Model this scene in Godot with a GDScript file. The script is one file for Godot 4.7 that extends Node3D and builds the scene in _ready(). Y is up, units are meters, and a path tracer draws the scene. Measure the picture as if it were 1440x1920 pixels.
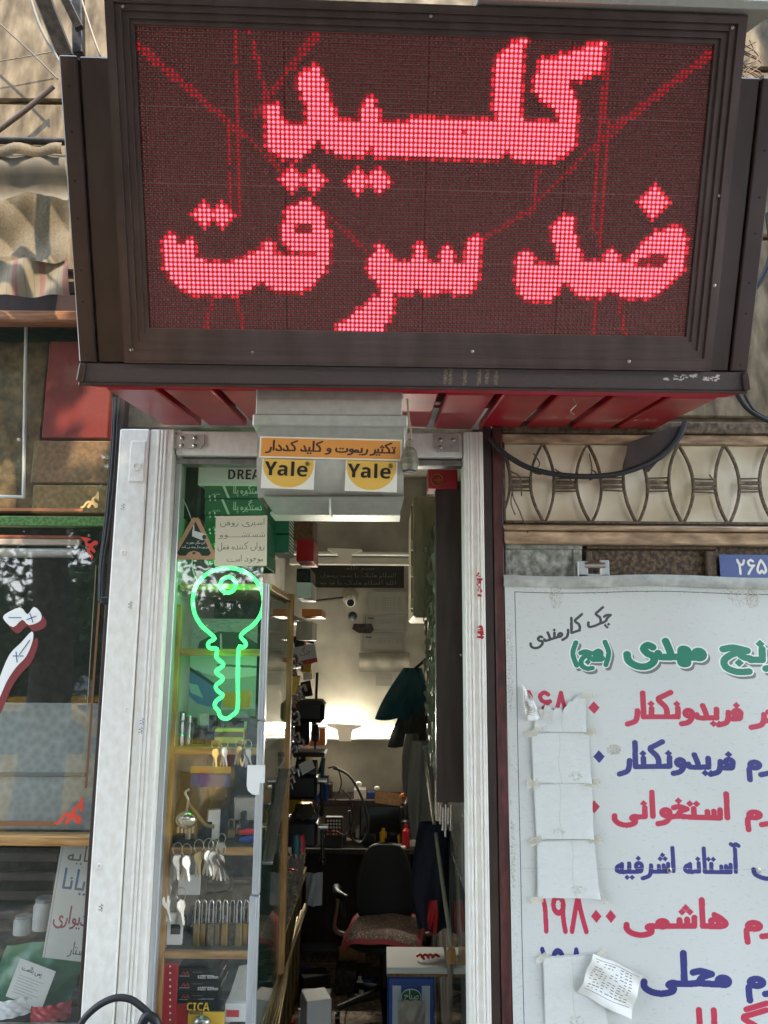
extends Node3D
# ---------------------------------------------------------------- mesh builder
class MB:
	var v := PackedVector3Array()
	var n := PackedVector3Array()
	var u := PackedVector2Array()
	var x := Transform3D.IDENTITY
	func tri(a: Vector3, b: Vector3, c: Vector3, na: Vector3, nb: Vector3, nc: Vector3, ua := Vector2(), ub := Vector2(), uc := Vector2()) -> void:
		if (b - a).cross(c - a).dot(na + nb + nc) > 0.0:
			v.append_array([x * a, x * c, x * b])
			n.append_array([(x.basis * na).normalized(), (x.basis * nc).normalized(), (x.basis * nb).normalized()])
			u.append_array([ua, uc, ub])
		else:
			v.append_array([x * a, x * b, x * c])
			n.append_array([(x.basis * na).normalized(), (x.basis * nb).normalized(), (x.basis * nc).normalized()])
			u.append_array([ua, ub, uc])
	# a top left, b top right, c bottom right, d bottom left
	func quad(a: Vector3, b: Vector3, c: Vector3, d: Vector3, nn := Vector3.ZERO) -> void:
		if nn == Vector3.ZERO:
			nn = ((c - a).cross(b - a) + (d - a).cross(c - a)).normalized()
		tri(a, b, c, nn, nn, nn, Vector2(0, 0), Vector2(1, 0), Vector2(1, 1))
		tri(a, c, d, nn, nn, nn, Vector2(0, 0), Vector2(1, 1), Vector2(0, 1))
	func box(c: Vector3, s: Vector3, bev := 0.0, b := Basis.IDENTITY) -> void:
		var old := x
		x = x * Transform3D(b, c)
		var h := s * 0.5
		var e: float = minf(bev, minf(h.x, minf(h.y, h.z)) * 0.9)
		for ax in 3:
			var a1 := (ax + 1) % 3
			var a2 := (ax + 2) % 3
			for sg in [-1.0, 1.0]:
				var nn := Vector3.ZERO
				nn[ax] = sg
				var q := []
				for k in [[-1, 1], [1, 1], [1, -1], [-1, -1]]:
					var p := Vector3.ZERO
					p[ax] = sg * h[ax]
					p[a1] = k[0] * (h[a1] - e)
					p[a2] = k[1] * (h[a2] - e)
					q.append(p)
				quad(q[0], q[1], q[2], q[3], nn)
				if e > 0.0:
					for s1 in [-1.0, 1.0]:
						# chamfer between face ax/sg and face a1/s1
						var n2 := Vector3.ZERO
						n2[ax] = sg
						n2[a1] = s1
						var r := []
						for k2 in [-1, 1]:
							var pa := Vector3.ZERO
							pa[ax] = sg * h[ax]
							pa[a1] = s1 * (h[a1] - e)
							pa[a2] = k2 * (h[a2] - e)
							var pb := pa
							pb[ax] = sg * (h[ax] - e)
							pb[a1] = s1 * h[a1]
							r.append([pa, pb])
						quad(r[0][0], r[1][0], r[1][1], r[0][1], n2.normalized())
						if ax == 0:
							for s2 in [-1.0, 1.0]:
								var c1 := Vector3(sg * h.x, s1 * (h.y - e), s2 * (h.z - e))
								var c2 := Vector3(sg * (h.x - e), s1 * h.y, s2 * (h.z - e))
								var c3 := Vector3(sg * (h.x - e), s1 * (h.y - e), s2 * h.z)
								var cn := Vector3(sg, s1, s2).normalized()
								tri(c1, c2, c3, cn, cn, cn)
		x = old
	# box between two corners
	func bx(a: Vector3, b: Vector3, bev := 0.0) -> void:
		box((a + b) * 0.5, (b - a).abs(), bev)
	# beam with rectangular section from a to b
	func beam(a: Vector3, b: Vector3, w: float, d: float, bev := 0.0, up := Vector3.BACK) -> void:
		var y := (b - a).normalized()
		if absf(y.dot(up)) > 0.98:
			up = Vector3.UP if absf(y.y) < 0.9 else Vector3.RIGHT
		var xx := y.cross(up).normalized()
		var zz := xx.cross(y)
		box((a + b) * 0.5, Vector3(w, (b - a).length(), d), bev, Basis(xx, y, zz))
	func tube(p: Array, r, sides := 8, closed := false) -> void:
		var m := p.size()
		var rings := []
		var t0: Vector3 = (p[1] - p[0]).normalized()
		var up := Vector3.UP if absf(t0.y) < 0.9 else Vector3.RIGHT
		var nn := t0.cross(up).normalized()
		for i in m:
			var t: Vector3
			if closed:
				t = (p[(i + 1) % m] - p[(i + m - 1) % m]).normalized()
			else:
				t = (p[mini(i + 1, m - 1)] - p[maxi(i - 1, 0)]).normalized()
			nn = (nn - t * nn.dot(t)).normalized()
			var bb := t.cross(nn)
			var rr: float = r[i] if r is Array else r
			var ring := []
			for k in sides:
				var d := nn * cos(TAU * k / sides) + bb * sin(TAU * k / sides)
				ring.append([p[i] + d * rr, d])
			rings.append(ring)
		for i in (m if closed else m - 1):
			var A: Array = rings[i]
			var B: Array = rings[(i + 1) % m]
			for k in sides:
				var k2 := (k + 1) % sides
				tri(A[k][0], A[k2][0], B[k2][0], A[k][1], A[k2][1], B[k2][1])
				tri(A[k][0], B[k2][0], B[k][0], A[k][1], B[k2][1], B[k][1])
		if not closed:
			for e in [0, m - 1]:
				var nd: Vector3 = (p[0] - p[1]).normalized() if e == 0 else (p[m - 1] - p[m - 2]).normalized()
				for k in sides:
					tri(p[e], rings[e][k][0], rings[e][(k + 1) % sides][0], nd, nd, nd)
	func lathe(prof: Array, seg := 16, sweep := TAU) -> void:
		for i in prof.size() - 1:
			var a: Vector2 = prof[i]
			var b: Vector2 = prof[i + 1]
			if a.is_equal_approx(b):
				continue
			var d := b - a
			var nr := Vector2(d.y, -d.x).normalized()
			for k in seg:
				var t1 := sweep * k / seg
				var t2 := sweep * (k + 1) / seg
				var c1 := Vector3(cos(t1), 0, sin(t1))
				var c2 := Vector3(cos(t2), 0, sin(t2))
				var n1 := c1 * nr.x + Vector3.UP * nr.y
				var n2 := c2 * nr.x + Vector3.UP * nr.y
				var a1 := c1 * a.x + Vector3.UP * a.y
				var a2 := c2 * a.x + Vector3.UP * a.y
				var b1 := c1 * b.x + Vector3.UP * b.y
				var b2 := c2 * b.x + Vector3.UP * b.y
				if a.x > 1e-6:
					tri(a1, a2, b2, n1, n2, n2)
				if b.x > 1e-6:
					tri(a1, b2, b1, n1, n2, n1)
	func cyl(a: Vector3, b: Vector3, r: float, sides := 12) -> void:
		tube([a, b], r, sides)
	# extruded outline, front at z = 0, going back by depth
	func prism(poly: PackedVector2Array, depth: float, back := true) -> void:
		var ix := Geometry2D.triangulate_polygon(poly)
		var lo := poly[0]
		var hi := poly[0]
		for p in poly:
			lo = lo.min(p)
			hi = hi.max(p)
		var sz := (hi - lo).max(Vector2(1e-6, 1e-6))
		for i in range(0, ix.size(), 3):
			var q := [poly[ix[i]], poly[ix[i + 1]], poly[ix[i + 2]]]
			var w := q.map(func(p): return Vector2((p.x - lo.x) / sz.x, 1.0 - (p.y - lo.y) / sz.y))
			tri(Vector3(q[0].x, q[0].y, 0), Vector3(q[1].x, q[1].y, 0), Vector3(q[2].x, q[2].y, 0), Vector3.BACK, Vector3.BACK, Vector3.BACK, w[0], w[1], w[2])
			if back:
				tri(Vector3(q[0].x, q[0].y, -depth), Vector3(q[1].x, q[1].y, -depth), Vector3(q[2].x, q[2].y, -depth), Vector3.FORWARD, Vector3.FORWARD, Vector3.FORWARD)
		var cw := Geometry2D.is_polygon_clockwise(poly)
		for i in poly.size():
			var a := poly[i]
			var b := poly[(i + 1) % poly.size()]
			var d := b - a
			var nn := Vector3(d.y, -d.x, 0).normalized() * (-1.0 if cw else 1.0)
			quad(Vector3(a.x, a.y, 0), Vector3(b.x, b.y, 0), Vector3(b.x, b.y, -depth), Vector3(a.x, a.y, -depth), nn)
	# smooth grid from a function of (s, t) in 0..1
	func grid(nu: int, nv: int, f: Callable) -> void:
		var g := []
		for j in nv + 1:
			var row := []
			for i in nu + 1:
				row.append(f.call(float(i) / nu, float(j) / nv))
			g.append(row)
		var nr := []
		for j in nv + 1:
			var row := []
			for i in nu + 1:
				var du: Vector3 = g[j][mini(i + 1, nu)] - g[j][maxi(i - 1, 0)]
				var dv: Vector3 = g[mini(j + 1, nv)][i] - g[maxi(j - 1, 0)][i]
				var c := du.cross(dv)
				row.append(-c.normalized() if c.length() > 1e-12 else Vector3.BACK)
			nr.append(row)
		for j in nv:
			for i in nu:
				var w := [Vector2(float(i) / nu, float(j) / nv), Vector2(float(i + 1) / nu, float(j) / nv), Vector2(float(i + 1) / nu, float(j + 1) / nv), Vector2(float(i) / nu, float(j + 1) / nv)]
				tri(g[j][i], g[j][i + 1], g[j + 1][i + 1], nr[j][i], nr[j][i + 1], nr[j + 1][i + 1], w[0], w[1], w[2])
				tri(g[j][i], g[j + 1][i + 1], g[j + 1][i], nr[j][i], nr[j + 1][i + 1], nr[j + 1][i], w[0], w[2], w[3])
	func ball(c: Vector3, r: Vector3, seg := 12, rings := 8) -> void:
		grid(seg, rings, func(s, t): return c + Vector3(cos(TAU * s) * sin(PI * t), cos(PI * t), -sin(TAU * s) * sin(PI * t)) * r)
	func mesh() -> ArrayMesh:
		var a := []
		a.resize(Mesh.ARRAY_MAX)
		a[Mesh.ARRAY_VERTEX] = v
		a[Mesh.ARRAY_NORMAL] = n
		a[Mesh.ARRAY_TEX_UV] = u
		var m := ArrayMesh.new()
		m.add_surface_from_arrays(Mesh.PRIMITIVE_TRIANGLES, a)
		return m

var taken := {}
func numbered(called: String) -> String:
	taken[called] = taken.get(called, -1) + 1
	return called if taken[called] == 0 else "%s_%03d" % [called, taken[called]]

func thing(called: String, label: String, category: String, at := Vector3.ZERO, group := "") -> Node3D:
	var o := Node3D.new()
	o.name = numbered(called)
	add_child(o)
	o.position = at
	return tag(o, label, category, group)

func tag(o: Node3D, label: String, category: String, group := "") -> Node3D:
	o.set_meta("label", label)
	o.set_meta("category", category)
	if group:
		o.set_meta("group", group)
	return o

func obj(called: String, b, m: Material, parent: Node3D = self) -> MeshInstance3D:
	var o := MeshInstance3D.new()
	o.mesh = b.mesh() if b is MB else b
	o.material_override = m
	if parent == self:
		o.name = numbered(called)
		add_child(o)
	else:
		o.name = called
		parent.add_child(o, true)
		if b is MB:
			o.position = Vector3.ZERO
	return o

func solo(called: String, b, m: Material, label: String, category: String, group := "") -> MeshInstance3D:
	return tag(obj(called, b, m), label, category, group)

func struct(called: String, b, m: Material) -> MeshInstance3D:
	var o := obj(called, b, m)
	o.set_meta("kind", "structure")
	return o

# ---------------------------------------------------------------- camera geometry: a pixel of the photograph and the depth of the plane it lies on
const FOCAL := 1500.0
const EYE := Vector3(0, 1.75, 0)
var cam_basis: Basis
func ray(px: float, py: float) -> Vector3:
	return cam_basis * Vector3((px - 720.0) / FOCAL, (960.0 - py) / FOCAL, -1.0)
func W(px: float, py: float, z: float) -> Vector3:
	var d := ray(px, py)
	return EYE + d * (z / d.z)
# rectangle on the plane z from a pixel box: [x0, y0, x1, y1], y0 the lower edge
func R(x0: float, y0: float, x1: float, y1: float, z: float) -> Array:
	var mx := (x0 + x1) / 2
	var my := (y0 + y1) / 2
	return [W(x0, my, z).x, W(mx, y1, z).y, W(x1, my, z).x, W(mx, y0, z).y]
func rbox(b: MB, x0: float, y0: float, x1: float, y1: float, z: float, depth: float, bev := 0.002) -> void:
	var r := R(x0, y0, x1, y1, z)
	b.bx(Vector3(r[0], r[1], z - depth), Vector3(r[2], r[3], z), bev)
func wpts(a: Array, z) -> Array:
	var o := []
	for i in a.size():
		o.append(W(a[i][0], a[i][1], z[i] if z is Array else z))
	return o
func smooth(p: Array, per := 6, closed := false) -> Array:
	var o := []
	var m := p.size()
	for i in (m if closed else m - 1):
		var a = p[(i + m - 1) % m] if closed or i > 0 else p[0]
		var b = p[i]
		var c = p[(i + 1) % m]
		var d = p[(i + 2) % m] if closed or i + 2 < m else p[m - 1]
		for k in per:
			var t := float(k) / per
			o.append(b * (1.0 + t * t * (2.0 * t - 3.0)) + c * (t * t * (3.0 - 2.0 * t)) + (c - a) * 0.5 * (t - 2.0 * t * t + t * t * t) + (d - b) * 0.5 * (t * t * t - t * t))
	if not closed:
		o.append(p[m - 1])
	return o

# ---------------------------------------------------------------- materials
var tex := {}
func ramp(lo: float, hi: float, tint := Color.WHITE) -> Gradient:
	var g := Gradient.new()
	g.set_color(0, Color(lo * tint.r, lo * tint.g, lo * tint.b))
	g.set_color(1, Color(hi, hi, hi))
	return g
func noise(key: String, freq: float, g: Gradient, kind := FastNoiseLite.TYPE_SIMPLEX_SMOOTH, oct := 4, size := 256) -> NoiseTexture2D:
	if not tex.has(key):
		var f := FastNoiseLite.new()
		f.seed = 11 + tex.size() * 7
		f.noise_type = kind
		f.frequency = freq
		f.fractal_octaves = oct
		var t := NoiseTexture2D.new()
		t.width = size
		t.height = size
		t.seamless = true
		t.noise = f
		t.color_ramp = g
		tex[key] = t
	return tex[key]
func mat(c: Color, rough := 0.6, metal := 0.0, t: Texture2D = null, sc := Vector3(2, 2, 2), bump := 0.0, bt: Texture2D = null) -> StandardMaterial3D:
	var m := StandardMaterial3D.new()
	m.albedo_color = c
	m.roughness = rough
	m.metallic = metal
	if t or bt:
		m.uv1_triplanar = true
		m.uv1_world_triplanar = true
		m.uv1_scale = sc
		if t:
			m.albedo_texture = t
	if bump > 0.0:
		m.heightmap_enabled = true
		m.heightmap_scale = bump
		m.heightmap_texture = bt if bt else t
	return m
func print_mat(im: Image, rough := 0.6) -> StandardMaterial3D:
	var m := StandardMaterial3D.new()
	m.albedo_texture = ImageTexture.create_from_image(im)
	m.roughness = rough
	m.texture_repeat = false
	return m
func glow(c: Color, e: float, base := Color.BLACK) -> StandardMaterial3D:
	var m := StandardMaterial3D.new()
	m.albedo_color = base
	m.emission_enabled = true
	m.emission = c
	m.emission_energy_multiplier = e
	m.roughness = 0.4
	return m
func pane(c: Color, a := 0.06) -> StandardMaterial3D:
	var m := StandardMaterial3D.new()
	m.albedo_color = Color(c.r, c.g, c.b, a)
	m.transparency = BaseMaterial3D.TRANSPARENCY_ALPHA
	m.roughness = 0.02
	return m
# ---------------------------------------------------------------- a pen that writes Persian into an Image
const LETTERS := {"ا": "alef", "آ": "alef madda", "ب": "beh b1", "پ": "beh b3", "ت": "beh a2", "ث": "beh a3", "ن": "noon a1", "ی": "yeh b2", "ج": "jim b1", "چ": "jim b3", "ح": "jim", "خ": "jim a1", "د": "dal", "ذ": "dal a1", "ر": "reh", "ز": "reh a1", "س": "seen", "ش": "seen a3", "ص": "sad", "ض": "sad a1", "ع": "ain", "غ": "ain a1", "ف": "feh a1", "ق": "qaf a2", "ک": "kaf", "گ": "kaf bar", "ل": "lam", "م": "meem", "ه": "heh", "و": "waw", "ـ": "line"}
const ENDS := ["alef", "dal", "reh", "waw"]
func ring(cx: float, cy: float, rx: float, ry: float) -> Array:
	var p := []
	for k in 13:
		p.append(Vector2(cx + rx * cos(TAU * k / 12), cy + ry * sin(TAU * k / 12)))
	return p
func V(a: Array) -> Array:
	var p := []
	for i in range(0, a.size(), 2):
		p.append(Vector2(a[i], a[i + 1]))
	return p
# form: 0 alone, 1 first, 2 middle, 3 last. Returns [width, strokes, dot place x, above y, below y]; x runs leftwards
func glyph(c: String, form: int) -> Array:
	var joined := form >= 2
	var s := []
	var w := 1.0
	var dx := 0.45
	var up := 1.25
	var dn := -0.55
	match c:
		"line":
			w = 0.9
			s = [V([0, 0, 0.9, 0])]
		"alef":
			w = 0.5
			s = [V([0.25, 2.3, 0.27, 0.05])]
			if joined:
				s.append(V([0, 0, 0.27, 0]))
			up = 2.7
			dx = 0.25
		"beh", "noon", "yeh":
			if form == 1:
				w = 0.7
				s = [V([0.18, 0.85, 0.2, 0.1]), V([0.2, 0.02, 0.7, 0])]
				dx = 0.25
			elif form == 2:
				w = 0.7
				s = [V([0, 0, 0.7, 0]), V([0.32, 0.8, 0.34, 0])]
				dx = 0.34
			elif c == "beh":
				w = 2.2
				s = [V([0.15, 0.75, 0.1, 0.25, 0.4, 0, 1.1, -0.08, 1.8, 0, 2.05, 0.3, 2.0, 0.75])]
				if joined:
					s = [V([0, 0, 1.1, -0.06, 1.8, 0, 2.05, 0.3, 2.0, 0.75])]
				dx = 1.1
				up = 0.75
			elif c == "noon":
				w = 1.6
				s = [V([0.15, 0.75, 0.12, 0, 0.35, -0.5, 0.85, -0.65, 1.3, -0.35, 1.42, 0.1, 1.38, 0.55])]
				if joined:
					s.append(V([0, 0, 0.14, 0]))
				dx = 0.8
				up = 0.6
			else:
				w = 1.9
				s = [V([0.1, 0.7, 0.4, 0.85, 0.65, 0.6, 0.45, 0.25, 0.12, 0.05, 0.08, -0.35, 0.5, -0.7, 1.1, -0.68, 1.6, -0.3, 1.7, 0.2])]
				if joined:
					w = 1.7
					s = [V([0, 0, 0.25, 0.05, 0.42, -0.1, 0.2, -0.32, 0.3, -0.6, 0.8, -0.75, 1.3, -0.6, 1.6, -0.25, 1.62, 0.15])]
				dn = -99
		"jim":
			if form == 1 or form == 2:
				w = 1.15
				s = [V([1.0, 0.85, 0.6, 0.95, 0.1, 0.75]), V([0.1, 0.75, 0.55, 0.5, 0.8, 0.1, 1.15, 0])]
				if joined:
					s.append(V([0, 0, 0.75, 0.05, 1.15, 0]))
				dx = 0.65
				up = 1.5
			else:
				w = 1.3
				s = [V([1.15, 0.75, 0.7, 0.9, 0.12, 0.7]), V([0.12, 0.7, 0.75, 0.4, 1.12, -0.1, 1.05, -0.65, 0.6, -0.95, 0.1, -0.9])]
				if joined:
					s.append(V([0, 0.1, 0.3, 0.2, 0.5, 0.5]))
				dx = 0.5
				up = 1.5
				dn = -0.25
		"dal":
			w = 1.15
			s = [V([0.62, 1.15, 0.35, 0.75, 0.18, 0.3, 0.28, 0.02, 0.7, -0.05, 1.0, 0.02, 1.05, 0.25])]
			if joined:
				s = [V([0.55, 1.15, 0.35, 0.5, 0.25, 0]), V([0, 0, 0.6, -0.04, 1.0, 0.02, 1.05, 0.25])]
			up = 1.5
		"reh":
			w = 0.75
			s = [V([0.12, 0.6, 0.16, 0.1, 0.35, -0.4, 0.95, -0.65])]
			if joined:
				s.append(V([0, 0, 0.18, 0]))
			dx = 0.35
			up = 1.05
		"seen":
			w = 1.6
			s = [V([0, 0, 1.6, 0]) if joined else V([0.15, 0, 1.6, 0]), V([0.55, 0.6, 0.55, 0]), V([1.0, 0.55, 1.0, 0]), V([0.12, 0.75, 0.15, 0])]
			dx = 0.6
			if form == 0 or form == 3:
				w = 2.7
				s[0] = V([0, 0, 1.15, 0]) if joined else V([0.15, 0, 1.15, 0])
				s.append(V([1.12, 0.5, 1.15, -0.1, 1.4, -0.55, 1.9, -0.65, 2.35, -0.35, 2.5, 0.1, 2.45, 0.5]))
		"sad":
			w = 1.8
			s = [V([1.05, 0.02, 0.75, 0.6, 0.35, 0.85, 0.1, 0.55, 0.15, 0.1, 0.5, -0.04, 1.05, 0, 1.8, 0]), V([1.3, 0.6, 1.3, 0])]
			if joined:
				s.append(V([0, 0, 0.4, 0]))
			dx = 0.5
			up = 1.35
		"ain":
			if form == 1:
				w = 1.0
				s = [V([0.8, 0.75, 0.45, 0.95, 0.2, 0.7, 0.35, 0.42, 0.75, 0.4]), V([0.4, 0.42, 0.1, 0.15, 0.3, -0.02, 1.0, 0])]
			elif form == 2:
				w = 0.95
				s = [V([0, 0, 0.95, 0]), V([0.45, 0, 0.15, 0.55, 0.5, 0.7, 0.8, 0.5, 0.45, 0])]
			else:
				w = 1.3
				s = [V([0.9, 0.7, 0.5, 0.9, 0.25, 0.65, 0.45, 0.35, 0.85, 0.35]), V([0.45, 0.36, 1.0, 0.05, 1.15, -0.4, 0.8, -0.9, 0.15, -0.85])]
			up = 1.55
		"feh", "qaf":
			if form == 1:
				w = 0.95
				s = [ring(0.38, 0.55, 0.27, 0.27), V([0.13, 0.45, 0.2, 0.08, 0.45, 0, 0.95, 0])]
				dx = 0.4
			elif form == 2:
				w = 0.95
				s = [V([0, 0, 0.95, 0]), ring(0.45, 0.38, 0.27, 0.3)]
				dx = 0.45
				up = 1.2
			elif c == "feh":
				w = 2.3
				s = [ring(0.4, 0.55, 0.27, 0.27), V([0.13, 0.45, 0.25, 0.05, 0.6, -0.05, 1.4, -0.08, 2.0, 0.05, 2.15, 0.5])]
				dx = 0.4
			else:
				w = 1.6
				s = [ring(0.42, 0.5, 0.27, 0.27), V([0.15, 0.4, 0.12, -0.1, 0.4, -0.6, 0.9, -0.7, 1.35, -0.3, 1.4, 0.3])]
				dx = 0.6
			up = maxf(up, 1.3)
		"kaf":
			w = 1.25
			s = [V([0.0, 2.35, 0.5, 2.05, 0.95, 1.8]), V([0.95, 1.8, 0.95, 1.55, 0.5, 1.0, 0.35, 0.5, 0.4, 0.1]), V([0.4, 0, 1.25, 0])]
			if joined:
				s.append(V([0, 0, 0.5, 0]))
			if form == 0 or form == 3:
				w = 2.3
				s[2] = V([0.4, 0.02, 1.2, -0.08, 1.9, 0, 2.12, 0.3, 2.08, 0.75])
			dx = 0.4
			up = 2.8
		"lam":
			w = 0.65
			s = [V([0.28, 2.3, 0.3, 0.05]), V([0.3, 0, 0.65, 0])]
			if joined:
				s.append(V([0, 0, 0.3, 0]))
			if form == 0 or form == 3:
				w = 1.6
				s[1] = V([0.3, 0.3, 0.28, -0.2, 0.6, -0.6, 1.05, -0.6, 1.35, -0.2, 1.35, 0.4])
		"meem":
			w = 0.85
			s = [ring(0.4, 0.22, 0.26, 0.26), V([0.4, 0, 0.85, 0])]
			if joined:
				s.append(V([0, 0, 0.3, 0]))
			if form == 0 or form == 3:
				w = 0.9
				s[0] = ring(0.4, 0.25, 0.26, 0.27)
				s[1] = V([0.5, 0.02, 0.72, -0.15, 0.72, -1.15])
		"heh":
			if form == 0:
				w = 0.95
				s = [ring(0.45, 0.35, 0.33, 0.4)]
			elif form == 1:
				w = 1.2
				s = [V([0.75, 1.0, 0.4, 0.7, 0.12, 0.25, 0.4, 0, 1.2, 0]), V([0.4, 0.72, 0.95, 0.5, 0.9, 0.05]), V([0.55, 0.3, 0.55, 0.02])]
			elif form == 2:
				w = 1.0
				s = [V([0, 0, 1.0, 0]), V([0.3, 0, 0.25, 0.5, 0.6, 0.55, 0.65, 0]), V([0.3, 0, 0.3, -0.45, 0.65, -0.45, 0.65, 0])]
			else:
				w = 0.95
				s = [V([0, 0, 0.3, 0.02, 0.3, 0.75]), V([0.3, 0.7, 0.7, 0.5, 0.78, 0.15, 0.5, -0.02, 0.3, 0.02])]
		"waw":
			w = 0.95
			s = [ring(0.42, 0.38, 0.27, 0.27), V([0.15, 0.35, 0.2, -0.1, 0.5, -0.5, 1.0, -0.65])]
			if joined:
				s.append(V([0, 0, 0.2, 0.1]))
	return [w, s, dx, up, dn]
func digit(c: String) -> Array:
	match c:
		"۰": return [0.8, [], 0.4, 0.75]
		"۱": return [0.7, [V([0.5, 1.75, 0.3, 1.2, 0.25, 0.0])]]
		"۲": return [1.2, [V([1.0, 1.75, 0.75, 1.1, 0.7, 0.0]), V([0.95, 1.5, 0.6, 1.15, 0.3, 1.25, 0.15, 1.7])]]
		"۵": return [1.3, [V([0.65, 1.75, 0.25, 1.1, 0.12, 0.45, 0.35, 0.1, 0.63, 0.4, 0.9, 0.1, 1.15, 0.45, 1.0, 1.1, 0.65, 1.75])]]
		"۶": return [1.1, [V([0.25, 1.6, 0.55, 1.75, 0.85, 1.5, 0.75, 1.15, 0.45, 1.02, 0.12, 1.08]), V([0.15, 1.08, 0.5, 0.65, 0.9, 0.0])]]
		"۸": return [1.2, [V([0.6, 1.75, 0.45, 1.0, 0.15, 0.0]), V([0.6, 1.75, 0.8, 1.0, 1.05, 0.0])]]
		"۹": return [1.0, [ring(0.55, 1.3, 0.32, 0.4), V([0.25, 1.3, 0.25, 0.6, 0.15, 0.0])]]
	return [0.5, []]
# the strokes of a line of text: [width, strokes, dots]
func line_of(t: String) -> Array:
	var at := 0.0
	var strokes := []
	var dots := []
	for i in t.length():
		var c := t[i]
		if "۰۱۲۵۶۸۹".contains(c):
			var g := digit(c)
			for st in g[1]:
				strokes.append(st.map(func(p): return p + Vector2(at, 0)))
			if g.size() > 2:
				dots.append([Vector2(at + g[2], g[3]), 1.7])
			at += g[0] + 0.12
			continue
		if c == "(" or c == ")":
			var k := 1.0 if c == "(" else -1.0
			strokes.append(V([at + 0.35 + 0.2 * k, 1.9, at + 0.35 - 0.12 * k, 0.7, at + 0.35 + 0.2 * k, -0.6]))
			at += 0.75
			continue
		if not LETTERS.has(c):
			at += 0.55
			continue
		var d: PackedStringArray = LETTERS[c].split(" ")
		var before := i > 0 and LETTERS.has(t[i - 1]) and not ENDS.has(LETTERS[t[i - 1]].split(" ")[0])
		var after: bool = i + 1 < t.length() and LETTERS.has(t[i + 1]) and not ENDS.has(d[0])
		var form := (2 if after else 3) if before else (1 if after else 0)
		var g := glyph(d[0], form)
		for st in g[1]:
			strokes.append(st.map(func(p): return p + Vector2(at, 0)))
		if d.size() > 1:
			var x: float = at + g[2]
			if d[1] == "madda":
				strokes.append(V([x - 0.35, 2.65, x - 0.1, 2.8, x + 0.1, 2.65, x + 0.35, 2.8]))
			elif d[1] == "bar":
				strokes.append(V([at - 0.05, 2.95, at + 0.85, 2.4]))
			else:
				var num := int(d[1].substr(1))
				var y: float = g[3] if d[1][0] == "a" else g[4]
				if y > -90:
					var sgn := 1.0 if d[1][0] == "a" else -1.0
					for k in num:
						dots.append([Vector2(x, y) if num == 1 else Vector2(x, y) + (Vector2(0.23 - 0.46 * k, 0) if k < 2 else Vector2(0, 0.36 * sgn)), 1.0])
		at += g[0] + (0.0 if after else 0.12)
	return [at, strokes, dots]
# writes t so that its right end is at (x, y) in pixels; size = pixels for one unit, wide = pixels it shall take (0 = natural)
func write(im: Image, t: String, x: float, y: float, size: float, col: Color, pen := 0.17, wide := 0.0, slope := 0.0) -> void:
	var L := line_of(t)
	var sx := size if wide <= 0.0 else wide / float(L[0])
	var px := maxf(pen * minf(sx, size * 1.15), 0.5)
	var py := maxf(pen * size, 0.5)
	for st in L[1]:
		var p: Array = smooth(st, 10) if st.size() > 2 else [st[0], st[1]]
		for i in p.size() - 1:
			var a := Vector2(x - p[i].x * sx, y - p[i].y * size)
			var b := Vector2(x - p[i + 1].x * sx, y - p[i + 1].y * size)
			var steps := maxi(1, ceili((b - a).length() / maxf(0.7, py * 0.3)))
			for k in steps + 1:
				var q := a.lerp(b, float(k) / steps)
				q.y += (q.x - x) * slope
				blot(im, q, px, py, col, false)
	for d in L[2]:
		var q := Vector2(x - d[0].x * sx, y - d[0].y * size)
		q.y += (q.x - x) * slope
		blot(im, q, px * 1.3 * d[1], py * 1.3 * d[1], col, true)
func blot(im: Image, q: Vector2, rx: float, ry: float, col: Color, diamond: bool) -> void:
	for yy in range(floori(q.y - ry), ceili(q.y + ry) + 1):
		var f := absf(yy + 0.5 - q.y) / ry
		if f >= 1.0:
			continue
		var w := rx * ((1.0 - f) if diamond else sqrt(1.0 - f * f))
		var x0 := roundi(q.x - w)
		var x1 := maxi(roundi(q.x + w), x0 + 1)
		im.fill_rect(Rect2i(x0, yy, x1 - x0, 1), col)
func poly_fill(im: Image, poly: Array, col: Color) -> void:
	var lo := 1e9
	var hi := -1e9
	for p in poly:
		lo = minf(lo, p.y)
		hi = maxf(hi, p.y)
	for yy in range(floori(lo), ceili(hi)):
		var xs := []
		for i in poly.size():
			var a: Vector2 = poly[i]
			var b: Vector2 = poly[(i + 1) % poly.size()]
			if (a.y <= yy + 0.5) != (b.y <= yy + 0.5):
				xs.append(a.x + (b.x - a.x) * (yy + 0.5 - a.y) / (b.y - a.y))
		xs.sort()
		for i in range(0, xs.size() - 1, 2):
			im.fill_rect(Rect2i(roundi(xs[i]), yy, maxi(1, roundi(xs[i + 1]) - roundi(xs[i])), 1), col)
func stain(im: Image, c: Vector2, r: Vector2, col: Color, dens: float, rng: RandomNumberGenerator) -> void:
	for k in int(dens):
		var a := rng.randf() * TAU
		var d := sqrt(rng.randf())
		var p := c + Vector2(cos(a) * r.x, sin(a) * r.y) * d
		var s := rng.randf_range(0.6, 2.4)
		if p.x < 2 or p.y < 2 or p.x > im.get_width() - 3 or p.y > im.get_height() - 3:
			continue
		var o := im.get_pixelv(Vector2i(p))
		im.fill_rect(Rect2i(int(p.x), int(p.y), int(s) + 1, int(s) + 1), o.lerp(col, rng.randf_range(0.1, 0.5)))
# ---------------------------------------------------------------- scene
var rng := RandomNumberGenerator.new()
var M := {}
const ZW := -2.42       # front of the white door posts
const ROOM_L := -0.665
const ROOM_R := 0.285
const ROOM_B := -5.4
const FLOOR := -0.08

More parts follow.
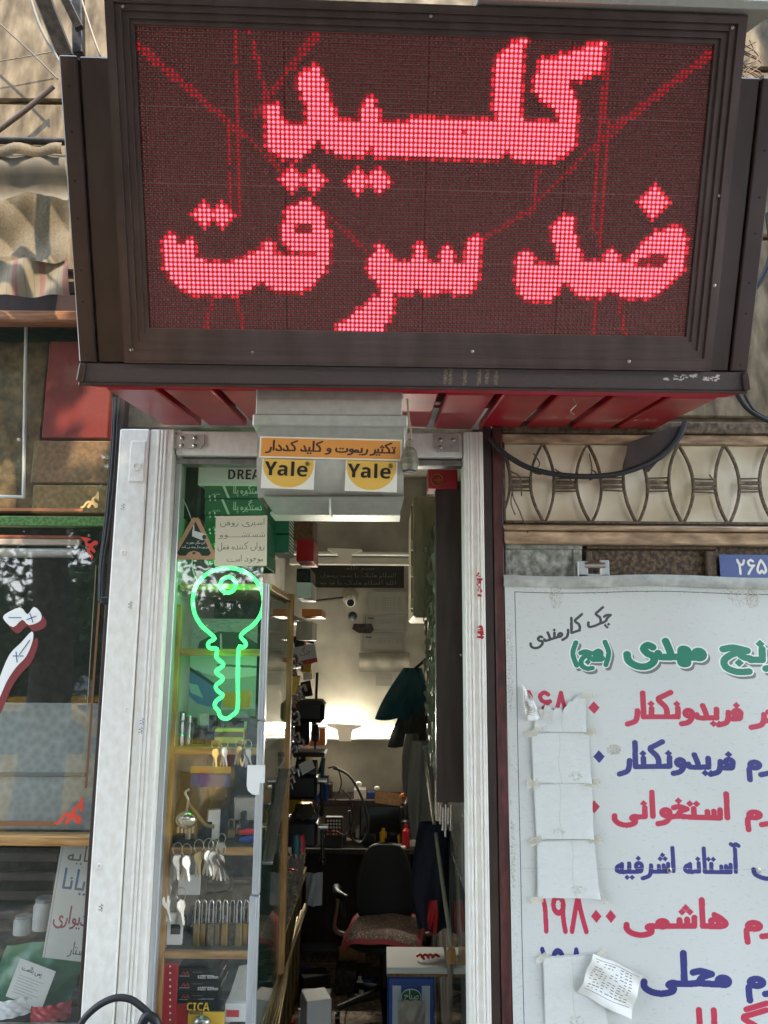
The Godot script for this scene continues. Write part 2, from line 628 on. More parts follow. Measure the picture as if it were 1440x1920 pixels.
func _ready() -> void:
	rng.seed = 265
	cam_basis = Basis(Vector3.RIGHT, deg_to_rad(10.1)) * Basis(Vector3.BACK, deg_to_rad(0.42))
	var cam := Camera3D.new()
	cam.name = "camera"
	cam.basis = cam_basis
	cam.position = EYE
	cam.fov = rad_to_deg(2.0 * atan(960.0 / FOCAL))
	cam.near = 0.05
	cam.far = 200.0
	add_child(cam)
	var env := Environment.new()
	env.background_mode = Environment.BG_SKY
	var sm := ProceduralSkyMaterial.new()
	sm.sky_top_color = Color(0.62, 0.70, 0.80)
	sm.sky_horizon_color = Color(0.9, 0.9, 0.88)
	sm.ground_bottom_color = Color(0.3, 0.29, 0.27)
	sm.ground_horizon_color = Color(0.5, 0.49, 0.46)
	sm.sky_energy_multiplier = 1.5
	var sky := Sky.new()
	sky.sky_material = sm
	env.sky = sky
	env.tonemap_mode = Environment.TONE_MAPPER_LINEAR
	env.tonemap_exposure = 4.7
	env.sdfgi_enabled = true
	env.ssao_enabled = true
	env.ssil_enabled = true
	var we := WorldEnvironment.new()
	we.name = "world"
	we.environment = env
	add_child(we)
	var sun := DirectionalLight3D.new()
	sun.name = "sun"
	sun.light_color = Color(1.0, 0.94, 0.84)
	sun.light_energy = 0.6
	sun.light_angular_distance = 0.5
	sun.shadow_enabled = true
	add_child(sun)
	sun.look_at_from_position(Vector3(4.0, 9.5, 6.5), Vector3(0, 0, 0))
	make_materials()
	structure()
	led_sign()
	facade()
	left_shop()
	right_shop()
	show_case()
	interior()
	street()

func make_materials() -> void:
	var blot := noise("blot", 0.012, ramp(0.72, 1.0))
	var fine := noise("fine", 0.06, ramp(0.7, 1.0))
	var speck := noise("speck", 0.11, ramp(0.55, 1.0), FastNoiseLite.TYPE_CELLULAR, 2)
	var streak := noise("streak", 0.02, ramp(0.7, 1.0, Color(1, 0.95, 0.88)))
	var grain := noise("grain", 0.03, ramp(0.62, 1.0, Color(1, 0.88, 0.72)))
	var dirt := noise("dirt", 0.018, ramp(0.45, 1.05, Color(1, 0.93, 0.82)), FastNoiseLite.TYPE_SIMPLEX_SMOOTH, 5, 512)
	M.white_paint = mat(Color("e9e6df"), 0.42, 0.0, noise("paint", 0.05, ramp(0.93, 1.0, Color(1, 0.98, 0.95)), FastNoiseLite.TYPE_SIMPLEX_SMOOTH, 5, 512), Vector3(1.3, 0.9, 1.3), 0.03, fine)
	M.white_alu = mat(Color("ccd0d0"), 0.35, 0.3, blot, Vector3(2, 0.6, 2))
	M.alu = mat(Color("a9adae"), 0.35, 0.8, streak, Vector3(3, 0.4, 3))
	M.galv = mat(Color("c4c2b6"), 0.45, 0.45, noise("spangle", 0.05, ramp(0.9, 1.0), FastNoiseLite.TYPE_CELLULAR, 2), Vector3(3, 3, 3))
	M.casing = mat(Color("4e3b38"), 0.32, 0.1, streak, Vector3(1.6, 0.7, 1.6), 0.03, fine)
	M.frame = mat(Color("665554"), 0.3, 0.35, streak, Vector3(2.0, 0.8, 2.0))
	M.red = mat(Color("c01426"), 0.34, 0.0, blot, Vector3(1.5, 1.5, 1.5))
	M.dark_gap = mat(Color("7d3a36"), 0.6)
	M.black = mat(Color("161617"), 0.45, 0.0, fine, Vector3(4, 4, 4))
	M.black_gloss = mat(Color("121315"), 0.2)
	M.rubber = mat(Color("1d1c1c"), 0.6)
	M.led_body = mat(Color("6e4643"), 0.5, 0.0, fine, Vector3(6, 6, 6))
	M.led_visor = mat(Color("916661"), 0.5)
	M.led_off = mat(Color("98494a"), 0.25)
	M.led_on = glow(Color(1.0, 0.22, 0.27), 2.1, Color(0.3, 0.02, 0.03))
	M.led_mid = glow(Color(1.0, 0.12, 0.2), 0.44, Color(0.3, 0.02, 0.03))
	M.led_dim = glow(Color(1.0, 0.1, 0.2), 0.1, Color(0.3, 0.02, 0.03))
	M.stucco = mat(Color("a0927c"), 0.9, 0.0, dirt, Vector3(0.7, 0.7, 0.7), 1.2, fine)
	M.stone = mat(Color("9c8a70"), 0.85, 0.0, dirt, Vector3(1.6, 0.6, 1.6), 0.35, fine)
	M.steel = mat(Color("4a4644"), 0.5, 0.6, dirt, Vector3(3, 3, 3), 0.1, fine)
	M.rust = mat(Color("83705c"), 0.6, 0.4, dirt, Vector3(4, 4, 4), 0.15, fine)
	M.canvas = mat(Color("85765e"), 0.95, 0.0, fine, Vector3(6, 6, 6), 0.1, fine)
	M.wood = mat(Color("c49a5e"), 0.55, 0.0, grain, Vector3(6, 0.7, 6))
	M.wood_h = mat(Color("c49a5e"), 0.55, 0.0, grain, Vector3(0.7, 6, 6))
	M.brown_board = mat(Color("40302c"), 0.45, 0.0, grain, Vector3(4, 0.5, 4))
	M.red_wood = mat(Color("5e2a26"), 0.5, 0.0, dirt, Vector3(3, 1, 3))
	M.dark_brown = mat(Color("3c2c27"), 0.5, 0.0, streak, Vector3(3, 1, 3))
	M.cream_wood = mat(Color("dcbc9a"), 0.6, 0.0, dirt, Vector3(0.8, 2.5, 2.5))
	M.frosted = mat(Color("f6eedb"), 0.35, 0.0, noise("smudge", 0.012, ramp(0.82, 1.02, Color(1, 0.93, 0.8))), Vector3(1.2, 1.2, 1.2))
	M.door_grey = mat(Color("b9bdb8"), 0.55, 0.0, dirt, Vector3(3, 3, 3), 0.2, fine)
	M.door_brown = mat(Color("7d6546"), 0.55, 0.0, noise("rusty", 0.07, ramp(0.35, 1.05, Color(0.8, 0.62, 0.45)), FastNoiseLite.TYPE_SIMPLEX, 3), Vector3(2.5, 2.5, 2.5), 0.1)
	M.plaster = mat(Color("bdbaae"), 0.85, 0.0, blot, Vector3(0.8, 0.8, 0.8), 0.2, fine)
	M.wall_tile = mat(Color("bcbab5"), 0.25, 0.0, noise("marble", 0.015, ramp(0.55, 1.0), FastNoiseLite.TYPE_SIMPLEX, 6), Vector3(1.2, 0.5, 1.2))
	M.floor_tile = mat(Color("b3a08a"), 0.5, 0.0, dirt, Vector3(3, 3, 3))
	M.grout = mat(Color("5d554c"), 0.9)
	M.asphalt = mat(Color("55555a"), 0.9, 0.0, speck, Vector3(1.5, 1.5, 1.5), 0.4)
	M.paving = mat(Color("a09a90"), 0.85, 0.0, dirt, Vector3(1, 1, 1), 0.3, fine)
	M.glass = pane(Color(0.8, 0.9, 0.85), 0.012)
	M.glass_green = pane(Color(0.4, 0.6, 0.5), 0.06)
	M.screen_glass = mat(Color("20221f"), 0.12)
	M.leather = mat(Color("222423"), 0.5, 0.0, null, Vector3.ONE, 0.05, fine)
	M.leather.uv1_triplanar = true
	M.leather.metallic_specular = 0.3
	M.leather.uv1_scale = Vector3(9, 9, 9)
	M.chrome = mat(Color("c9c9c6"), 0.16, 1.0)
	M.nickel = mat(Color("b9b4a8"), 0.28, 1.0)
	M.brass = mat(Color("b08d45"), 0.3, 1.0)
	M.dull_brass = mat(Color("8d7a50"), 0.4, 0.8)
	M.paper = mat(Color("dcdcd8"), 0.8)
	M.white_plastic = mat(Color("dfdfda"), 0.35)
	M.beige_plastic = mat(Color("d0c6aa"), 0.45, 0.0, blot, Vector3(3, 1, 3))
	M.tape = pane(Color(0.9, 0.88, 0.8), 0.35)
	M.red_card = mat(Color("a61f2a"), 0.45)
	M.red_plastic = mat(Color("c02028"), 0.3)
	M.green_card = mat(Color("1d6b45"), 0.45)
	M.carton = mat(Color("9b7650"), 0.8, 0.0, fine, Vector3(3, 3, 3))
	M.blue = mat(Color("234a94"), 0.35)
	M.navy = mat(Color("1b2340"), 0.7, 0.0, fine, Vector3(5, 5, 5))
	M.yellow = mat(Color("d9ae2c"), 0.4)
	M.orange = mat(Color("d97a28"), 0.4)
	M.teal = mat(Color("16474e"), 0.35)
	M.teal_cloth = mat(Color("1d5560"), 0.85, 0.0, fine, Vector3(5, 5, 5))
	M.grey_cloth = mat(Color("3c3d3e"), 0.85, 0.0, fine, Vector3(5, 5, 5))
	M.key_metal = mat(Color("8f8c84"), 0.5, 0.35)
	M.lamp_white = mat(Color("e6e3da"), 0.4)

func structure() -> void:
	# pavement in front of the shops, kerb and road behind the camera
	var b := MB.new()
	b.bx(Vector3(-30, -0.3, -2.5), Vector3(30, 0.0, 1.6))
	struct("pavement", b, M.paving)
	b = MB.new()
	b.bx(Vector3(-30, -0.3, 1.6), Vector3(30, 0.012, 1.78), 0.01)
	struct("kerb", b, M.paving)
	b = MB.new()
	b.quad(Vector3(-120, -0.13, 1.78), Vector3(120, -0.13, 1.78), Vector3(120, -0.13, 120), Vector3(-120, -0.13, 120), Vector3.UP)
	struct("road", b, M.asphalt)
	b = MB.new()
	b.quad(Vector3(-120, -0.32, -120), Vector3(120, -0.32, -120), Vector3(120, -0.32, 1.6), Vector3(-120, -0.32, 1.6), Vector3.UP)
	struct("ground", b, M.asphalt)
	# shop room
	b = MB.new()
	b.bx(Vector3(ROOM_L - 0.2, FLOOR - 0.16, ROOM_B - 0.2), Vector3(ROOM_R + 0.2, FLOOR - 0.012, -2.5))
	var fl := struct("floor", b, M.grout)
	for i in 4:
		for k in 10:
			var t := MB.new()
			t.box(Vector3(ROOM_L + 0.12 + i * 0.245, FLOOR - 0.008, -2.66 - k * 0.3), Vector3(0.238, 0.016, 0.292), 0.002)
			obj("tile", t, M.floor_tile, fl)
	b = MB.new()
	b.bx(Vector3(ROOM_L - 0.2, FLOOR - 0.1, ROOM_B - 0.2), Vector3(ROOM_R + 0.2, 2.95, ROOM_B))
	struct("wall_back", b, M.plaster)
	b = MB.new()
	b.bx(Vector3(ROOM_L - 0.2, FLOOR - 0.1, ROOM_B), Vector3(ROOM_L, 2.95, -2.53))
	struct("wall_left", b, M.plaster)
	b = MB.new()
	b.bx(Vector3(ROOM_R, FLOOR - 0.1, ROOM_B), Vector3(ROOM_R + 0.05, 2.95, -2.53))
	struct("wall_right", b, M.wall_tile)
	b = MB.new()
	b.bx(Vector3(ROOM_L - 0.2, 2.95, ROOM_B - 0.2), Vector3(ROOM_R + 0.2, 3.1, -2.5))
	struct("ceiling", b, M.plaster)
	# wall over the shop fronts
	b = MB.new()
	b.bx(Vector3(-0.83, 2.47, -2.75), Vector3(6, 7.5, -2.5))
	b.bx(Vector3(-6, 2.93, -2.75), Vector3(-0.83, 7.5, -2.5))
	var up: MeshInstance3D = solo("building_wall", b, M.stucco, "dirty beige stone and stucco wall over the shop fronts behind the sign", "wall")
	# stone courses that show beside the sign
	for k in 4:
		for s in [-1, 1]:
			var h := 0.62
			var t := MB.new()
			var x0: float = 0.62 + 0.08 * (k % 2) if s > 0 else -1.45 - 0.1 * (k % 2)
			t.bx(Vector3(x0, (2.51 if s > 0 else 3.0) + k * (h + 0.012), -2.5), Vector3(x0 + 0.8, (2.51 if s > 0 else 3.0) + k * (h + 0.012) + h, -2.482 + 0.004 * (k % 3)), 0.006)
			obj("stone", t, M.stone, up)
func led_sign() -> void:
	var s := thing("led_sign", "large dark framed scrolling display with glowing red Persian letters over the doorway", "sign", Vector3(0.0896, 2.8014, -1.6795))
	s.basis = Basis(Vector3(0.9989, 0.0103, -0.0464), Vector3(0.0085, 0.9211, 0.3893), Vector3(0.0467, -0.3893, 0.9199)).orthonormalized()
	# what the lamps show, in lamp columns and rows
	var on := [
		[Vector2(27.8,15.8),Vector2(29.1,14.9),Vector2(31,15.2),Vector2(31.2,17.8),Vector2(32.3,19),Vector2(36.8,18.8),Vector2(37.2,16.4),Vector2(36.2,13.3),Vector2(34.9,10.5),Vector2(35.4,9.2),Vector2(37.4,7.9),Vector2(37.9,7),Vector2(40.2,7),Vector2(40.7,10.1),Vector2(43,16.2),Vector2(43.8,17.9),Vector2(48.6,17.9),Vector2(49,16.3),Vector2(50,13.9),Vector2(50.6,13.3),Vector2(52.1,13.4),Vector2(52.6,15.9),Vector2(53.4,17.6),Vector2(79.6,17.2),Vector2(79,4.2),Vector2(80.9,2.3),Vector2(83.1,1.2),Vector2(84.2,0.2),Vector2(85.6,0.4),Vector2(85.2,3.7),Vector2(85.4,16.4),Vector2(86.3,17.3),Vector2(93.8,17.2),Vector2(93.7,15.4),Vector2(91.8,13.6),Vector2(89.1,11.8),Vector2(87.9,10.6),Vector2(88.3,7.7),Vector2(89,4.2),Vector2(92.9,3.5),Vector2(96.8,2.1),Vector2(100.4,0.9),Vector2(102.6,0.4),Vector2(103.1,2.6),Vector2(102.5,6),Vector2(99.2,7.6),Vector2(95.5,8.8),Vector2(97.1,10.6),Vector2(98.2,13.7),Vector2(98.5,16.8),Vector2(98.1,21.1),Vector2(95.9,23.3),Vector2(92,25.3),Vector2(85.6,25.4),Vector2(83.7,24),Vector2(82.5,23.1),Vector2(81.4,24.3),Vector2(79.7,25.2),Vector2(53.8,25.5),Vector2(52.3,24.4),Vector2(51.4,23.3),Vector2(49.8,25.1),Vector2(48.4,25.5),Vector2(43.6,25.4),Vector2(41.8,23.8),Vector2(39.7,21.8),Vector2(37.6,23.9),Vector2(35.6,25.8),Vector2(31.9,25.9),Vector2(29.4,24.9),Vector2(28,23.4),Vector2(27.6,20.3)],
		[Vector2(4.1,48.9),Vector2(4.4,44.7),Vector2(5.4,42.7),Vector2(6.9,43),Vector2(7.2,45.3),Vector2(9.6,44.1),Vector2(10.9,44.3),Vector2(11.1,47.3),Vector2(12.8,48.7),Vector2(20.1,48.6),Vector2(23.8,47.3),Vector2(26,46.1),Vector2(27.9,44),Vector2(28.9,44.3),Vector2(29.2,47.3),Vector2(38.9,47.2),Vector2(38.6,46.1),Vector2(34.3,46.1),Vector2(32.4,45.1),Vector2(31.2,43.9),Vector2(31,41.3),Vector2(31.9,38.1),Vector2(34.1,35.7),Vector2(36.2,34.8),Vector2(38.6,35.9),Vector2(40.8,38.2),Vector2(41.7,41.6),Vector2(42,45.2),Vector2(41.4,49.3),Vector2(40.4,51.7),Vector2(37.9,53.9),Vector2(34.2,54.9),Vector2(28.9,54.7),Vector2(27.1,53.2),Vector2(25.5,52.6),Vector2(24.3,54.7),Vector2(19.9,55.7),Vector2(15,56.1),Vector2(9.4,55.6),Vector2(6.4,53.9),Vector2(4.8,51.8)],
		[Vector2(51,49.9),Vector2(51.2,47.9),Vector2(52.2,46.4),Vector2(53.1,44.4),Vector2(54,44.6),Vector2(55.8,46.6),Vector2(56.8,47.6),Vector2(61,47.7),Vector2(61.9,46.2),Vector2(62.2,44.2),Vector2(63.7,44.2),Vector2(64.3,46.2),Vector2(65,47.8),Vector2(67.7,47.7),Vector2(67.9,44.9),Vector2(69.1,44.2),Vector2(70.4,44.6),Vector2(70.9,47.6),Vector2(73.8,47.6),Vector2(74,44),Vector2(75.1,41.9),Vector2(76.7,41.9),Vector2(77.1,45.9),Vector2(77,50.6),Vector2(75.9,53.3),Vector2(74.7,54.8),Vector2(71.3,55.1),Vector2(69.8,53.8),Vector2(69,53.4),Vector2(67.6,54.9),Vector2(64.9,55.2),Vector2(63.6,53.8),Vector2(62.1,53.8),Vector2(61.5,55),Vector2(56.9,55.2),Vector2(56.8,58.9),Vector2(55.8,61.6),Vector2(54.6,63.5),Vector2(44.1,63.8),Vector2(43.7,62.9),Vector2(47.2,60.3),Vector2(51.1,57.5),Vector2(54.2,55.1),Vector2(54.4,53.4),Vector2(52.3,52.2)],
		[Vector2(85.8,49),Vector2(86.5,45.9),Vector2(88.1,45.1),Vector2(89.9,46.5),Vector2(90.4,48.3),Vector2(95.8,48.2),Vector2(95.4,44.5),Vector2(94,41.5),Vector2(93.9,39.7),Vector2(95.7,37.5),Vector2(97.3,36.6),Vector2(98.6,37.4),Vector2(99.7,41.4),Vector2(101,45.3),Vector2(101.9,47.5),Vector2(106.8,47.2),Vector2(107.3,45.2),Vector2(108.4,43.6),Vector2(109.8,45.2),Vector2(110.4,46.7),Vector2(112.4,46.7),Vector2(113.5,44.8),Vector2(116,42.6),Vector2(117.8,40.7),Vector2(120.9,39.4),Vector2(124.6,39.5),Vector2(126.1,41.4),Vector2(126.5,45.8),Vector2(125.5,49.2),Vector2(122.2,52.7),Vector2(118.4,55),Vector2(112.1,55.1),Vector2(109.6,53.6),Vector2(107.6,53.3),Vector2(107.1,55.2),Vector2(102.5,55.3),Vector2(100.1,53.8),Vector2(98.3,51.9),Vector2(96.7,52.9),Vector2(95.8,54.8),Vector2(93.6,56.1),Vector2(89.3,56.2),Vector2(87,54.6),Vector2(86.2,52.1)]]
	var off := [[Vector2(34.2,39.9),Vector2(38.4,39.9),Vector2(38.3,42.4),Vector2(34.2,42.4)], [Vector2(113.8,47.4),Vector2(115.9,45.8),Vector2(118.2,44.9),Vector2(122,44.9),Vector2(122,46.8),Vector2(121.1,47.9),Vector2(113.8,48.2)]]
	var dots := [Vector2(33.6,30.7),Vector2(38.3,30.5),Vector2(48.4,30.4),Vector2(53.1,30.4),Vector2(13.4,38.5),Vector2(17.6,38.8),Vector2(117.6,33.5)]
	var lines := [[0.3,3.3,20.8,19.4],[0.6,4.9,20.8,20.0],[21.4,0.6,21.0,38.0],[24.8,0.2,28.0,14.3],[39.9,0.5,26.9,14.9],[38.2,0.6,25.6,17.1],[19.9,19.4,19.8,38.0],[20.8,19.4,32.6,29.7],[127.6,1.1,104.3,19.5],[127.7,2.2,104.4,20.6],[104.7,0.2,105.5,43.3],[103.4,0.2,104.0,40.0],[104.4,19.8,88.0,36.0],[88.0,36.0,77.7,42.7],[41.1,37.6,51.0,46.2],[14.9,57.0,12.9,63.7],[20.5,56.9,21.6,63.6],[105.2,55.4,105.2,63.8],[111.0,55.3,113.3,63.8],[90.0,27.2,89.3,35.9]]
	var state := PackedByteArray()
	state.resize(128 * 64)
	for L in lines:
		var a := Vector2(L[0], L[1])
		var b := Vector2(L[2], L[3])
		var steps := int((b - a).length() * 1.6)
		for k in steps + 1:
			var q := a.lerp(b, float(k) / maxi(steps, 1))
			if rng.randf() < 0.92:
				state[clampi(int(q.y), 0, 63) * 128 + clampi(int(q.x), 0, 127)] = 1
	for r in 64:
		for c in 128:
			var q := Vector2(c + 0.5, r + 0.5)
			for p in on:
				if Geometry2D.is_point_in_polygon(q, PackedVector2Array(p)):
					state[r * 128 + c] = 3
			for p in off:
				if Geometry2D.is_point_in_polygon(q, PackedVector2Array(p)):
					state[r * 128 + c] = 1
			for i in dots.size():
				var d: Vector2 = (q - dots[i]).abs()
				var rad := 3.4 if i == 6 else 2.6
				if d.x + d.y < rad:
					state[r * 128 + c] = 3
				elif d.x + d.y < rad + 0.8 and state[r * 128 + c] == 0:
					state[r * 128 + c] = 2
	state[19 * 128 + 72] = 0
	var soft := state.duplicate()
	for r in 64:
		for c in 128:
			if state[r * 128 + c] < 2:
				for d in [Vector2i(1, 0), Vector2i(-1, 0), Vector2i(0, 1), Vector2i(0, -1)]:
					var rr: int = r + d.y
					var cc: int = c + d.x
					if rr >= 0 and rr < 64 and cc >= 0 and cc < 128 and state[rr * 128 + cc] == 3:
						soft[r * 128 + c] = maxi(soft[r * 128 + c], 1 if rng.randf() < 0.6 else 2)
	state = soft
	# one lamp: a small dome
	var dome := MB.new()
	dome.x = Transform3D(Basis(Vector3.RIGHT, PI / 2), Vector3.ZERO)
	dome.lathe([Vector2(0.0034, 0), Vector2(0.0032, 0.002), Vector2(0.0019, 0.0036), Vector2(0, 0.0042)], 8)
	var dm := dome.mesh()
	var body := MB.new()
	body.box(Vector3(0, 0, -0.008), Vector3(0.3194, 0.1594, 0.016), 0.0006)
	var bm := body.mesh()
	var vis := MB.new()
	for r in 17:
		vis.box(Vector3(0, 0.08 - r * 0.01 - (0.0006 if r == 0 else -0.0006 if r == 16 else 0.0), 0.0019), Vector3(0.3192, 0.0011, 0.0038))
	for c in 31:
		vis.box(Vector3(-0.15 + c * 0.01, 0, 0.0008), Vector3(0.0009, 0.159, 0.0016))
	var vm := vis.mesh()
	for mr in 4:
		for mc in 4:
			var mod := obj("lamp_module", bm, M.led_body, s)
			mod.position = Vector3(-0.48 + mc * 0.32, 0.24 - mr * 0.16, 0)
			obj("visor_grid", vm, M.led_visor, mod)
			for st in 4:
				var at := []
				for r in 16:
					for c in 32:
						if state[(mr * 16 + r) * 128 + mc * 32 + c] == st:
							at.append(Vector3(-0.155 + c * 0.01, 0.075 - r * 0.01, 0))
				if at.is_empty():
					continue
				var mm := MultiMesh.new()
				mm.transform_format = MultiMesh.TRANSFORM_3D
				mm.mesh = dm
				mm.instance_count = at.size()
				for i in at.size():
					mm.set_instance_transform(i, Transform3D(Basis.IDENTITY, at[i]))
				var mi := MultiMeshInstance3D.new()
				mi.name = ["unlit_lamps", "dim_lit_lamps", "half_lit_lamps", "lit_lamps"][st]
				mi.multimesh = mm
				mi.material_override = [M.led_off, M.led_dim, M.led_mid, M.led_on][st]
				mi.set_meta("kind", "stuff")
				mod.add_child(mi, true)
	# ridged frame round the lamps, four mitred members
	var wid := [[0.057, 0.057], [0.057, 0.057], [0.066, 0.066], [0.075, 0.075]]
	var steps := [0.0, 0.16, 0.2, 0.4, 0.44, 0.64, 0.68, 0.9, 1.0]
	var high := [0.010, 0.018, 0.014, 0.022, 0.018, 0.026, 0.022, 0.016]
	for side in 4:
		var b := MB.new()
		var tw: float = [0.057, 0.066, 0.080, 0.060][side]   # top, right, bottom, left
		for k in 8:
			var ring4 := func(f: float, z: float) -> Array:
				var l := -0.64 - 0.060 * f
				var r := 0.64 + 0.066 * f
				var t := 0.32 + 0.057 * f
				var d := -0.32 - 0.080 * f
				return [Vector3(l, t, z), Vector3(r, t, z), Vector3(r, d, z), Vector3(l, d, z)]
			var inn: Array = ring4.call(steps[k], high[k])
			var out: Array = ring4.call(steps[k + 1], high[k])
			var a := side
			var c := (side + 1) % 4
			b.quad(out[a], out[c], inn[c], inn[a], Vector3.BACK)
			var nxt: float = high[k + 1] if k < 7 else -0.05
			var o2: Array = ring4.call(steps[k + 1], nxt)
			var dirs := [Vector3.UP, Vector3.RIGHT, Vector3.DOWN, Vector3.LEFT]
			b.quad(out[a], out[c], o2[c], o2[a], dirs[side] if nxt < high[k] else -dirs[side])
			if k == 0:
				var i2: Array = ring4.call(0.0, -0.012)
				b.quad(inn[a], inn[c], i2[c], i2[a], -dirs[side])
		obj("frame_member", b, M.frame, s)
	for p in [Vector2(-0.66, 0.35), Vector2(0, 0.352), Vector2(0.67, 0.35), Vector2(-0.4, -0.372), Vector2(0.12, -0.362), Vector2(0.5, -0.38), Vector2(0.68, 0.0), Vector2(0.69, -0.2), Vector2(-0.68, -0.37)]:
		var b := MB.new()
		b.x = Transform3D(Basis(Vector3.RIGHT, PI / 2), Vector3(p.x, p.y, 0.02))
		b.lathe([Vector2(0.0042, 0), Vector2(0.004, 0.003), Vector2(0.0015, 0.004), Vector2(0.0012, 0.0025), Vector2(0, 0.0025)], 10)
		obj("screw", b, M.nickel, s)
	# the wider box behind the lamps
	var b := MB.new()
	b.bx(Vector3(-0.815, -0.40, -0.30), Vector3(0.815, 0.262, -0.034), 0.003)
	obj("casing", b, M.casing, s)
	for q in [[-0.815, -0.775], [-0.772, -0.69], [0.70, 0.768], [0.771, 0.815]]:
		b = MB.new()
		var edge: float = -0.024 if absf(q[0] + q[1]) < 1.58 and absf(q[0] + q[1]) < 1.55 else -0.018
		b.bx(Vector3(q[0], -0.402, -0.05), Vector3(q[1], 0.264, edge), 0.003)
		obj("casing_strip", b, M.casing, s)
	for i in 7:
		for x in [-0.797, 0.795]:
			b = MB.new()
			b.x = Transform3D(Basis(Vector3.RIGHT, PI / 2), Vector3(x, 0.2 - i * 0.095 + 0.02 * sin(i * 3.0), -0.018))
			b.lathe([Vector2(0.003, 0), Vector2(0.0026, 0.0015), Vector2(0, 0.002)], 8)
			obj("rivet", b, M.black, s)
	# bottom fascia with chipped paint
	var im := Image.create(1024, 40, false, Image.FORMAT_RGB8)
	im.fill(Color("4e4242"))
	var rr := RandomNumberGenerator.new()
	rr.seed = 5
	for k in 5000:
		var o := rr.randf_range(0.9, 1.1)
		im.fill_rect(Rect2i(rr.randi() % 1020, rr.randi() % 39, rr.randi() % 9 + 1, 1), Color(0.306 * o, 0.259 * o, 0.259 * o))
	for x in [548, 556, 578, 600, 612, 626]:
		for k in 60:
			im.fill_rect(Rect2i(x + rr.randi() % 5, rr.randi() % 34, 2, rr.randi() % 5 + 1), Color("8f7f68").lerp(Color("5c4e4a"), rr.randf()))
	for q in [[905, 6, 20, 12], [930, 4, 10, 8], [952, 10, 16, 9], [890, 14, 7, 5], [970, 5, 6, 14]]:
		for k in 26:
			im.fill_rect(Rect2i(q[0] + rr.randi() % int(q[2]), q[1] + rr.randi() % int(q[3]), rr.randi() % 5 + 1, rr.randi() % 3 + 1), Color("cfc8c2"))
	b = MB.new()
	b.quad(Vector3(-0.815, -0.404, -0.012), Vector3(0.815, -0.404, -0.012), Vector3(0.815, -0.447, -0.016), Vector3(-0.815, -0.447, -0.016), Vector3.BACK)
	obj("fascia_face", b, print_mat(im, 0.4), s)
	b = MB.new()
	b.bx(Vector3(-0.814, -0.446, -0.06), Vector3(0.814, -0.403, -0.018))
	b.bx(Vector3(-0.818, -0.456, -0.05), Vector3(0.818, -0.447, -0.010), 0.002)
	obj("fascia", b, M.casing, s)
	for x in [-0.808, 0.808]:
		b = MB.new()
		b.box(Vector3(x, -0.425, -0.008), Vector3(0.016, 0.044, 0.012), 0.003, Basis(Vector3.BACK, 0.25 * signf(x)))
		obj("corner_cap", b, M.casing, s)
	b = MB.new()
	b.bx(Vector3(0.1, 0.38, -0.25), Vector3(0.76, 0.398, 0.045), 0.002)
	obj("flashing", b, M.galv, s)
	# soffit: glossy red boards running back to the wall, with dark joints
	var inv := s.transform.affine_inverse()
	b = MB.new()
	var f0 := s.transform * Vector3(-0.81, -0.456, -0.03)
	var f1 := s.transform * Vector3(0.81, -0.456, -0.03)
	b.x = inv
	b.quad(f0, f1, Vector3(f1.x - 0.02, 2.405, f1.z - 0.045), Vector3(f0.x + 0.02, 2.395, f0.z - 0.045), Vector3(0, -0.9, 0.4))
	obj("red_lip", b, M.red, s)
	b = MB.new()
	b.x = inv
	b.x = inv * Transform3D(Basis(Vector3.RIGHT, 0.115), Vector3(0, 2.404, -1.95))
	b.bx(Vector3(-0.69, 0.06, -0.5), Vector3(0.86, 0.08, 0))
	obj("soffit_backing", b, M.dark_gap, s)
	for k in 11:
		b = MB.new()
		b.x = inv
		var xa := -0.705 + k * 0.144
		var zf := -1.935 - 0.046 * (xa + 0.7) / 1.6
		var wx := minf(xa + 0.122, 0.872) - xa
		b.x = inv * Transform3D(Basis(Vector3.RIGHT, 0.115), Vector3(xa + wx / 2, 2.404 + 0.001 * (k % 3), zf))
		b.bx(Vector3(-wx / 2, 0, -0.53), Vector3(wx / 2, 0.026, 0), 0.004)
		obj("soffit_board", b, M.red, s)
	# hook under the soffit
	b = MB.new()
	b.x = inv
	b.tube(smooth([W(1074, 745, -2.0), W(1080, 758, -2.0), W(1070, 770, -2.0), W(1078, 778, -2.0)], 5), 0.0018, 6)
	obj("hook", b, M.nickel, s)
func words(called: String, t: String, h: float, at: Transform3D, m: Material, parent: Node3D, bold := true, stretch := 1.0) -> MeshInstance3D:
	var tm := TextMesh.new()
	var f := SystemFont.new()
	f.font_names = PackedStringArray(["Droid Sans"])
	f.font_weight = 700 if bold else 400
	tm.font = f
	tm.text = t
	tm.font_size = 64
	tm.pixel_size = h / 46.0
	tm.depth = 0.0006
	var o := obj(called, tm, m, parent)
	o.transform = at * Transform3D(Basis.from_scale(Vector3(stretch, 1, 1)), Vector3.ZERO)
	return o

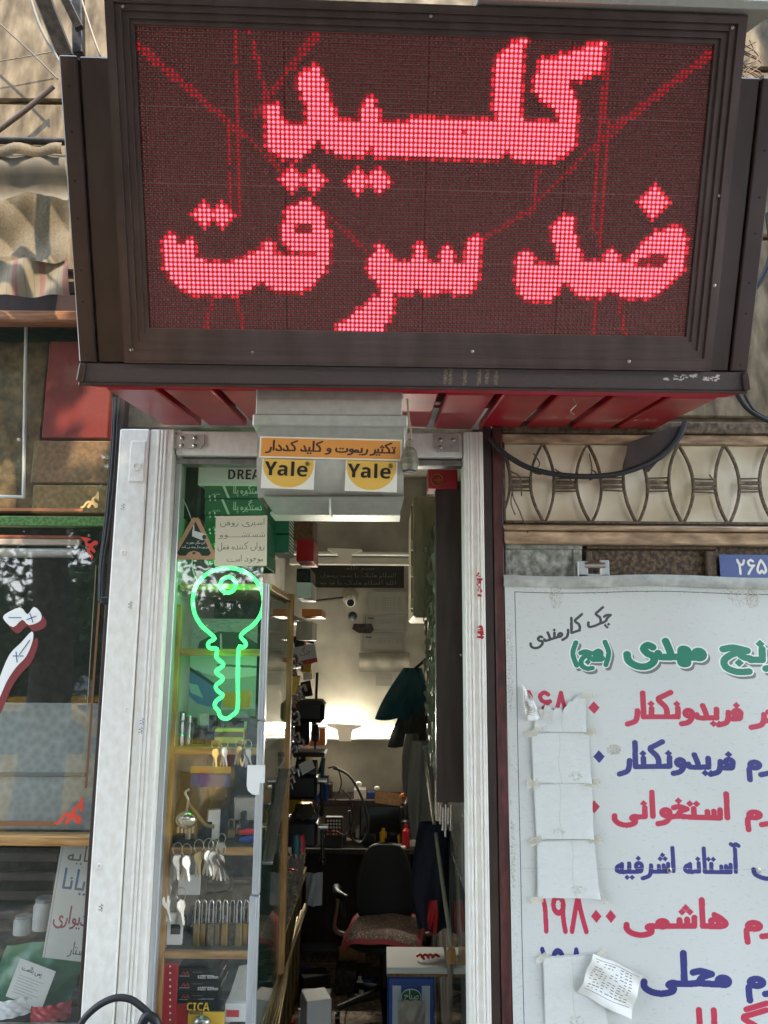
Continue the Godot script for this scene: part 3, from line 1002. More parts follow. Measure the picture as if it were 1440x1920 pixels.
# flat print: a thin card whose front carries the image. c: centre, w, h: size, b: turn
func card(b: MB, c: Vector3, w: float, h: float, turn := 0.0, tilt := 0.0, thick := 0.0008) -> void:
	var old := b.x
	b.x = b.x * Transform3D(Basis(Vector3.BACK, turn) * Basis(Vector3.RIGHT, tilt), c)
	b.quad(Vector3(-w / 2, h / 2, 0), Vector3(w / 2, h / 2, 0), Vector3(w / 2, -h / 2, 0), Vector3(-w / 2, -h / 2, 0), Vector3.BACK)
	b.quad(Vector3(-w / 2, h / 2, -thick), Vector3(w / 2, h / 2, -thick), Vector3(w / 2, -h / 2, -thick), Vector3(-w / 2, -h / 2, -thick), Vector3.FORWARD)
	for e in [[-1, 1, 1, 1], [1, 1, 1, -1], [1, -1, -1, -1], [-1, -1, -1, 1]]:
		b.quad(Vector3(e[0] * w / 2, e[1] * h / 2, 0), Vector3(e[2] * w / 2, e[3] * h / 2, 0), Vector3(e[2] * w / 2, e[3] * h / 2, -thick), Vector3(e[0] * w / 2, e[1] * h / 2, -thick), Vector3(e[0] + e[2], e[1] + e[3], 0).normalized())
	b.x = old

func facade() -> void:
	# white painted steel posts either side of the shop front
	var p := thing("door_post", "wide white painted metal post between the window with red scrolls and the key display", "post", Vector3(-0.74, 0, ZW))
	var b := MB.new()
	b.bx(Vector3(-0.088, 0, -0.12), Vector3(0.004, 2.44, 0), 0.004)
	obj("flat_profile", b, M.white_paint, p)
	b = MB.new()
	b.bx(Vector3(0.006, 0, -0.12), Vector3(0.081, 2.44, -0.006), 0.003)
	for x in [0.03, 0.041, 0.052]:
		b.bx(Vector3(x, 0, -0.01), Vector3(x + 0.0075, 2.438, -0.002), 0.0015)
	obj("grooved_profile", b, M.white_paint, p)
	b = MB.new()
	b.bx(Vector3(-0.05, 2.27, -0.002), Vector3(-0.004, 2.40, 0.004), 0.002)
	b.x = Transform3D(Basis(Vector3.RIGHT, PI / 2), Vector3(-0.027, 2.318, 0.004))
	b.lathe([Vector2(0.013, 0), Vector2(0.013, 0.003), Vector2(0.008, 0.003), Vector2(0.007, 0.001), Vector2(0, 0.001)], 16)
	obj("patch_plate", b, M.white_paint, p)
	for y in [1.585, 1.15, 2.05]:
		b = MB.new()
		b.x = Transform3D(Basis(Vector3.RIGHT, PI / 2), Vector3(-0.04 + 0.03 * sin(y * 9), y, 0))
		b.lathe([Vector2(0.009, 0), Vector2(0.009, 0.002), Vector2(0.006, 0.003), Vector2(0.005, 0.001), Vector2(0, 0.001)], 12)
		obj("filled_screw", b, M.white_paint, p)
	for q in [[0.035, 1.56, "2c4a86"], [0.033, 1.535, "2c4a86"], [-0.062, 2.2, "6d665c"], [-0.02, 1.9, "6d665c"], [-0.05, 1.05, "6d665c"]]:
		b = MB.new()
		for k in 7:
			b.box(Vector3(q[0] + 0.004 * sin(k * 2.2), q[1] - 0.003 * k, (0.0006 if q[0] < 0.0 else -0.0008) + 0.00004 * k), Vector3(0.003 + 0.002 * (k % 3), 0.002, 0.0008))
		obj("paint_mark", b, mat(Color(q[2]), 0.7), p)
	p = thing("door_post", "narrow white grooved aluminium post at the right of the open doorway", "post", Vector3(0.278, 0, ZW))
	b = MB.new()
	b.bx(Vector3(-0.03, FLOOR, -0.11), Vector3(0.03, 2.44, -0.004), 0.003)
	for x in [-0.02, -0.012, 0.008, 0.016]:
		b.bx(Vector3(x, 0, -0.008), Vector3(x + 0.006, 2.438, 0.0), 0.0015)
	obj("profile", b, M.white_paint, p)
	var rs := RandomNumberGenerator.new()
	rs.seed = 12
	for q in [[0.012, 1.925, 1.995], [0.014, 1.80, 1.835]]:
		b = MB.new()
		for k in 26:
			var y := lerpf(q[1], q[2], rs.randf())
			var w := rs.randf_range(0.003, 0.011)
			b.box(Vector3(q[0] + rs.randf_range(-0.006, 0.006), y, 0.001 + 0.00004 * k), Vector3(w, rs.randf_range(0.002, 0.008), 0.0006))
		obj("torn_red_sticker", b, M.red_card, p)
	# lintel with bracket plates
	p = thing("lintel", "white lintel rail under the red soffit with riveted bracket plates", "lintel", Vector3(-0.2, 2.39, ZW - 0.02))
	b = MB.new()
	b.bx(Vector3(-0.455, -0.028, -0.08), Vector3(0.446, 0.05, 0), 0.003)
	obj("rail", b, M.white_paint, p)
	b = MB.new()
	b.bx(Vector3(-0.455, -0.052, -0.07), Vector3(0.446, -0.034, -0.02), 0.002)
	obj("glazing_rail", b, M.alu, p)
	for q in [[-0.415, 4], [0.395, 3]]:
		b = MB.new()
		var poly := PackedVector2Array([Vector2(-0.045, -0.022), Vector2(0.038, -0.022), Vector2(0.05, -0.006), Vector2(0.05, 0.024), Vector2(-0.045, 0.024)])
		if q[0] > 0:
			poly = PackedVector2Array([Vector2(-0.04, -0.012), Vector2(-0.03, -0.026), Vector2(0.04, -0.026), Vector2(0.04, 0.03), Vector2(-0.04, 0.03)])
		b.x = Transform3D(Basis.IDENTITY, Vector3(q[0], 0.012, 0.008))
		b.prism(poly, 0.006)
		var pl := obj("bracket_plate", b, M.galv, p)
		for k in int(q[1]):
			var rv := MB.new()
			rv.x = Transform3D(Basis(Vector3.RIGHT, PI / 2), Vector3(q[0] - 0.02 + 0.04 * (k % 2), 0.012 + 0.012 - 0.024 * (k / 2), 0.008))
			rv.lathe([Vector2(0.007, 0), Vector2(0.006, 0.003), Vector2(0.003, 0.005), Vector2(0, 0.0055)], 12)
			obj("rivet", rv, M.nickel, pl)
	# galvanised duct box with the stickers
	var z := -1.93
	p = thing("duct_box", "galvanised sheet metal box with orange and yellow stickers hanging under the red soffit", "metal box")
	var r := R(478, 800, 760, 930, z)
	var yt: float = W(620, 748, z).y
	var yb: float = W(620, 778, z).y
	b = MB.new()
	b.bx(Vector3(r[0] - 0.004, yb, z - 0.2), Vector3(r[2] - 0.008, 2.43, z - 0.004), 0.003)
	obj("upper_duct", b, M.galv, p)
	b = MB.new()
	b.bx(Vector3(r[0] - 0.009, r[3] - 0.002, z - 0.205), Vector3(r[2] + 0.006, yb, z + 0.008), 0.004)
	obj("flange", b, M.galv, p)
	b = MB.new()
	var prof := []
	for k in 13:
		var t := float(k) / 12
		prof.append(Vector2(0.012 * sin(PI * minf(t * 1.1, 1.0)) - 0.03 * pow(t, 6), lerpf(r[3], r[1], t)))
	for k in 12:
		var a: Vector2 = prof[k]
		var c: Vector2 = prof[k + 1]
		var n1 := Vector3(0, (a - c).x * -1.0, absf(a.y - c.y)).normalized()
		b.quad(Vector3(r[0] + 0.006, a.y, z + a.x), Vector3(r[2] - 0.004, a.y, z + a.x), Vector3(r[2] - 0.004, c.y, z + c.x), Vector3(r[0] + 0.006, c.y, z + c.x), n1)
		for q in [[r[0] + 0.006, Vector3.LEFT], [r[2] - 0.004, Vector3.RIGHT]]:
			b.quad(Vector3(q[0], a.y, z + a.x), Vector3(q[0], a.y, z - 0.2), Vector3(q[0], c.y, z - 0.2), Vector3(q[0], c.y, z + c.x), q[1])
	obj("body", b, M.galv, p)
	b = MB.new()
	var fy: float = r[1]
	b.quad(Vector3(r[0] + 0.02, fy - 0.001, z - 0.012), Vector3(r[2] - 0.002, fy + 0.002, z - 0.012), Vector3(r[2] - 0.012, fy - 0.028, z - 0.1), Vector3(r[0] + 0.04, fy - 0.030, z - 0.1), Vector3(0, -0.9, 0.4))
	b.quad(Vector3(r[0] + 0.02, fy + 0.005, z - 0.016), Vector3(r[2] - 0.002, fy + 0.008, z - 0.016), Vector3(r[2] - 0.012, fy - 0.022, z - 0.104), Vector3(r[0] + 0.04, fy - 0.024, z - 0.104), Vector3(0, 0.9, -0.4))
	b.bx(Vector3(r[0] + 0.028, fy - 0.03, z - 0.2), Vector3(r[2] - 0.01, fy - 0.022, z - 0.1))
	obj("bottom_flap", b, M.galv, p)
	b = MB.new()
	b.bx(Vector3((r[0] + r[2]) / 2 - 0.002, fy - 0.04, z - 0.1), Vector3((r[0] + r[2]) / 2 + 0.002, fy + 0.0, z - 0.02), 0.001)
	obj("seam_clip", b, M.galv, p)
	# stickers on it
	var im := Image.create(530, 88, false, Image.FORMAT_RGB8)
	im.fill(Color("e9ddc8"))
	im.fill_rect(Rect2i(6, 6, 518, 76), Color("d98f3e"))
	write(im, "تکثیر ریموت و کلید کددار", 505, 56, 17, Color("3a1f14"), 0.2, 478)
	b = MB.new()
	card(b, W(620, 841, z + 0.0165), W(752, 841, z).x - W(487, 841, z).x, 0.054, -0.018)
	var stk := obj("orange_sticker", b, print_mat(im, 0.3), p)
	stk.set_meta("label", "orange sticker with dark Persian lettering")
	im = Image.create(200, 120, false, Image.FORMAT_RGB8)
	im.fill(Color("e2dccd"))
	for yy in 120:
		var dy := (yy - 22.0) / 92.0
		if absf(dy) < 1.0:
			var hw := 96.0 * sqrt(1.0 - dy * dy)
			im.fill_rect(Rect2i(int(100 - hw), yy, int(hw * 2), 1), Color("e0b04a"))
	for q in [[540, 889, 100, 56, -0.03], [696, 893, 98, 58, -0.025]]:
		b = MB.new()
		var c := W(q[0], q[1], z + 0.0165)
		card(b, c, q[2] * 1.3 / 1000.0, q[3] * 1.32 / 1000.0, q[4])
		var y1 := obj("yellow_sticker", b, print_mat(im, 0.35), p)
		words("lettering", "Yale", 0.034, Transform3D(Basis(Vector3.BACK, q[4]), c + Vector3(-0.004, 0.012, 0.001)), M.black, y1, true, 1.12)
		words("lettering", "®", 0.011, Transform3D(Basis(Vector3.BACK, q[4]), c + Vector3(0.047, 0.026, 0.001)), M.black, y1, true)
	# lamp holder on a cord
	z = -1.9
	var o := W(768, 850, z)
	p = thing("lamp_holder", "old grey bell shaped lamp holder hanging on a cord beside the metal box", "lamp holder", o)
	b = MB.new()
	b.tube(smooth([W(764, 748, z) - o, W(766, 780, z) - o, W(771, 812, z) - o, W(770, 828, z) - o], 6), 0.0028, 7)
	obj("cord", b, mat(Color("8a7f66"), 0.7), p)
	b = MB.new()
	b.lathe([Vector2(0.0, -0.044), Vector2(0.019, -0.044), Vector2(0.021, -0.03), Vector2(0.0235, -0.024), Vector2(0.0205, -0.008), Vector2(0.018, 0.004), Vector2(0.01, 0.014), Vector2(0.0085, 0.03), Vector2(0.004, 0.036), Vector2(0, 0.036)], 20)
	obj("shell", b, mat(Color("8d8672"), 0.5, 0.0, tex["dirt"], Vector3(6, 6, 6)), p)
	b = MB.new()
	b.lathe([Vector2(0.0, -0.0465), Vector2(0.015, -0.0465), Vector2(0.016, -0.044)], 16)
	obj("socket", b, M.black, p)
	# black strap in front of the window foot
	b = MB.new()
	b.x = Transform3D(Basis.IDENTITY, Vector3.ZERO)
	var zb := -2.2
	b.tube(smooth(wpts([[150, 1922], [165, 1902], [190, 1882], [218, 1871], [245, 1874], [268, 1890], [285, 1908], [296, 1930]], zb), 5), 0.0085, 10)
	p = thing("shoulder_bag", "black bag with an arched handle standing before the white post", "bag")
	obj("handle", b, M.rubber, p)
	b = MB.new()
	var hb := W(225, 1950, zb)
	b.box(hb + Vector3(0, -0.24, -0.02), Vector3(0.3, 0.44, 0.14), 0.05)
	obj("bag_body", b, M.black, p)
	b = MB.new()
	b.tube(smooth(wpts([[265, 1925], [275, 1905], [290, 1912], [300, 1935]], zb + 0.01), 4), 0.012, 8)
	obj("flap", b, M.black, p)

func scroll(px: float, py: float, s: float, mirror: float, z: float, m: Material, label: String, turn := 0.0) -> void:
	# painted corner ornament on glass: a leafy scroll
	var b := MB.new()
	b.x = Transform3D(Basis(Vector3.BACK, turn) * Basis.from_scale(Vector3(s * mirror, s, 1)), W(px, py, z))
	var pts := [Vector2(-1, -0.62), Vector2(-0.72, -0.5), Vector2(-0.55, -0.2), Vector2(-0.25, -0.02), Vector2(-0.05, -0.08), Vector2(0.02, 0.2), Vector2(0.3, 0.42), Vector2(0.5, 0.85), Vector2(0.62, 0.4), Vector2(0.6, -0.05), Vector2(0.45, 0.1), Vector2(0.3, 0.18), Vector2(0.2, 0.0), Vector2(0.35, -0.2), Vector2(0.55, -0.3), Vector2(0.55, -0.62), Vector2(0.3, -0.66), Vector2(0.2, -0.45), Vector2(0.0, -0.4), Vector2(-0.1, -0.6), Vector2(-0.3, -0.72), Vector2(-0.35, -0.5), Vector2(-0.2, -0.3), Vector2(-0.4, -0.3), Vector2(-0.55, -0.55), Vector2(-0.75, -0.7)]
	b.prism(PackedVector2Array(smooth(pts, 3, true)), 0.0008, false)
	solo("painted_scroll", b, m, label, "ornament")

func left_shop() -> void:
	var zg := -2.5
	# fixed joinery of the neighbouring shop window
	var shop := thing("shop_window", "neighbouring shop window with painted glass, green strip and wooden rails", "shop window", Vector3(0, 0, 0))
	var p := shop
	for q in [["glass_pane", -10, 600, 209, 962], ["glass_pane", -10, 988, 200, 1566], ["glass_pane", -10, 1590, 176, 1935]]:
		var b := MB.new()
		var r := R(q[1], q[2], q[3], q[4], zg)
		b.bx(Vector3(-1.95, r[1], zg - 0.005), Vector3(-0.832, r[3], zg))
		obj(q[0], b, M.glass, p)
	var b := MB.new()
	var r := R(0, 968, 200, 986, zg + 0.02)
	b.bx(Vector3(-1.95, r[1], zg - 0.02), Vector3(-0.835, r[3], zg + 0.02), 0.002)
	obj("green_strip", b, mat(Color("4f7a38"), 0.5, 0.0, noise("glitter", 0.2, ramp(0.6, 1.3), FastNoiseLite.TYPE_CELLULAR, 1), Vector3(2, 2, 2)), p)
	r = R(0, 1568, 170, 1587, zg + 0.03)
	b = MB.new()
	b.bx(Vector3(-1.95, r[1], zg - 0.03), Vector3(-0.842, r[3], zg + 0.03), 0.003)
	obj("wooden_rail", b, M.wood_h, p)
	r = R(0, 582, 130, 600, zg + 0.03)
	b = MB.new()
	b.bx(Vector3(-1.95, r[1], zg - 0.03), Vector3(-0.8, r[3], zg + 0.03), 0.003)
	obj("top_rail", b, mat(Color("b98768"), 0.5, 0.0, tex["grain"], Vector3(0.7, 6, 6)), p)
	b = MB.new()
	b.bx(Vector3(-1.95, r[3] + 0.002, zg - 0.03), Vector3(-0.8, r[3] + 0.2, zg - 0.004), 0.003)
	obj("dark_rail", b, M.dark_brown, p)
	b = MB.new()
	b.bx(Vector3(-1.95, -0.05, zg - 0.06), Vector3(-0.83, W(80, 1935, zg).y, zg + 0.01))
	obj("plinth", b, M.paving, p)
	b = MB.new()
	b.bx(Vector3(-0.848, 0.4, zg - 0.05), Vector3(-0.83, 2.6, zg + 0.05), 0.002)
	obj("dark_jamb", b, M.dark_brown, p)
	# box behind the glass
	b = MB.new()
	b.bx(Vector3(-2.0, 0.0, zg - 0.75), Vector3(-0.84, 2.95, zg - 0.7))
	b.bx(Vector3(-2.0, 0.0, zg - 0.7), Vector3(-1.95, 2.95, zg))
	b.bx(Vector3(-0.868, 0.0, zg - 0.7), Vector3(-0.866, 2.95, zg - 0.05))
	b.bx(Vector3(-2.0, 2.93, zg - 0.7), Vector3(-0.84, 2.97, zg))
	b.bx(Vector3(-2.0, 0.2, zg - 0.7), Vector3(-0.84, 0.25, zg))
	obj("display_back", b, mat(Color("3b352c"), 0.8, 0.0, tex["dirt"], Vector3(2, 2, 2)), p)
	# painted lines and scrolls on the glass
	b = MB.new()
	r = R(0, 953, 155, 958, zg + 0.001)
	b.bx(Vector3(-1.9, r[1], zg + 0.0005), Vector3(r[2], r[3], zg + 0.0012))
	obj("painted_line", b, mat(Color("a5643a"), 0.5), p)
	b = MB.new()
	var q0 := wpts([[186, 1130], [161, 1478]], zg + 0.0015)
	b.beam(q0[0], q0[1], 0.007, 0.0008)
	obj("painted_line", b, mat(Color("7d5330"), 0.5), p)
	b = MB.new()
	q0 = wpts([[180, 1060], [154, 1478]], zg + 0.0015)
	b.beam(q0[0], q0[1], 0.0022, 0.0008)
	obj("painted_line", b, mat(Color("9b8a63"), 0.5), p)
	b = MB.new()
	r = R(0, 1540, 105, 1549, zg + 0.001)
	b.bx(Vector3(-1.9, r[1], zg + 0.0005), Vector3(r[2], r[3], zg + 0.0012))
	obj("painted_line", b, mat(Color("7d5330"), 0.5), p)
	scroll(172, 938, 0.036, 1.0, zg + 0.002, mat(Color("d8b070"), 0.5), "gold painted scroll in the corner of the upper pane")
	scroll(165, 1024, 0.040, 1.0, zg + 0.002, mat(Color("c8382a"), 0.5), "red painted scroll just under the green strip", 1.3)
	scroll(135, 1522, 0.052, 1.0, zg + 0.002, mat(Color("d1472f"), 0.5), "large red painted scroll above the wooden rail")
	# painted letter, white with a dark red edge
	var lt := thing("painted_letter", "large white hand painted letter with dark red edge on the glass", "lettering")
	for q in [[Color("e8e6e0"), 0.0022, Vector2(0, 0)], [Color("7a2a2a"), 0.0014, Vector2(9, 12)]]:
		for s in [[[38, 1139], [52, 1152], [64, 1138], [77, 1150], [76, 1164], [55, 1172], [42, 1162], [25, 1176], [8, 1162], [10, 1152]], [[60, 1184], [62, 1200], [50, 1230], [30, 1252], [12, 1280], [-10, 1330], [-14, 1310], [0, 1270], [18, 1228], [40, 1205]]]:
			var pl := PackedVector2Array()
			for k in s:
				var w := W(k[0] + q[2].x, k[1] + q[2].y, zg)
				pl.append(Vector2(w.x, w.y))
			var lb := MB.new()
			lb.x = Transform3D(Basis.IDENTITY, Vector3(0, 0, zg + q[1]))
			lb.prism(PackedVector2Array(smooth(Array(pl), 3, true)), 0.0006, false)
			obj("stroke" if q[1] > 0.002 else "edge", lb, mat(q[0], 0.5), lt)
	for s in [[[16, 1158], [40, 1158]], [[56, 1150], [62, 1167]], [[50, 1162], [68, 1155]], [[30, 1222], [32, 1242]], [[24, 1230], [44, 1230]], [[36, 1228], [56, 1200]]]:
		var lb := MB.new()
		lb.beam(W(s[0][0], s[0][1], zg + 0.003), W(s[1][0], s[1][1], zg + 0.003), 0.003, 0.0004)
		obj("blue_brush_mark", lb, mat(Color("3a6a8a"), 0.6), lt)
	# things behind the glass
	var zi := zg - 0.09
	b = MB.new()
	rbox(b, 85, 640, 206, 822, zi, 0.25, 0.004)
	solo("red_box", b, mat(Color("80231a"), 0.6), "dull red box high up behind the upper window pane", "box")
	b = MB.new()
	rbox(b, 60, 826, 206, 906, zi, 0.25, 0.004)
	solo("cardboard_box", b, M.carton, "brown cardboard box under the red box behind the upper pane", "box")
	b = MB.new()
	rbox(b, 60, 909, 206, 962, zi, 0.25, 0.004)
	solo("cardboard_box", b, mat(Color("a5844e"), 0.8, 0.0, tex["fine"], Vector3(3, 3, 3)), "darker flat cardboard box at the bottom of the upper pane", "box")
	b = MB.new()
	rbox(b, -60, 640, 78, 960, zi - 0.1, 0.15, 0.004)
	solo("plywood_panel", b, mat(Color("86693c"), 0.7, 0.0, tex["dirt"], Vector3(2, 2, 2)), "olive brown panel behind the white rods of the upper pane", "panel")
	p = thing("rod_stand", "thin white rods meeting at a corner behind the upper pane", "rods")
	b = MB.new()
	b.tube(wpts([[49, 600], [44, 932]], zg - 0.12), 0.006, 8)
	obj("upright_rod", b, M.white_plastic, p)
	b = MB.new()
	b.tube(wpts([[-40, 930], [46, 932]], zg - 0.12), 0.006, 8)
	obj("cross_rod", b, M.white_plastic, p)
	p = thing("curtain_roller", "grey roller tube with pinkish rail behind the green strip", "roller blind")
	b = MB.new()
	b.tube(wpts([[-150, 1037], [140, 1037]], zg - 0.15), 0.016, 14)
	obj("tube", b, M.galv, p)
	b = MB.new()
	b.tube(wpts([[134, 1037], [150, 1037]], zg - 0.15), 0.012, 14)
	obj("end_cap", b, M.nickel, p)
	b = MB.new()
	rbox(b, -150, 1010, 150, 1021, zg - 0.14, 0.02)
	obj("rail", b, mat(Color("c9b7a5"), 0.5), p)
	b = MB.new()
	rbox(b, -150, 1003, 150, 1009, zg - 0.14, 0.02)
	obj("pink_edge", b, mat(Color("a5583a"), 0.5), p)
	b = MB.new()
	rbox(b, -120, 1318, 184, 1556, zg - 0.06, 0.02, 0.004)
	p = solo("white_cabinet_panel", b, mat(Color("9aa09b"), 0.5, 0.0, noise("dotty", 0.09, ramp(0.8, 1.0), FastNoiseLite.TYPE_CELLULAR, 1), Vector3(2, 2, 2)), "pale grey perforated panel behind the lower part of the painted pane", "panel")
	b = MB.new()
	rbox(b, -120, 1448, 160, 1456, zg - 0.055, 0.01)
	obj("groove", b, mat(Color("5e635f"), 0.5), p)
	for k in 9:
		b = MB.new()
		rbox(b, -150, 1600 + k * 36, 175, 1616 + k * 36, zg - 0.4, 0.02, 0.002)
		obj("slat", b, M.dark_brown, shop)
	im_board(zg)
	# jars and bags in the bottom pane
	for q in [[80, 1715, 18, 52, "white plastic jar standing before the dark slats"], [42, 1735, 16, 30, "small grey jar beside the white plastic jar"]]:
		p = thing("jar", q[4], "jar", W(q[0], q[1] + q[3] * 0.5, zg - 0.25))
		b = MB.new()
		var s := 0.0018
		b.lathe([Vector2(0, 0), Vector2(q[2] * s, 0), Vector2(q[2] * s, q[3] * s * 0.75), Vector2(q[2] * s * 0.8, q[3] * s * 0.85), Vector2(0, q[3] * s * 0.85)], 14)
		obj("jar_body", b, mat(Color("b9bcb8"), 0.3), p)
		b = MB.new()
		b.lathe([Vector2(0, q[3] * s * 0.86), Vector2(q[2] * s * 0.85, q[3] * s * 0.86), Vector2(q[2] * s * 0.85, q[3] * s), Vector2(0, q[3] * s)], 14)
		obj("lid", b, mat(Color("8c908c"), 0.3), p)
	var im := Image.create(160, 150, false, Image.FORMAT_RGB8)
	im.fill(Color("c6c6be"))
	write(im, "پس بلاست", 110, 36, 9, Color("33332f"), 0.14)
	for k in 7:
		im.fill_rect(Rect2i(20, 58 + k * 11, 110 - (k * 17) % 40, 2), Color("8a8a86"))
	p = thing("green_bag", "green plastic bag with a printed paper tag lying in the bottom pane", "bag")
	b = MB.new()
	var c0 := W(70, 1830, zg - 0.14)
	b.grid(10, 8, func(s, t): return c0 + Vector3((s - 0.5) * 0.26 + (0.5 - t) * 0.06, (0.5 - t) * 0.2 + 0.03 * (s - 0.5), 0.03 * sin(PI * s) * sin(PI * t) + 0.006 * sin(s * 17.0 + t * 9.0)))
	obj("bag_sheet", b, mat(Color("2f6a48"), 0.35), p)
	b = MB.new()
	card(b, c0 + Vector3(0.0, -0.005, 0.045), 0.115, 0.11, -0.32)
	obj("paper_tag", b, print_mat(im), p)
	for q in [[95, 1905, "red plastic packet lying on the sill below the green bag", M.red_card], [20, 1895, "crumpled clear packet on the sill beside the red packet", M.paper]]:
		b = MB.new()
		c0 = W(q[0], q[1], zg - 0.1)
		b.grid(8, 6, func(s, t): return c0 + Vector3((s - 0.5) * 0.12, (0.5 - t) * 0.05 + 0.02 * s, 0.02 * sin(PI * s) + 0.005 * sin(s * 23.0 + t * 13.0)))
		solo("packet", b, q[3], q[2], "packet")
	# bundle of black cables strapped to the post
	p = thing("cable_bundle", "bundle of black cables strapped down the side of the white post", "cables")
	for k in 4:
		b = MB.new()
		var pts := wpts([[214 + k * 3, 745], [208 + k * 3, 860], [197 + k * 3, 980], [188 + k * 2, 1060], [186 + k * 2, 1128]], zg + 0.045 + 0.004 * (k % 2))
		b.tube(smooth(pts, 5), 0.0042, 7)
		obj("cable", b, M.rubber, p)
	b = MB.new()
	b.box(W(199, 1126, zg + 0.045), Vector3(0.03, 0.022, 0.02), 0.003)
	obj("clamp", b, M.black, p)
	# folded striped awning and what hangs above the window
	var za := -2.38
	b = MB.new()
	b.grid(60, 36, func(s, t): return W(lerpf(-60, 128, s), lerpf(375, 490, t) + 8 * sin(s * 7.0 + t * 2.0), za) + Vector3(0, 0, 0.014 * sin(t * 5.0 + s * 3.0) + 0.009 * absf(sin(s * 8.0 - t * 4.0)) + 0.003 * sin(s * 23.0 + t * 9.0)))
	p = thing("folded_awning", "folded beige canvas awning with pink and green stripes above the window", "awning")
	obj("canvas_fold", b, M.canvas, p)
	var st := Image.create(256, 64, false, Image.FORMAT_RGB8)
	for x in 256:
		var c := Color("8a7b65")
		if (x / 2) % 32 > 24:
			c = Color("86625a")
		elif (x / 2) % 32 == 18 or (x / 2) % 32 == 8:
			c = Color("66705c")
		st.fill_rect(Rect2i(x, 0, 1, 64), c)
	b = MB.new()
	b.grid(24, 6, func(s, t): return W(lerpf(-60, 130, s), lerpf(486, 555, t), za + 0.01) + Vector3(0, 0, 0.012 * sin(s * 13.0 + t * 3.0)))
	obj("striped_valance", b, print_mat(st, 0.95), p)
	b = MB.new()
	b.grid(20, 8, func(s, t): return W(lerpf(-60, 125, s), lerpf(290, 372, t), za - 0.02) + Vector3(0, 0, 0.02 * sin(t * 6.0) + 0.004 * sin(s * 11.0)))
	obj("upper_canvas", b, mat(Color("857c6e"), 0.9, 0.0, tex["blot"], Vector3(3, 3, 3)), p)
	b = MB.new()
	b.tube(wpts([[-60, 262], [130, 266]], za), 0.012, 10)
	obj("roller_bar", b, M.steel, p)
	b = MB.new()
	b.grid(16, 4, func(s, t): return W(lerpf(-60, 118, s), lerpf(270, 292, t), za + 0.005) + Vector3(0, 0, 0.01 * sin(s * 15.0) + 0.01 * sin(t * 3.0)))
	obj("canvas_edge", b, M.canvas, p)
	# steel brackets and loose cables at the top left
	p = thing("steel_bracket", "dark steel angle bracket holding the display at its top left corner", "bracket")
	b = MB.new()
	b.beam(W(70, -30, -1.95), W(125, 110, -2.0), 0.045, 0.02, 0.003)
	obj("angle_bar", b, M.steel, p)
	b = MB.new()
	b.beam(W(108, -30, -1.97), W(150, 55, -2.0), 0.025, 0.02, 0.003)
	obj("brace", b, M.steel, p)
	b = MB.new()
	b.beam(W(146, -30, -2.05), W(148, 105, -2.05), 0.03, 0.03, 0.003)
	obj("upright", b, M.steel, p)
	for q in [[[[52, -20], [75, 50], [108, 110], [138, 160]], 0.0045, -1.93, "grey cable running down past the steel bracket", "7f776b"], [[[0, 45], [60, 100], [108, 148]], 0.003, -2.4, "thin wire slanting across the stone wall", "6a6055"], [[[-10, 250], [50, 205], [100, 162]], 0.009, -2.42, "rusty rod leaning from the wall to the casing", "4d4038"], [[[150, -10], [172, 60], [188, 105]], 0.003, -2.0, "pale wire hanging beside the display corner", "9a8f7c"], [[[-10, 116], [40, 108], [110, 95]], 0.002, -2.43, "hair thin wire sagging over the stone wall", "857a6a"]]:
		b = MB.new()
		b.tube(smooth(wpts(q[0], q[2]), 6), q[1], 7)
		solo("cable", b, mat(Color(q[4]), 0.6), q[3], "cable")

func im_board(zg: float) -> void:
	var im := Image.create(200, 420, false, Image.FORMAT_RGB8)
	im.fill(Color("b9bab2"))
	im.fill_rect(Rect2i(8, 0, 2, 420), Color("6d6d68"))
	write(im, "پایه", 150, 60, 24, Color("5e5b45"), 0.13, 120)
	write(im, "ایانا", 160, 165, 30, Color("3b5f7d"), 0.15, 135)
	write(im, "دیواری", 165, 290, 26, Color("8a3440"), 0.15, 150)
	write(im, "رستار", 190, 395, 18, Color("55524c"), 0.12)
	var b := MB.new()
	b.x = Transform3D(Basis(Vector3.BACK, -0.1), W(138, 1690, zg - 0.1))
	card(b, Vector3(0.004, 0, 0), 0.14, 0.33, 0.0, 0.0, 0.006)
	solo("price_board", b, print_mat(im, 0.5), "white board with grey, blue and red Persian words leaning behind the glass", "board")

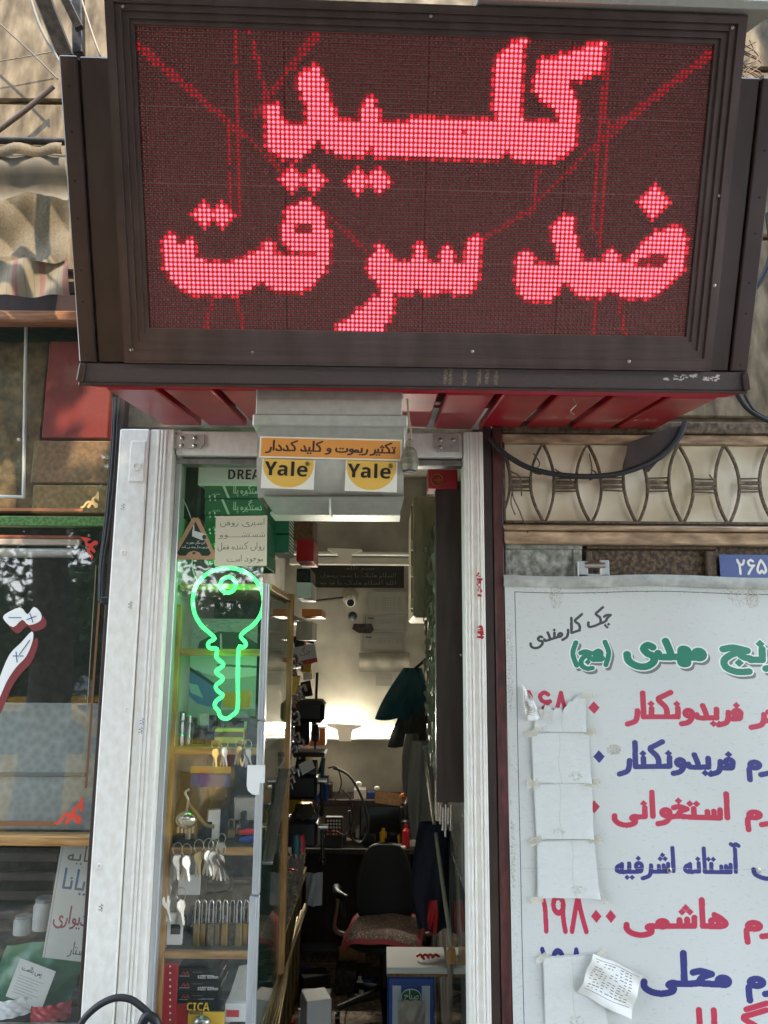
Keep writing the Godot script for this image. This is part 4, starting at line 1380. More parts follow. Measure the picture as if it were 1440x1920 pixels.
func right_shop() -> void:
	# dark and red timber beside the post
	var b := MB.new()
	b.bx(Vector3(0.31, 0, -2.56), Vector3(0.336, 2.46, -2.436), 0.002)
	solo("timber_strip", b, M.dark_brown, "dark brown timber strip against the narrow white post", "timber")
	b = MB.new()
	b.bx(Vector3(0.338, 0, -2.56), Vector3(0.368, 2.46, -2.43), 0.003)
	solo("timber_strip", b, M.red_wood, "dull red painted timber strip beside the price banner", "timber")
	var z := -2.47
	# transom light with bent iron bars
	var p := thing("transom_window", "yellowed frosted transom window with bent iron bars in lens shapes", "window")
	var r := R(945, 835, 1440, 985, z)
	var x1 := 1.75
	b = MB.new()
	b.bx(Vector3(0.37, r[1] - 0.01, z - 0.01), Vector3(x1, r[3] + 0.005, z - 0.004))
	obj("frosted_pane", b, M.frosted, p)
	b = MB.new()
	b.bx(Vector3(0.37, r[3], z - 0.08), Vector3(x1, r[3] + 0.03, z + 0.02), 0.003)
	obj("head_rail", b, M.cream_wood, p)
	b = MB.new()
	b.bx(Vector3(0.37, r[3] + 0.032, z - 0.08), Vector3(x1, r[3] + 0.07, z + 0.03), 0.003)
	obj("upper_rail", b, M.rust, p)
	b = MB.new()
	b.bx(Vector3(0.37, r[1], z), Vector3(0.378, r[3], z + 0.03), 0.001)
	b.bx(Vector3(0.37, r[1], z), Vector3(x1, r[1] + 0.008, z + 0.03), 0.001)
	obj("bar_frame", b, M.rust, p)
	# the bars: bowed pairs that touch at top and bottom, joined by short straps
	var zb := z + 0.018
	var step: float = W(1030, 910, zb).x - W(944, 910, zb).x
	var xc: float = W(980, 910, zb).x
	var hh: float = (r[3] - r[1]) / 2 - 0.006
	var cy: float = (r[1] + r[3]) / 2
	for k in 9:
		var cx := xc - step * 0.55 + k * step
		for s in [-1.0, 1.0]:
			var pts := []
			for i in 13:
				var t := -1.0 + i / 6.0
				pts.append(Vector3(cx + s * ((0.035 + 0.002 * sin(k * 3.7 + s)) * (1.0 - t * t) + 0.003) + 0.002 * sin(k * 5.1 + t * 2.0), cy + t * hh, zb + 0.002 * sin(k * 2.3 + s)))
			b = MB.new()
			for i in 12:
				if pts[i].x > 0.375 and pts[i].x < 1.74:
					b.beam(pts[i], pts[i + 1], 0.0075, 0.012, 0.001)
			if b.v.size():
				obj("bowed_bar", b, M.rust, p)
		for q in [[0.018, 0.004], [0.004, 0.011], [-0.012, 0.009], [-0.024, 0.004]]:
			b = MB.new()
			b.box(Vector3(cx + step / 2, cy + q[0] + 0.002 * sin(k * 4.3), zb), Vector3(step - 0.07, q[1], 0.008), 0.001, Basis(Vector3.BACK, 0.03 * sin(k * 2.9 + q[0] * 300.0)))
			obj("strap", b, M.rust, p)
	# ledge under it
	b = MB.new()
	r = R(940, 987, 1440, 1020, -2.42)
	b.bx(Vector3(0.37, r[1], -2.55), Vector3(x1, r[3] - 0.016, -2.425), 0.004)
	b.bx(Vector3(0.37, r[3] - 0.014, -2.55), Vector3(x1, r[3], -2.41), 0.004)
	solo("window_ledge", b, M.cream_wood, "peach painted wooden ledge with dirty grooves under the transom window", "ledge")
	# metal door under the banner
	p = thing("metal_door", "old metal door with a grey panel and a rust brown panel behind the banner", "door")
	z = -2.46
	b = MB.new()
	b.bx(Vector3(0.37, 0.0, z - 0.06), Vector3(x1, r[1], z - 0.02))
	obj("door_leaf", b, M.door_brown, p)
	var q := R(947, 1022, 1086, 1092, z)
	b = MB.new()
	b.bx(Vector3(q[0], 0.3, z - 0.02), Vector3(q[2], q[3], z - 0.004), 0.002)
	obj("grey_panel", b, M.door_grey, p)
	for e in [[947, 1020, 1092, 1030], [947, 1030, 957, 1100], [1076, 1030, 1092, 1100]]:
		b = MB.new()
		rbox(b, e[0], e[1], e[2], e[3], z + 0.006, 0.02, 0.003)
		obj("moulding", b, M.door_grey, p)
	for e in [[1100, 1020, 1345, 1030], [1100, 1032, 1112, 1100], [1326, 1032, 1345, 1100]]:
		b = MB.new()
		rbox(b, e[0], e[1], e[2], e[3], z + 0.004, 0.02, 0.003)
		obj("moulding", b, mat(Color("6d5a44"), 0.55, 0.0, tex["dirt"], Vector3(5, 5, 5)), p)
	p = thing("door_lock", "silver U shaped padlock clasp on the metal door above the banner", "lock")
	b = MB.new()
	rbox(b, 1084, 1052, 1142, 1082, z + 0.03, 0.012, 0.002)
	b.bx(Vector3(0, 0, 0), Vector3(0.0001, 0.0001, 0.0001))
	var cut := MB.new()
	for e in [[1084, 1052, 1103, 1083], [1126, 1050, 1143, 1083], [1084, 1076, 1143, 1084]]:
		rbox(cut, e[0], e[1], e[2], e[3], z + 0.032, 0.014, 0.002)
	obj("clasp", cut, M.white_alu, p)
	b = MB.new()
	b.cyl(W(1096, 1060, z + 0.026), W(1134, 1060, z + 0.026), 0.011, 14)
	obj("barrel", b, M.nickel, p)
	# number plate
	p = thing("number_plate", "blue enamel house number plate with white Persian digits", "number plate")
	var pr := R(1350, 1040, 1452, 1086, z + 0.012)
	var im := Image.create(220, 100, false, Image.FORMAT_RGB8)
	im.fill(Color("12408c"))
	for k in 700:
		im.fill_rect(Rect2i(rng.randi() % 218, rng.randi() % 98, 2, 1), Color("12408c").lerp(Color("476a94"), rng.randf()))
	write(im, "۵۶۲", 188, 78, 32, Color("e3e3da"), 0.15)
	var ib := MB.new()
	card(ib, Vector3((pr[0] + pr[2]) / 2, (pr[1] + pr[3]) / 2, z + 0.012), pr[2] - pr[0], pr[3] - pr[1], 0.0, 0.0, 0.002)
	obj("plate", ib, print_mat(im, 0.3), p)
	banner()
	# cables over the transom and beside the sign
	for c in [[[[918, 822], [945, 850], [1000, 880], [1080, 893], [1160, 888], [1230, 862], [1270, 825], [1285, 790]], 0.0085, -2.41, "thick black cable sagging across the transom window"], [[[1380, 735], [1400, 765], [1430, 785], [1460, 795]], 0.007, -2.3, "black cable curving out from under the display corner"], [[[1396, 740], [1415, 770], [1450, 790]], 0.004, -2.32, "thin black cable beside the display corner"], [[[1370, 560], [1415, 540], [1445, 480], [1440, 400]], 0.009, -2.3, "black conduit bending along the wall beside the display"]]:
		b = MB.new()
		b.tube(smooth(wpts(c[0], c[2]), 7), c[1], 9)
		solo("cable", b, M.rubber, c[3], "cable")
	p = thing("wire_tangle", "tangle of rusty twisted wire ends hanging on the transom bars", "wire")
	for c in [[[951, 852], [958, 890], [962, 930], [975, 960], [990, 1000]], [[948, 845], [955, 880], [975, 895], [978, 930]], [[965, 905], [958, 940], [966, 965]], [[1000, 850], [1012, 870], [1000, 885], [1015, 890]], [[1105, 850], [1110, 880], [1106, 900], [1118, 888], [1108, 880]], [[1040, 880], [1070, 900], [1090, 940]], [[1020, 978], [1045, 980]], [[1330, 890], [1340, 905], [1335, 912]]]:
		b = MB.new()
		b.tube(smooth(wpts(c, -2.425), 6), 0.0022, 6)
		obj("wire_end", b, M.rust, p)
	p = thing("wire_tangle", "knot of twisted wires on the wall beside the upper right of the display", "wire")
	for k in 9:
		b = MB.new()
		var pts := []
		for i in 6:
			pts.append(W(1395 + 22 * sin(k * 1.7 + i * 2.1) + i * 6, 85 + i * 22 + 10 * cos(k * 2.3 + i), -2.4))
		b.tube(smooth(pts, 5), 0.0025, 6)
		obj("wire", b, M.rust, p)
	b = MB.new()
	var pl := PackedVector2Array()
	for c in [[1180, 828], [1262, 800], [1285, 795], [1260, 838], [1232, 868], [1218, 884], [1205, 872], [1170, 880]]:
		var w := W(c[0], c[1], -2.41)
		pl.append(Vector2(w.x, w.y))
	b.x = Transform3D(Basis.IDENTITY, Vector3(0, 0, -2.42))
	b.prism(pl, 0.004)
	solo("steel_plate", b, M.dark_brown, "rusty brown steel plate hanging over the transom bars", "plate")

func banner() -> void:
	var bx0 := 0.368
	var by1 := 1.985
	var bw := 0.9
	var bh := 1.56
	var K := 1000.0
	var z := -2.43
	var f := func(px: float, py: float) -> Vector2:
		var w := W(px, py, z)
		return Vector2((w.x - bx0) * K, (by1 - w.y) * K)
	var im := Image.create(900, 1560, false, Image.FORMAT_RGB8)
	im.fill(Color("c9cbc7"))
	var rr := RandomNumberGenerator.new()
	rr.seed = 9
	for k in 9000:
		var o := rr.randf_range(0.94, 1.03)
		im.fill_rect(Rect2i(rr.randi() % 890, rr.randi() % 1550, rr.randi() % 12 + 1, rr.randi() % 3 + 1), Color(0.788 * o, 0.796 * o, 0.78 * o))
	# printed border line and dirt runs from the top hem
	var a: Vector2 = f.call(965, 1109)
	var c: Vector2 = f.call(1440, 1119)
	im.fill_rect(Rect2i(int(a.x), int(a.y), 880, 2), Color("3b3f42"))
	im.fill_rect(Rect2i(int(a.x), int(a.y), 2, 1450), Color("3b3f42"))
	for q in [[1042, 1115, 14, 26], [1385, 1110, 26, 26], [1410, 1120, 14, 20], [1150, 1405, 14, 10], [955, 1250, 6, 90], [960, 1600, 6, 60]]:
		var p: Vector2 = f.call(q[0], q[1])
		stain(im, p, Vector2(q[2] * 1.5, q[3] * 1.5), Color("8d8672"), 420, rr)
	stain(im, Vector2(450, 30), Vector2(440, 18), Color("9a9484"), 700, rr)
	stain(im, Vector2(14, 700), Vector2(12, 700), Color("9a9484"), 700, rr)
	var green := Color("167a5f")
	var redc := Color("b8304a")
	var blue := Color("2f3276")
	var rows := [
		["چک کارمندی", 1147, 1162, 12.0, 158, Color("3a3b3d"), 0.19, -0.30], 
		["رنج", 1478, 1236, 24.0, 134, green, 0.25, 0.0], ["مهدی", 1322, 1234, 25.0, 155, green, 0.25, 0.0], ["(عج)", 1147, 1236, 17.0, 78, green, 0.25, 0.0],
		["حر", 1472, 1350, 19.0, 62, redc, 0.25, 0.0], ["فریدونکنار", 1392, 1347, 19.0, 214, redc, 0.25, 0.0], ["۰", 1122, 1342, 21.0, 18, redc, 0.25, 0.0], ["۸۶۱", 1068, 1340, 24.0, 84, redc, 0.16, 0.0],
		["رم", 1456, 1438, 19.0, 62, blue, 0.25, 0.0], ["فریدونکنار", 1377, 1440, 19.0, 214, blue, 0.25, 0.0], ["۰", 1131, 1434, 21.0, 18, blue, 0.25, 0.0],
		["رم", 1464, 1532, 19.0, 74, redc, 0.25, 0.0], ["استخوانی", 1371, 1534, 19.0, 224, redc, 0.25, 0.0], ["۰", 1122, 1528, 21.0, 18, redc, 0.25, 0.0],
		["ی", 1466, 1634, 17.0, 62, blue, 0.235, 0.0], ["آستانه اشرفیه", 1386, 1636, 18.0, 235, blue, 0.2, 0.0],
		["رم", 1470, 1742, 20.0, 82, redc, 0.25, 0.0], ["هاشمی", 1366, 1738, 20.0, 198, redc, 0.25, 0.0], ["۰۰۸۹۱", 1158, 1746, 35.0, 150, redc, 0.15, 0.0],
		["رم", 1478, 1848, 22.0, 88, blue, 0.25, 0.0], ["محلی", 1372, 1846, 23.0, 172, blue, 0.25, 0.0], ["۰۰۸۹۱", 1150, 1848, 35.0, 140, blue, 0.15, 0.0],
		["گیلان", 1440, 1945, 20.0, 220, redc, 0.25, 0.0]]
	for t in rows:
		var p: Vector2 = f.call(t[1], t[2])
		var e: Vector2 = f.call(t[1] - t[4], t[2])
		var unit: float = t[3] * (p.x - e.x) / t[4]
		if t[5] == green:
			write(im, t[0], p.x + 7, p.y + 9, unit, Color("6e736f"), t[6] + 0.05, p.x - e.x)
			write(im, t[0], p.x, p.y, unit, Color("e2e6e2"), t[6] + 0.1, p.x - e.x)
		write(im, t[0], p.x, p.y, unit, t[5], t[6], p.x - e.x, t[7])
	# a crease across
	a = f.call(977, 1627)
	for k in 700:
		if rr.randf() < 0.7:
			im.fill_rect(Rect2i(int(a.x) + k, int(a.y) + (k / 160) % 2, 2, 1), Color("a3a5a1"))
	var p := thing("price_banner", "white vinyl banner with green, red and blue Persian price lines over the metal door", "banner")
	var b := MB.new()
	b.grid(36, 60, func(s, t): return Vector3(bx0 + bw * s, by1 - bh * t - 0.004 * sin(s * 9.0) * (1.0 - t), z + 0.004 * sin(s * 11.0 + t * 5.0) * sin(t * 13.0) + (0.006 * sin(s * 17.0) if t < 0.02 else 0.0)))
	obj("vinyl_sheet", b, print_mat(im, 0.45), p)
	b = MB.new()
	b.grid(40, 3, func(s, t): return Vector3(bx0 - 0.004 + bw * s, by1 + 0.006 - 0.035 * t - 0.004 * sin(s * 9.0), z + 0.008 + 0.006 * sin(PI * t) + 0.002 * sin(s * 31.0)))
	obj("top_hem", b, mat(Color("c9cac2"), 0.5, 0.0, tex["blot"], Vector3(5, 5, 5)), p)
	for q in [[1255, 1632], [1422, 1632]]:
		b = MB.new()
		b.x = Transform3D(Basis(Vector3.RIGHT, PI / 2), W(q[0], q[1], z + 0.006))
		b.lathe([Vector2(0.004, 0), Vector2(0.007, 0.0006), Vector2(0.0075, 0.002), Vector2(0.005, 0.0026), Vector2(0.004, 0.001)], 14)
		obj("eyelet", b, M.nickel, p)
	# sheets of paper taped over the prices
	var sheets := [[[1002, 1338], [1098, 1306], [1098, 1372], [1002, 1372], "blank paper with a torn upper edge taped below the first price"], [[996, 1374], [1104, 1372], [1108, 1468], [1000, 1468], "blank paper taped second from the torn paper"], [[1000, 1470], [1110, 1466], [1112, 1572], [1006, 1574], "blank paper taped beside the red three word price line"], [[1006, 1576], [1114, 1574], [1124, 1684], [1008, 1684], "blank paper with a loose corner taped above the uncovered red price"], [[1018, 1792], [1122, 1788], [1140, 1935], [1022, 1935], "blank paper taped over the blue price under the crumpled note"]]
	for s in sheets:
		var pi := Image.create(128, 128, false, Image.FORMAT_RGB8)
		pi.fill(Color("cfd1cd"))
		for k in 500:
			var o := rr.randf_range(0.98, 1.02)
			pi.fill_rect(Rect2i(rr.randi() % 120, rr.randi() % 124, rr.randi() % 16 + 2, rr.randi() % 5 + 1), Color(0.812 * o, 0.82 * o, 0.804 * o))
		var fx := 40 + rr.randi() % 40
		for k in 128:
			pi.set_pixel(clampi(fx + int(3 * sin(k * 0.06)), 0, 127), k, Color("b4b6b1"))
			if k % 3:
				pi.set_pixel(k, 1 + rr.randi() % 2, Color("8d8f8a"))
				pi.set_pixel(rr.randi() % 2, k, Color("9d9f9a"))
		stain(pi, Vector2(20 + rr.randi() % 90, 110), Vector2(16, 10), Color("9a9482"), 60, rr)
		b = MB.new()
		var q := wpts(s.slice(0, 4), z + 0.0065)
		var torn := 1.0 if s == sheets[0] else 0.0
		b.grid(24, 12, func(u, v): return (q[0] as Vector3).lerp(q[1], u).lerp((q[3] as Vector3).lerp(q[2], u), v) + Vector3(0.0012 * sin(v * 23.0) * (u - 0.5), (0.012 * sin(u * 9.0) + 0.006 * sin(u * 31.0) + 0.004 * sin(u * 67.0)) * torn * (1.0 - v) + 0.001 * sin(u * 19.0) * (0.5 - v), 0.002 * sin(u * 5.0 + v * 4.0) + 0.0016 * absf(sin(u * 3.1 + fx)) + 0.016 * pow(u * v, 10.0)))
		var o := solo("paper_sheet", b, print_mat(pi, 0.8), s[4], "paper")
		for k in 4:
			var tp := MB.new()
			var at: Vector3 = q[k] + Vector3(0.003 * (1 if k == 1 or k == 2 else -1), rr.randf_range(-0.004, 0.004), 0.005)
			tp.box(at, Vector3(0.036, 0.015, 0.0004), 0.0, Basis(Vector3.BACK, rr.randf_range(-0.7, 0.7)))
			obj("adhesive_tape", tp, M.tape, o)
	for q in [[[1112, 1788], [1205, 1828], [1180, 1905], [1083, 1862], "crumpled printed note hanging askew over the blank paper", 120], [[978, 1282], [1000, 1310], [1012, 1348], [985, 1352], "torn scrap of a printed note curling off the banner", 40]]:
		var ni := Image.create(128, 128, false, Image.FORMAT_RGB8)
		ni.fill(Color("dcdad4"))
		for k in 11:
			for w in 9:
				if rr.randf() < 0.8:
					ni.fill_rect(Rect2i(12 + w * 11, 14 + k * 8, 4 + rr.randi() % 6, 2), Color("4a4a48"))
		ni.fill_rect(Rect2i(8, 8, 112, 1), Color("3d3d3b"))
		ni.fill_rect(Rect2i(8, 104, 112, 1), Color("3d3d3b"))
		b = MB.new()
		var c4 := wpts(q.slice(0, 4), z + 0.018)
		b.grid(10, 10, func(u, v): return (c4[0] as Vector3).lerp(c4[1], u).lerp((c4[3] as Vector3).lerp(c4[2], u), v) + Vector3(0, 0, 0.006 * sin(u * 9.0 + v * 3.0) + 0.006 * sin(v * 11.0 - u * 4.0) + 0.02 * u * v))
		solo("printed_note", b, print_mat(ni, 0.8), q[4], "note")
func key_shape(s := 1.0, long := 1.0) -> MB:
	var b := MB.new()
	var pl := [Vector2(0.0, 0.012), Vector2(0.009, 0.008), Vector2(0.011, -0.002), Vector2(0.006, -0.011), Vector2(0.0035, -0.014), Vector2(0.0035, -0.02), Vector2(0.0022, -0.0225), Vector2(0.0036, -0.026), Vector2(0.002, -0.029), Vector2(0.0034, -0.033), Vector2(0.0022, -0.036), Vector2(0.0012, -0.040), Vector2(-0.0025, -0.038), Vector2(-0.0035, -0.014), Vector2(-0.006, -0.011), Vector2(-0.011, -0.002), Vector2(-0.009, 0.008)]
	b.x = Transform3D(Basis.from_scale(Vector3(s, s * long, s)), Vector3.ZERO)
	b.prism(PackedVector2Array(pl), 0.0022)
	return b

func key_ring(px: float, py: float, z: float, n: int, m: Material, label: String, s := 1.0) -> void:
	var o := thing("key_ring", label, "keys", W(px, py, z))
	var b := MB.new()
	var pts := []
	for k in 16:
		pts.append(Vector3(cos(TAU * k / 16) * 0.011 * s, sin(TAU * k / 16) * 0.014 * s, 0))
	b.tube(pts, 0.0011 * s, 6, true)
	obj("ring", b, M.nickel, o)
	var km := key_shape(s, 1.1).mesh()
	for k in n:
		var a := obj("key", km, m if k % 3 else M.nickel, o)
		var t := (k - (n - 1) / 2.0) * 0.2
		a.transform = Transform3D(Basis(Vector3.BACK, t) * Basis(Vector3.UP, t * 2.0 + 0.3), Vector3(sin(t) * 0.012, -0.024 * s, 0.004 * k - 0.004))

func crate(called: String, label: String, x0: float, y0: float, x1: float, y1: float, z: float, d: float, m: Material, cat := "box", group := "") -> MeshInstance3D:
	var b := MB.new()
	rbox(b, x0, y0, x1, y1, z, d, 0.0015)
	return solo(called, b, m, label, cat, group)

func show_case() -> void:
	var zg := -2.47
	var xl := -0.655
	var xr: float = W(500, 1100, zg).x
	var zb := -3.12
	var ytop: float = W(410, 862, zg).y
	var c := thing("display_case", "glazed display case with wooden shelves and aluminium edges left of the doorway", "display case")
	# front window, aluminium edges
	var b := MB.new()
	b.bx(Vector3(xl, 0.1, zg - 0.005), Vector3(xr - 0.012, ytop, zg))
	obj("front_pane", b, M.glass, c)
	for q in [[0.1, 1.06], [1.065, 1.55], [1.555, 1.965]]:
		b = MB.new()
		b.bx(Vector3(xr - 0.013 - (0.006 if q[0] < 1.0 else 0.0), q[0], zg - 0.02), Vector3(xr + 0.008, q[1], zg + 0.006), 0.002)
		b.bx(Vector3(xr - 0.002, q[0], zg + 0.004), Vector3(xr + 0.001, q[1], zg + 0.009), 0.001)
		obj("corner_stile", b, M.white_alu, c)
	b = MB.new()
	b.bx(Vector3(xl - 0.004, 0.1, zg - 0.03), Vector3(xl + 0.014, ytop + 0.01, zg + 0.008), 0.002)
	obj("wall_stile", b, M.white_alu, c)
	b = MB.new()
	b.bx(Vector3(xr - 0.003, 0.1, zb + 0.03), Vector3(xr + 0.002, 1.93, zg - 0.022))
	obj("side_pane", b, M.glass_green, c)
	b = MB.new()
	b.beam(Vector3(xr + 0.008, 1.33, zb + 0.05), Vector3(xr + 0.008, 1.1, zg - 0.2), 0.02, 0.012, 0.002)
	obj("sliding_rail", b, M.alu, c)
	# timber
	b = MB.new()
	b.bx(Vector3(xl + 0.001, 0.1, zg - 0.085), Vector3(xl + 0.021, 1.9, zg - 0.06), 0.002)
	obj("upright", b, M.wood, c)
	b = MB.new()
	b.bx(Vector3(xr - 0.018, 0.55, zb - 0.03), Vector3(xr + 0.012, 1.98, zb), 0.002)
	obj("upright", b, M.wood, c)
	b = MB.new()
	b.bx(Vector3(xl + 0.001, 1.95, zb), Vector3(xr + 0.004, 1.97, zg - 0.1), 0.002)
	obj("top_board", b, M.wood_h, c)
	b = MB.new()
	b.bx(Vector3(xl, 0.1, zb - 0.02), Vector3(xr - 0.02, 1.95, zb))
	obj("back_board", b, mat(Color("4c5a50"), 0.7, 0.0, tex["dirt"], Vector3(2, 2, 2)), c)
	var shelf_y := []
	for py in [1217, 1402, 1590, 1784]:
		var y: float = W(400, py, zg - 0.06).y
		shelf_y.append(y)
		b = MB.new()
		b.bx(Vector3(xl + 0.022, y - 0.02, zb + 0.001), Vector3(xr - 0.016, y, zg - 0.075))
		obj("shelf", b, mat(Color("5e5a4c"), 0.6, 0.0, tex["blot"], Vector3(3, 3, 3)), c)
		b = MB.new()
		b.bx(Vector3(xl + 0.0215, y - 0.021, zg - 0.074), Vector3(xr - 0.015, y + 0.001, zg - 0.06), 0.002)
		obj("shelf_edge", b, M.wood_h, c)
	b = MB.new()
	b.bx(Vector3(xl + 0.022, 0.2, zb), Vector3(xr - 0.016, 0.56, zg - 0.3))
	obj("lower_shelf", b, mat(Color("5e5a4c"), 0.6), c)
	b = MB.new()
	var lp := R(463, 1435, 496, 1490, zg + 0.012)
	b.x = Transform3D(Basis.IDENTITY, Vector3(lp[0], lp[1], zg + 0.014))
	var lw: float = lp[2] - lp[0]
	var lh: float = lp[3] - lp[1]
	b.prism(PackedVector2Array([Vector2(0, lh), Vector2(lw, lh), Vector2(lw, lh * 0.4), Vector2(lw * 0.72, lh * 0.4), Vector2(lw * 0.72, lh * 0.28), Vector2(lw * 0.72, 0), Vector2(lw * 0.35, 0), Vector2(lw * 0.08, lh * 0.14), Vector2(0, lh * 0.3)]), 0.008)
	obj("latch_plate", b, M.white_plastic, c)
	# ---- neon key
	var nk := thing("neon_key", "glowing green neon sign in the shape of a key behind the glass", "neon sign")
	var zk := zg - 0.035
	var pts := []
	for q in [[490, 1320], [455, 1282], [400, 1232], [352, 1150], [338, 1050], [360, 955], [420, 882], [500, 842], [585, 830], [670, 846], [750, 892], [808, 970], [828, 1060], [810, 1150], [760, 1222], [690, 1275], [670, 1308], [700, 1342], [705, 1366], [682, 1381], [655, 1388], [650, 1600], [648, 1800], [612, 1850], [570, 1875], [530, 1860], [515, 1820], [490, 1788], [500, 1752], [540, 1722], [540, 1705], [508, 1680], [497, 1645], [538, 1612], [542, 1590], [506, 1562], [502, 1542], [544, 1510], [545, 1490], [510, 1460], [500, 1440], [505, 1390], [460, 1386], [442, 1366], [455, 1340]]:
		pts.append(W(270 + q[0] / 3.693, 840 + q[1] / 3.693, zk))
	b = MB.new()
	b.tube(smooth(pts, 3, true), 0.0058, 8, true)
	var ng := glow(Color(0.2, 1.0, 0.36), 1.0, Color(0.1, 0.6, 0.3))
	obj("neon_tube", b, ng, nk)
	pts = []
	var hc := W(270 + 582 / 3.693, 840 + 948 / 3.693, zk)
	for k in 20:
		pts.append(hc + Vector3(cos(TAU * k / 20), sin(TAU * k / 20), 0) * 0.0245)
	b = MB.new()
	b.tube(pts, 0.0058, 8, true)
	obj("neon_tube", b, ng, nk)
	for py in [1090, 1180]:
		var l := OmniLight3D.new()
		l.name = "neon_light"
		l.position = W(429, py, zk - 0.02) if py == 1090 else W(427, 1270, zk - 0.02)
		l.light_color = Color(0.15, 1.0, 0.45)
		l.light_energy = 0.004
		l.light_size = 0.05
		l.omni_range = 4.0
		l.omni_attenuation = 2.0
		l.shadow_enabled = true
		nk.add_child(l, true)
	b = MB.new()
	b.tube(smooth(wpts([[325, 912], [345, 940], [358, 972], [366, 1010], [360, 1060], [372, 1095]], zk - 0.01), 6), 0.0016, 6)
	obj("lead_wire", b, M.paper, nk)
	# ---- sticker and notes on the glass
	var im := Image.create(256, 256, false, Image.FORMAT_RGB8)
	im.fill(Color("b08a68"))
	poly_fill(im, smooth([Vector2(128, 26), Vector2(228, 218), Vector2(214, 234), Vector2(42, 234), Vector2(28, 218)], 1, true), Color("12301f"))
	poly_fill(im, [Vector2(112, 78), Vector2(176, 98), Vector2(196, 104), Vector2(192, 132), Vector2(172, 140), Vector2(112, 116)], Color("c9cfc9"))
	poly_fill(im, [Vector2(116, 46), Vector2(122, 46), Vector2(124, 80), Vector2(114, 80)], Color("c9cfc9"))
	blot(im, Vector2(184, 120), 12, 14, Color("2a3a30"), false)
	write(im, "این مکان مجهز به", 190, 160, 7.5, Color("cfd6cf"), 0.13)
	write(im, "دوربین مدار بسته می باشد", 214, 186, 7, Color("cfd6cf"), 0.13)
	poly_fill(im, [Vector2(80, 234), Vector2(98, 212), Vector2(128, 204), Vector2(158, 212), Vector2(176, 234)], Color("b08a68"))
	blot(im, Vector2(128, 218), 10, 7, Color("24402f"), false)
	b = MB.new()
	var tr := PackedVector2Array()
	var ctr := W(365, 1010, zg + 0.002)
	var hw := 0.069
	for q in [Vector2(0, 0.94), Vector2(0.1, 0.98), Vector2(0.18, 0.9), Vector2(0.98, -0.72), Vector2(0.98, -0.86), Vector2(0.88, -0.94), Vector2(-0.88, -0.94), Vector2(-0.98, -0.86), Vector2(-0.98, -0.72), Vector2(-0.18, 0.9), Vector2(-0.1, 0.98)]:
		tr.append(q * hw)
	b.x = Transform3D(Basis.IDENTITY, ctr)
	b.prism(tr, 0.0008, false)
	solo("warning_sticker", b, print_mat(im, 0.4), "triangular dark green camera warning sticker with tan rim on the glass", "sticker")
	im = Image.create(300, 290, false, Image.FORMAT_RGB8)
	im.fill(Color("cfc9ad"))
	for k in 800:
		im.fill_rect(Rect2i(rng.randi() % 298, rng.randi() % 288, 3, 2), Color("cfc9ad").lerp(Color("bdb698"), rng.randf()))
	write(im, "اسپری روغن", 288, 52, 16, Color("2b2b26"), 0.085, 268)
	write(im, "شستشـــوو", 288, 122, 16, Color("2b2b26"), 0.085, 270)
	write(im, "روان کننده قفل", 286, 192, 16, Color("2b2b26"), 0.085, 276)
	write(im, "موجود است", 280, 262, 16, Color("2b2b26"), 0.085, 215)
	b = MB.new()
	card(b, W(452, 1014, zg + 0.003), W(500, 1014, zg).x - W(403, 1014, zg).x, 0.158, 0.02)
	solo("paper_notice", b, print_mat(im, 0.8), "cream paper notice with four handwritten Persian lines taped on the glass", "notice")
	# ---- card behind the key, painted with the street reflection of the glass
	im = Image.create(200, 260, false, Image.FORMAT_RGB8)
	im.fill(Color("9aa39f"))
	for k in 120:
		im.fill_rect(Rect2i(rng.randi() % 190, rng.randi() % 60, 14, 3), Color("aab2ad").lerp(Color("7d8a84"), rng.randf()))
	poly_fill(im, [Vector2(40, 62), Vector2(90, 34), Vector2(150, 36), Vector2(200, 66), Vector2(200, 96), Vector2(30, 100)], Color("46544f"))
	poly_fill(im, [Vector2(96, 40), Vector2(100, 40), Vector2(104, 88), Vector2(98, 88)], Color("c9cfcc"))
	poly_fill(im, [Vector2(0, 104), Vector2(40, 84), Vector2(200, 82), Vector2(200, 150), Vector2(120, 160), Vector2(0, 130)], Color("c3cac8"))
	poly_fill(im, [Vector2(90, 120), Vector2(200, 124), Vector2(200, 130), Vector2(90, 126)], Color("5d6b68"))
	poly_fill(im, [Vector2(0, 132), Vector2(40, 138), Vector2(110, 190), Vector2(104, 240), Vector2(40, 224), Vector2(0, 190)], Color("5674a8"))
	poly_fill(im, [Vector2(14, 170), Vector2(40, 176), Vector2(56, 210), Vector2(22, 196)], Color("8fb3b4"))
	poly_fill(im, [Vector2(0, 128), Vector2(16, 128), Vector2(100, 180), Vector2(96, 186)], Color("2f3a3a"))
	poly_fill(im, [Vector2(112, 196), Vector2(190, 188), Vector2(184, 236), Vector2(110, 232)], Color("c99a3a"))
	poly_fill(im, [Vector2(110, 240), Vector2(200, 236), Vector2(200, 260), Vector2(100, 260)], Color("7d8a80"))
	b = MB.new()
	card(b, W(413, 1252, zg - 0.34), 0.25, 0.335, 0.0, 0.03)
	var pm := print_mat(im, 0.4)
	solo("painted_reflection", b, pm, "added card behind the neon key painted with the street and cars reflected in the glass", "picture")
	# ---- on top of the case
	var dream := crate("white_box", "white carton with dark capital letters on top of the display case", 372, 855, 494, 910, zg - 0.12, 0.2, M.white_plastic)
	words("lettering", "DREA", 0.033, Transform3D(Basis.IDENTITY, W(457, 890, zg - 0.1185)), M.black, dream, true, 0.95)
	im = Image.create(320, 80, false, Image.FORMAT_RGB8)
	im.fill(Color("1c6a45"))
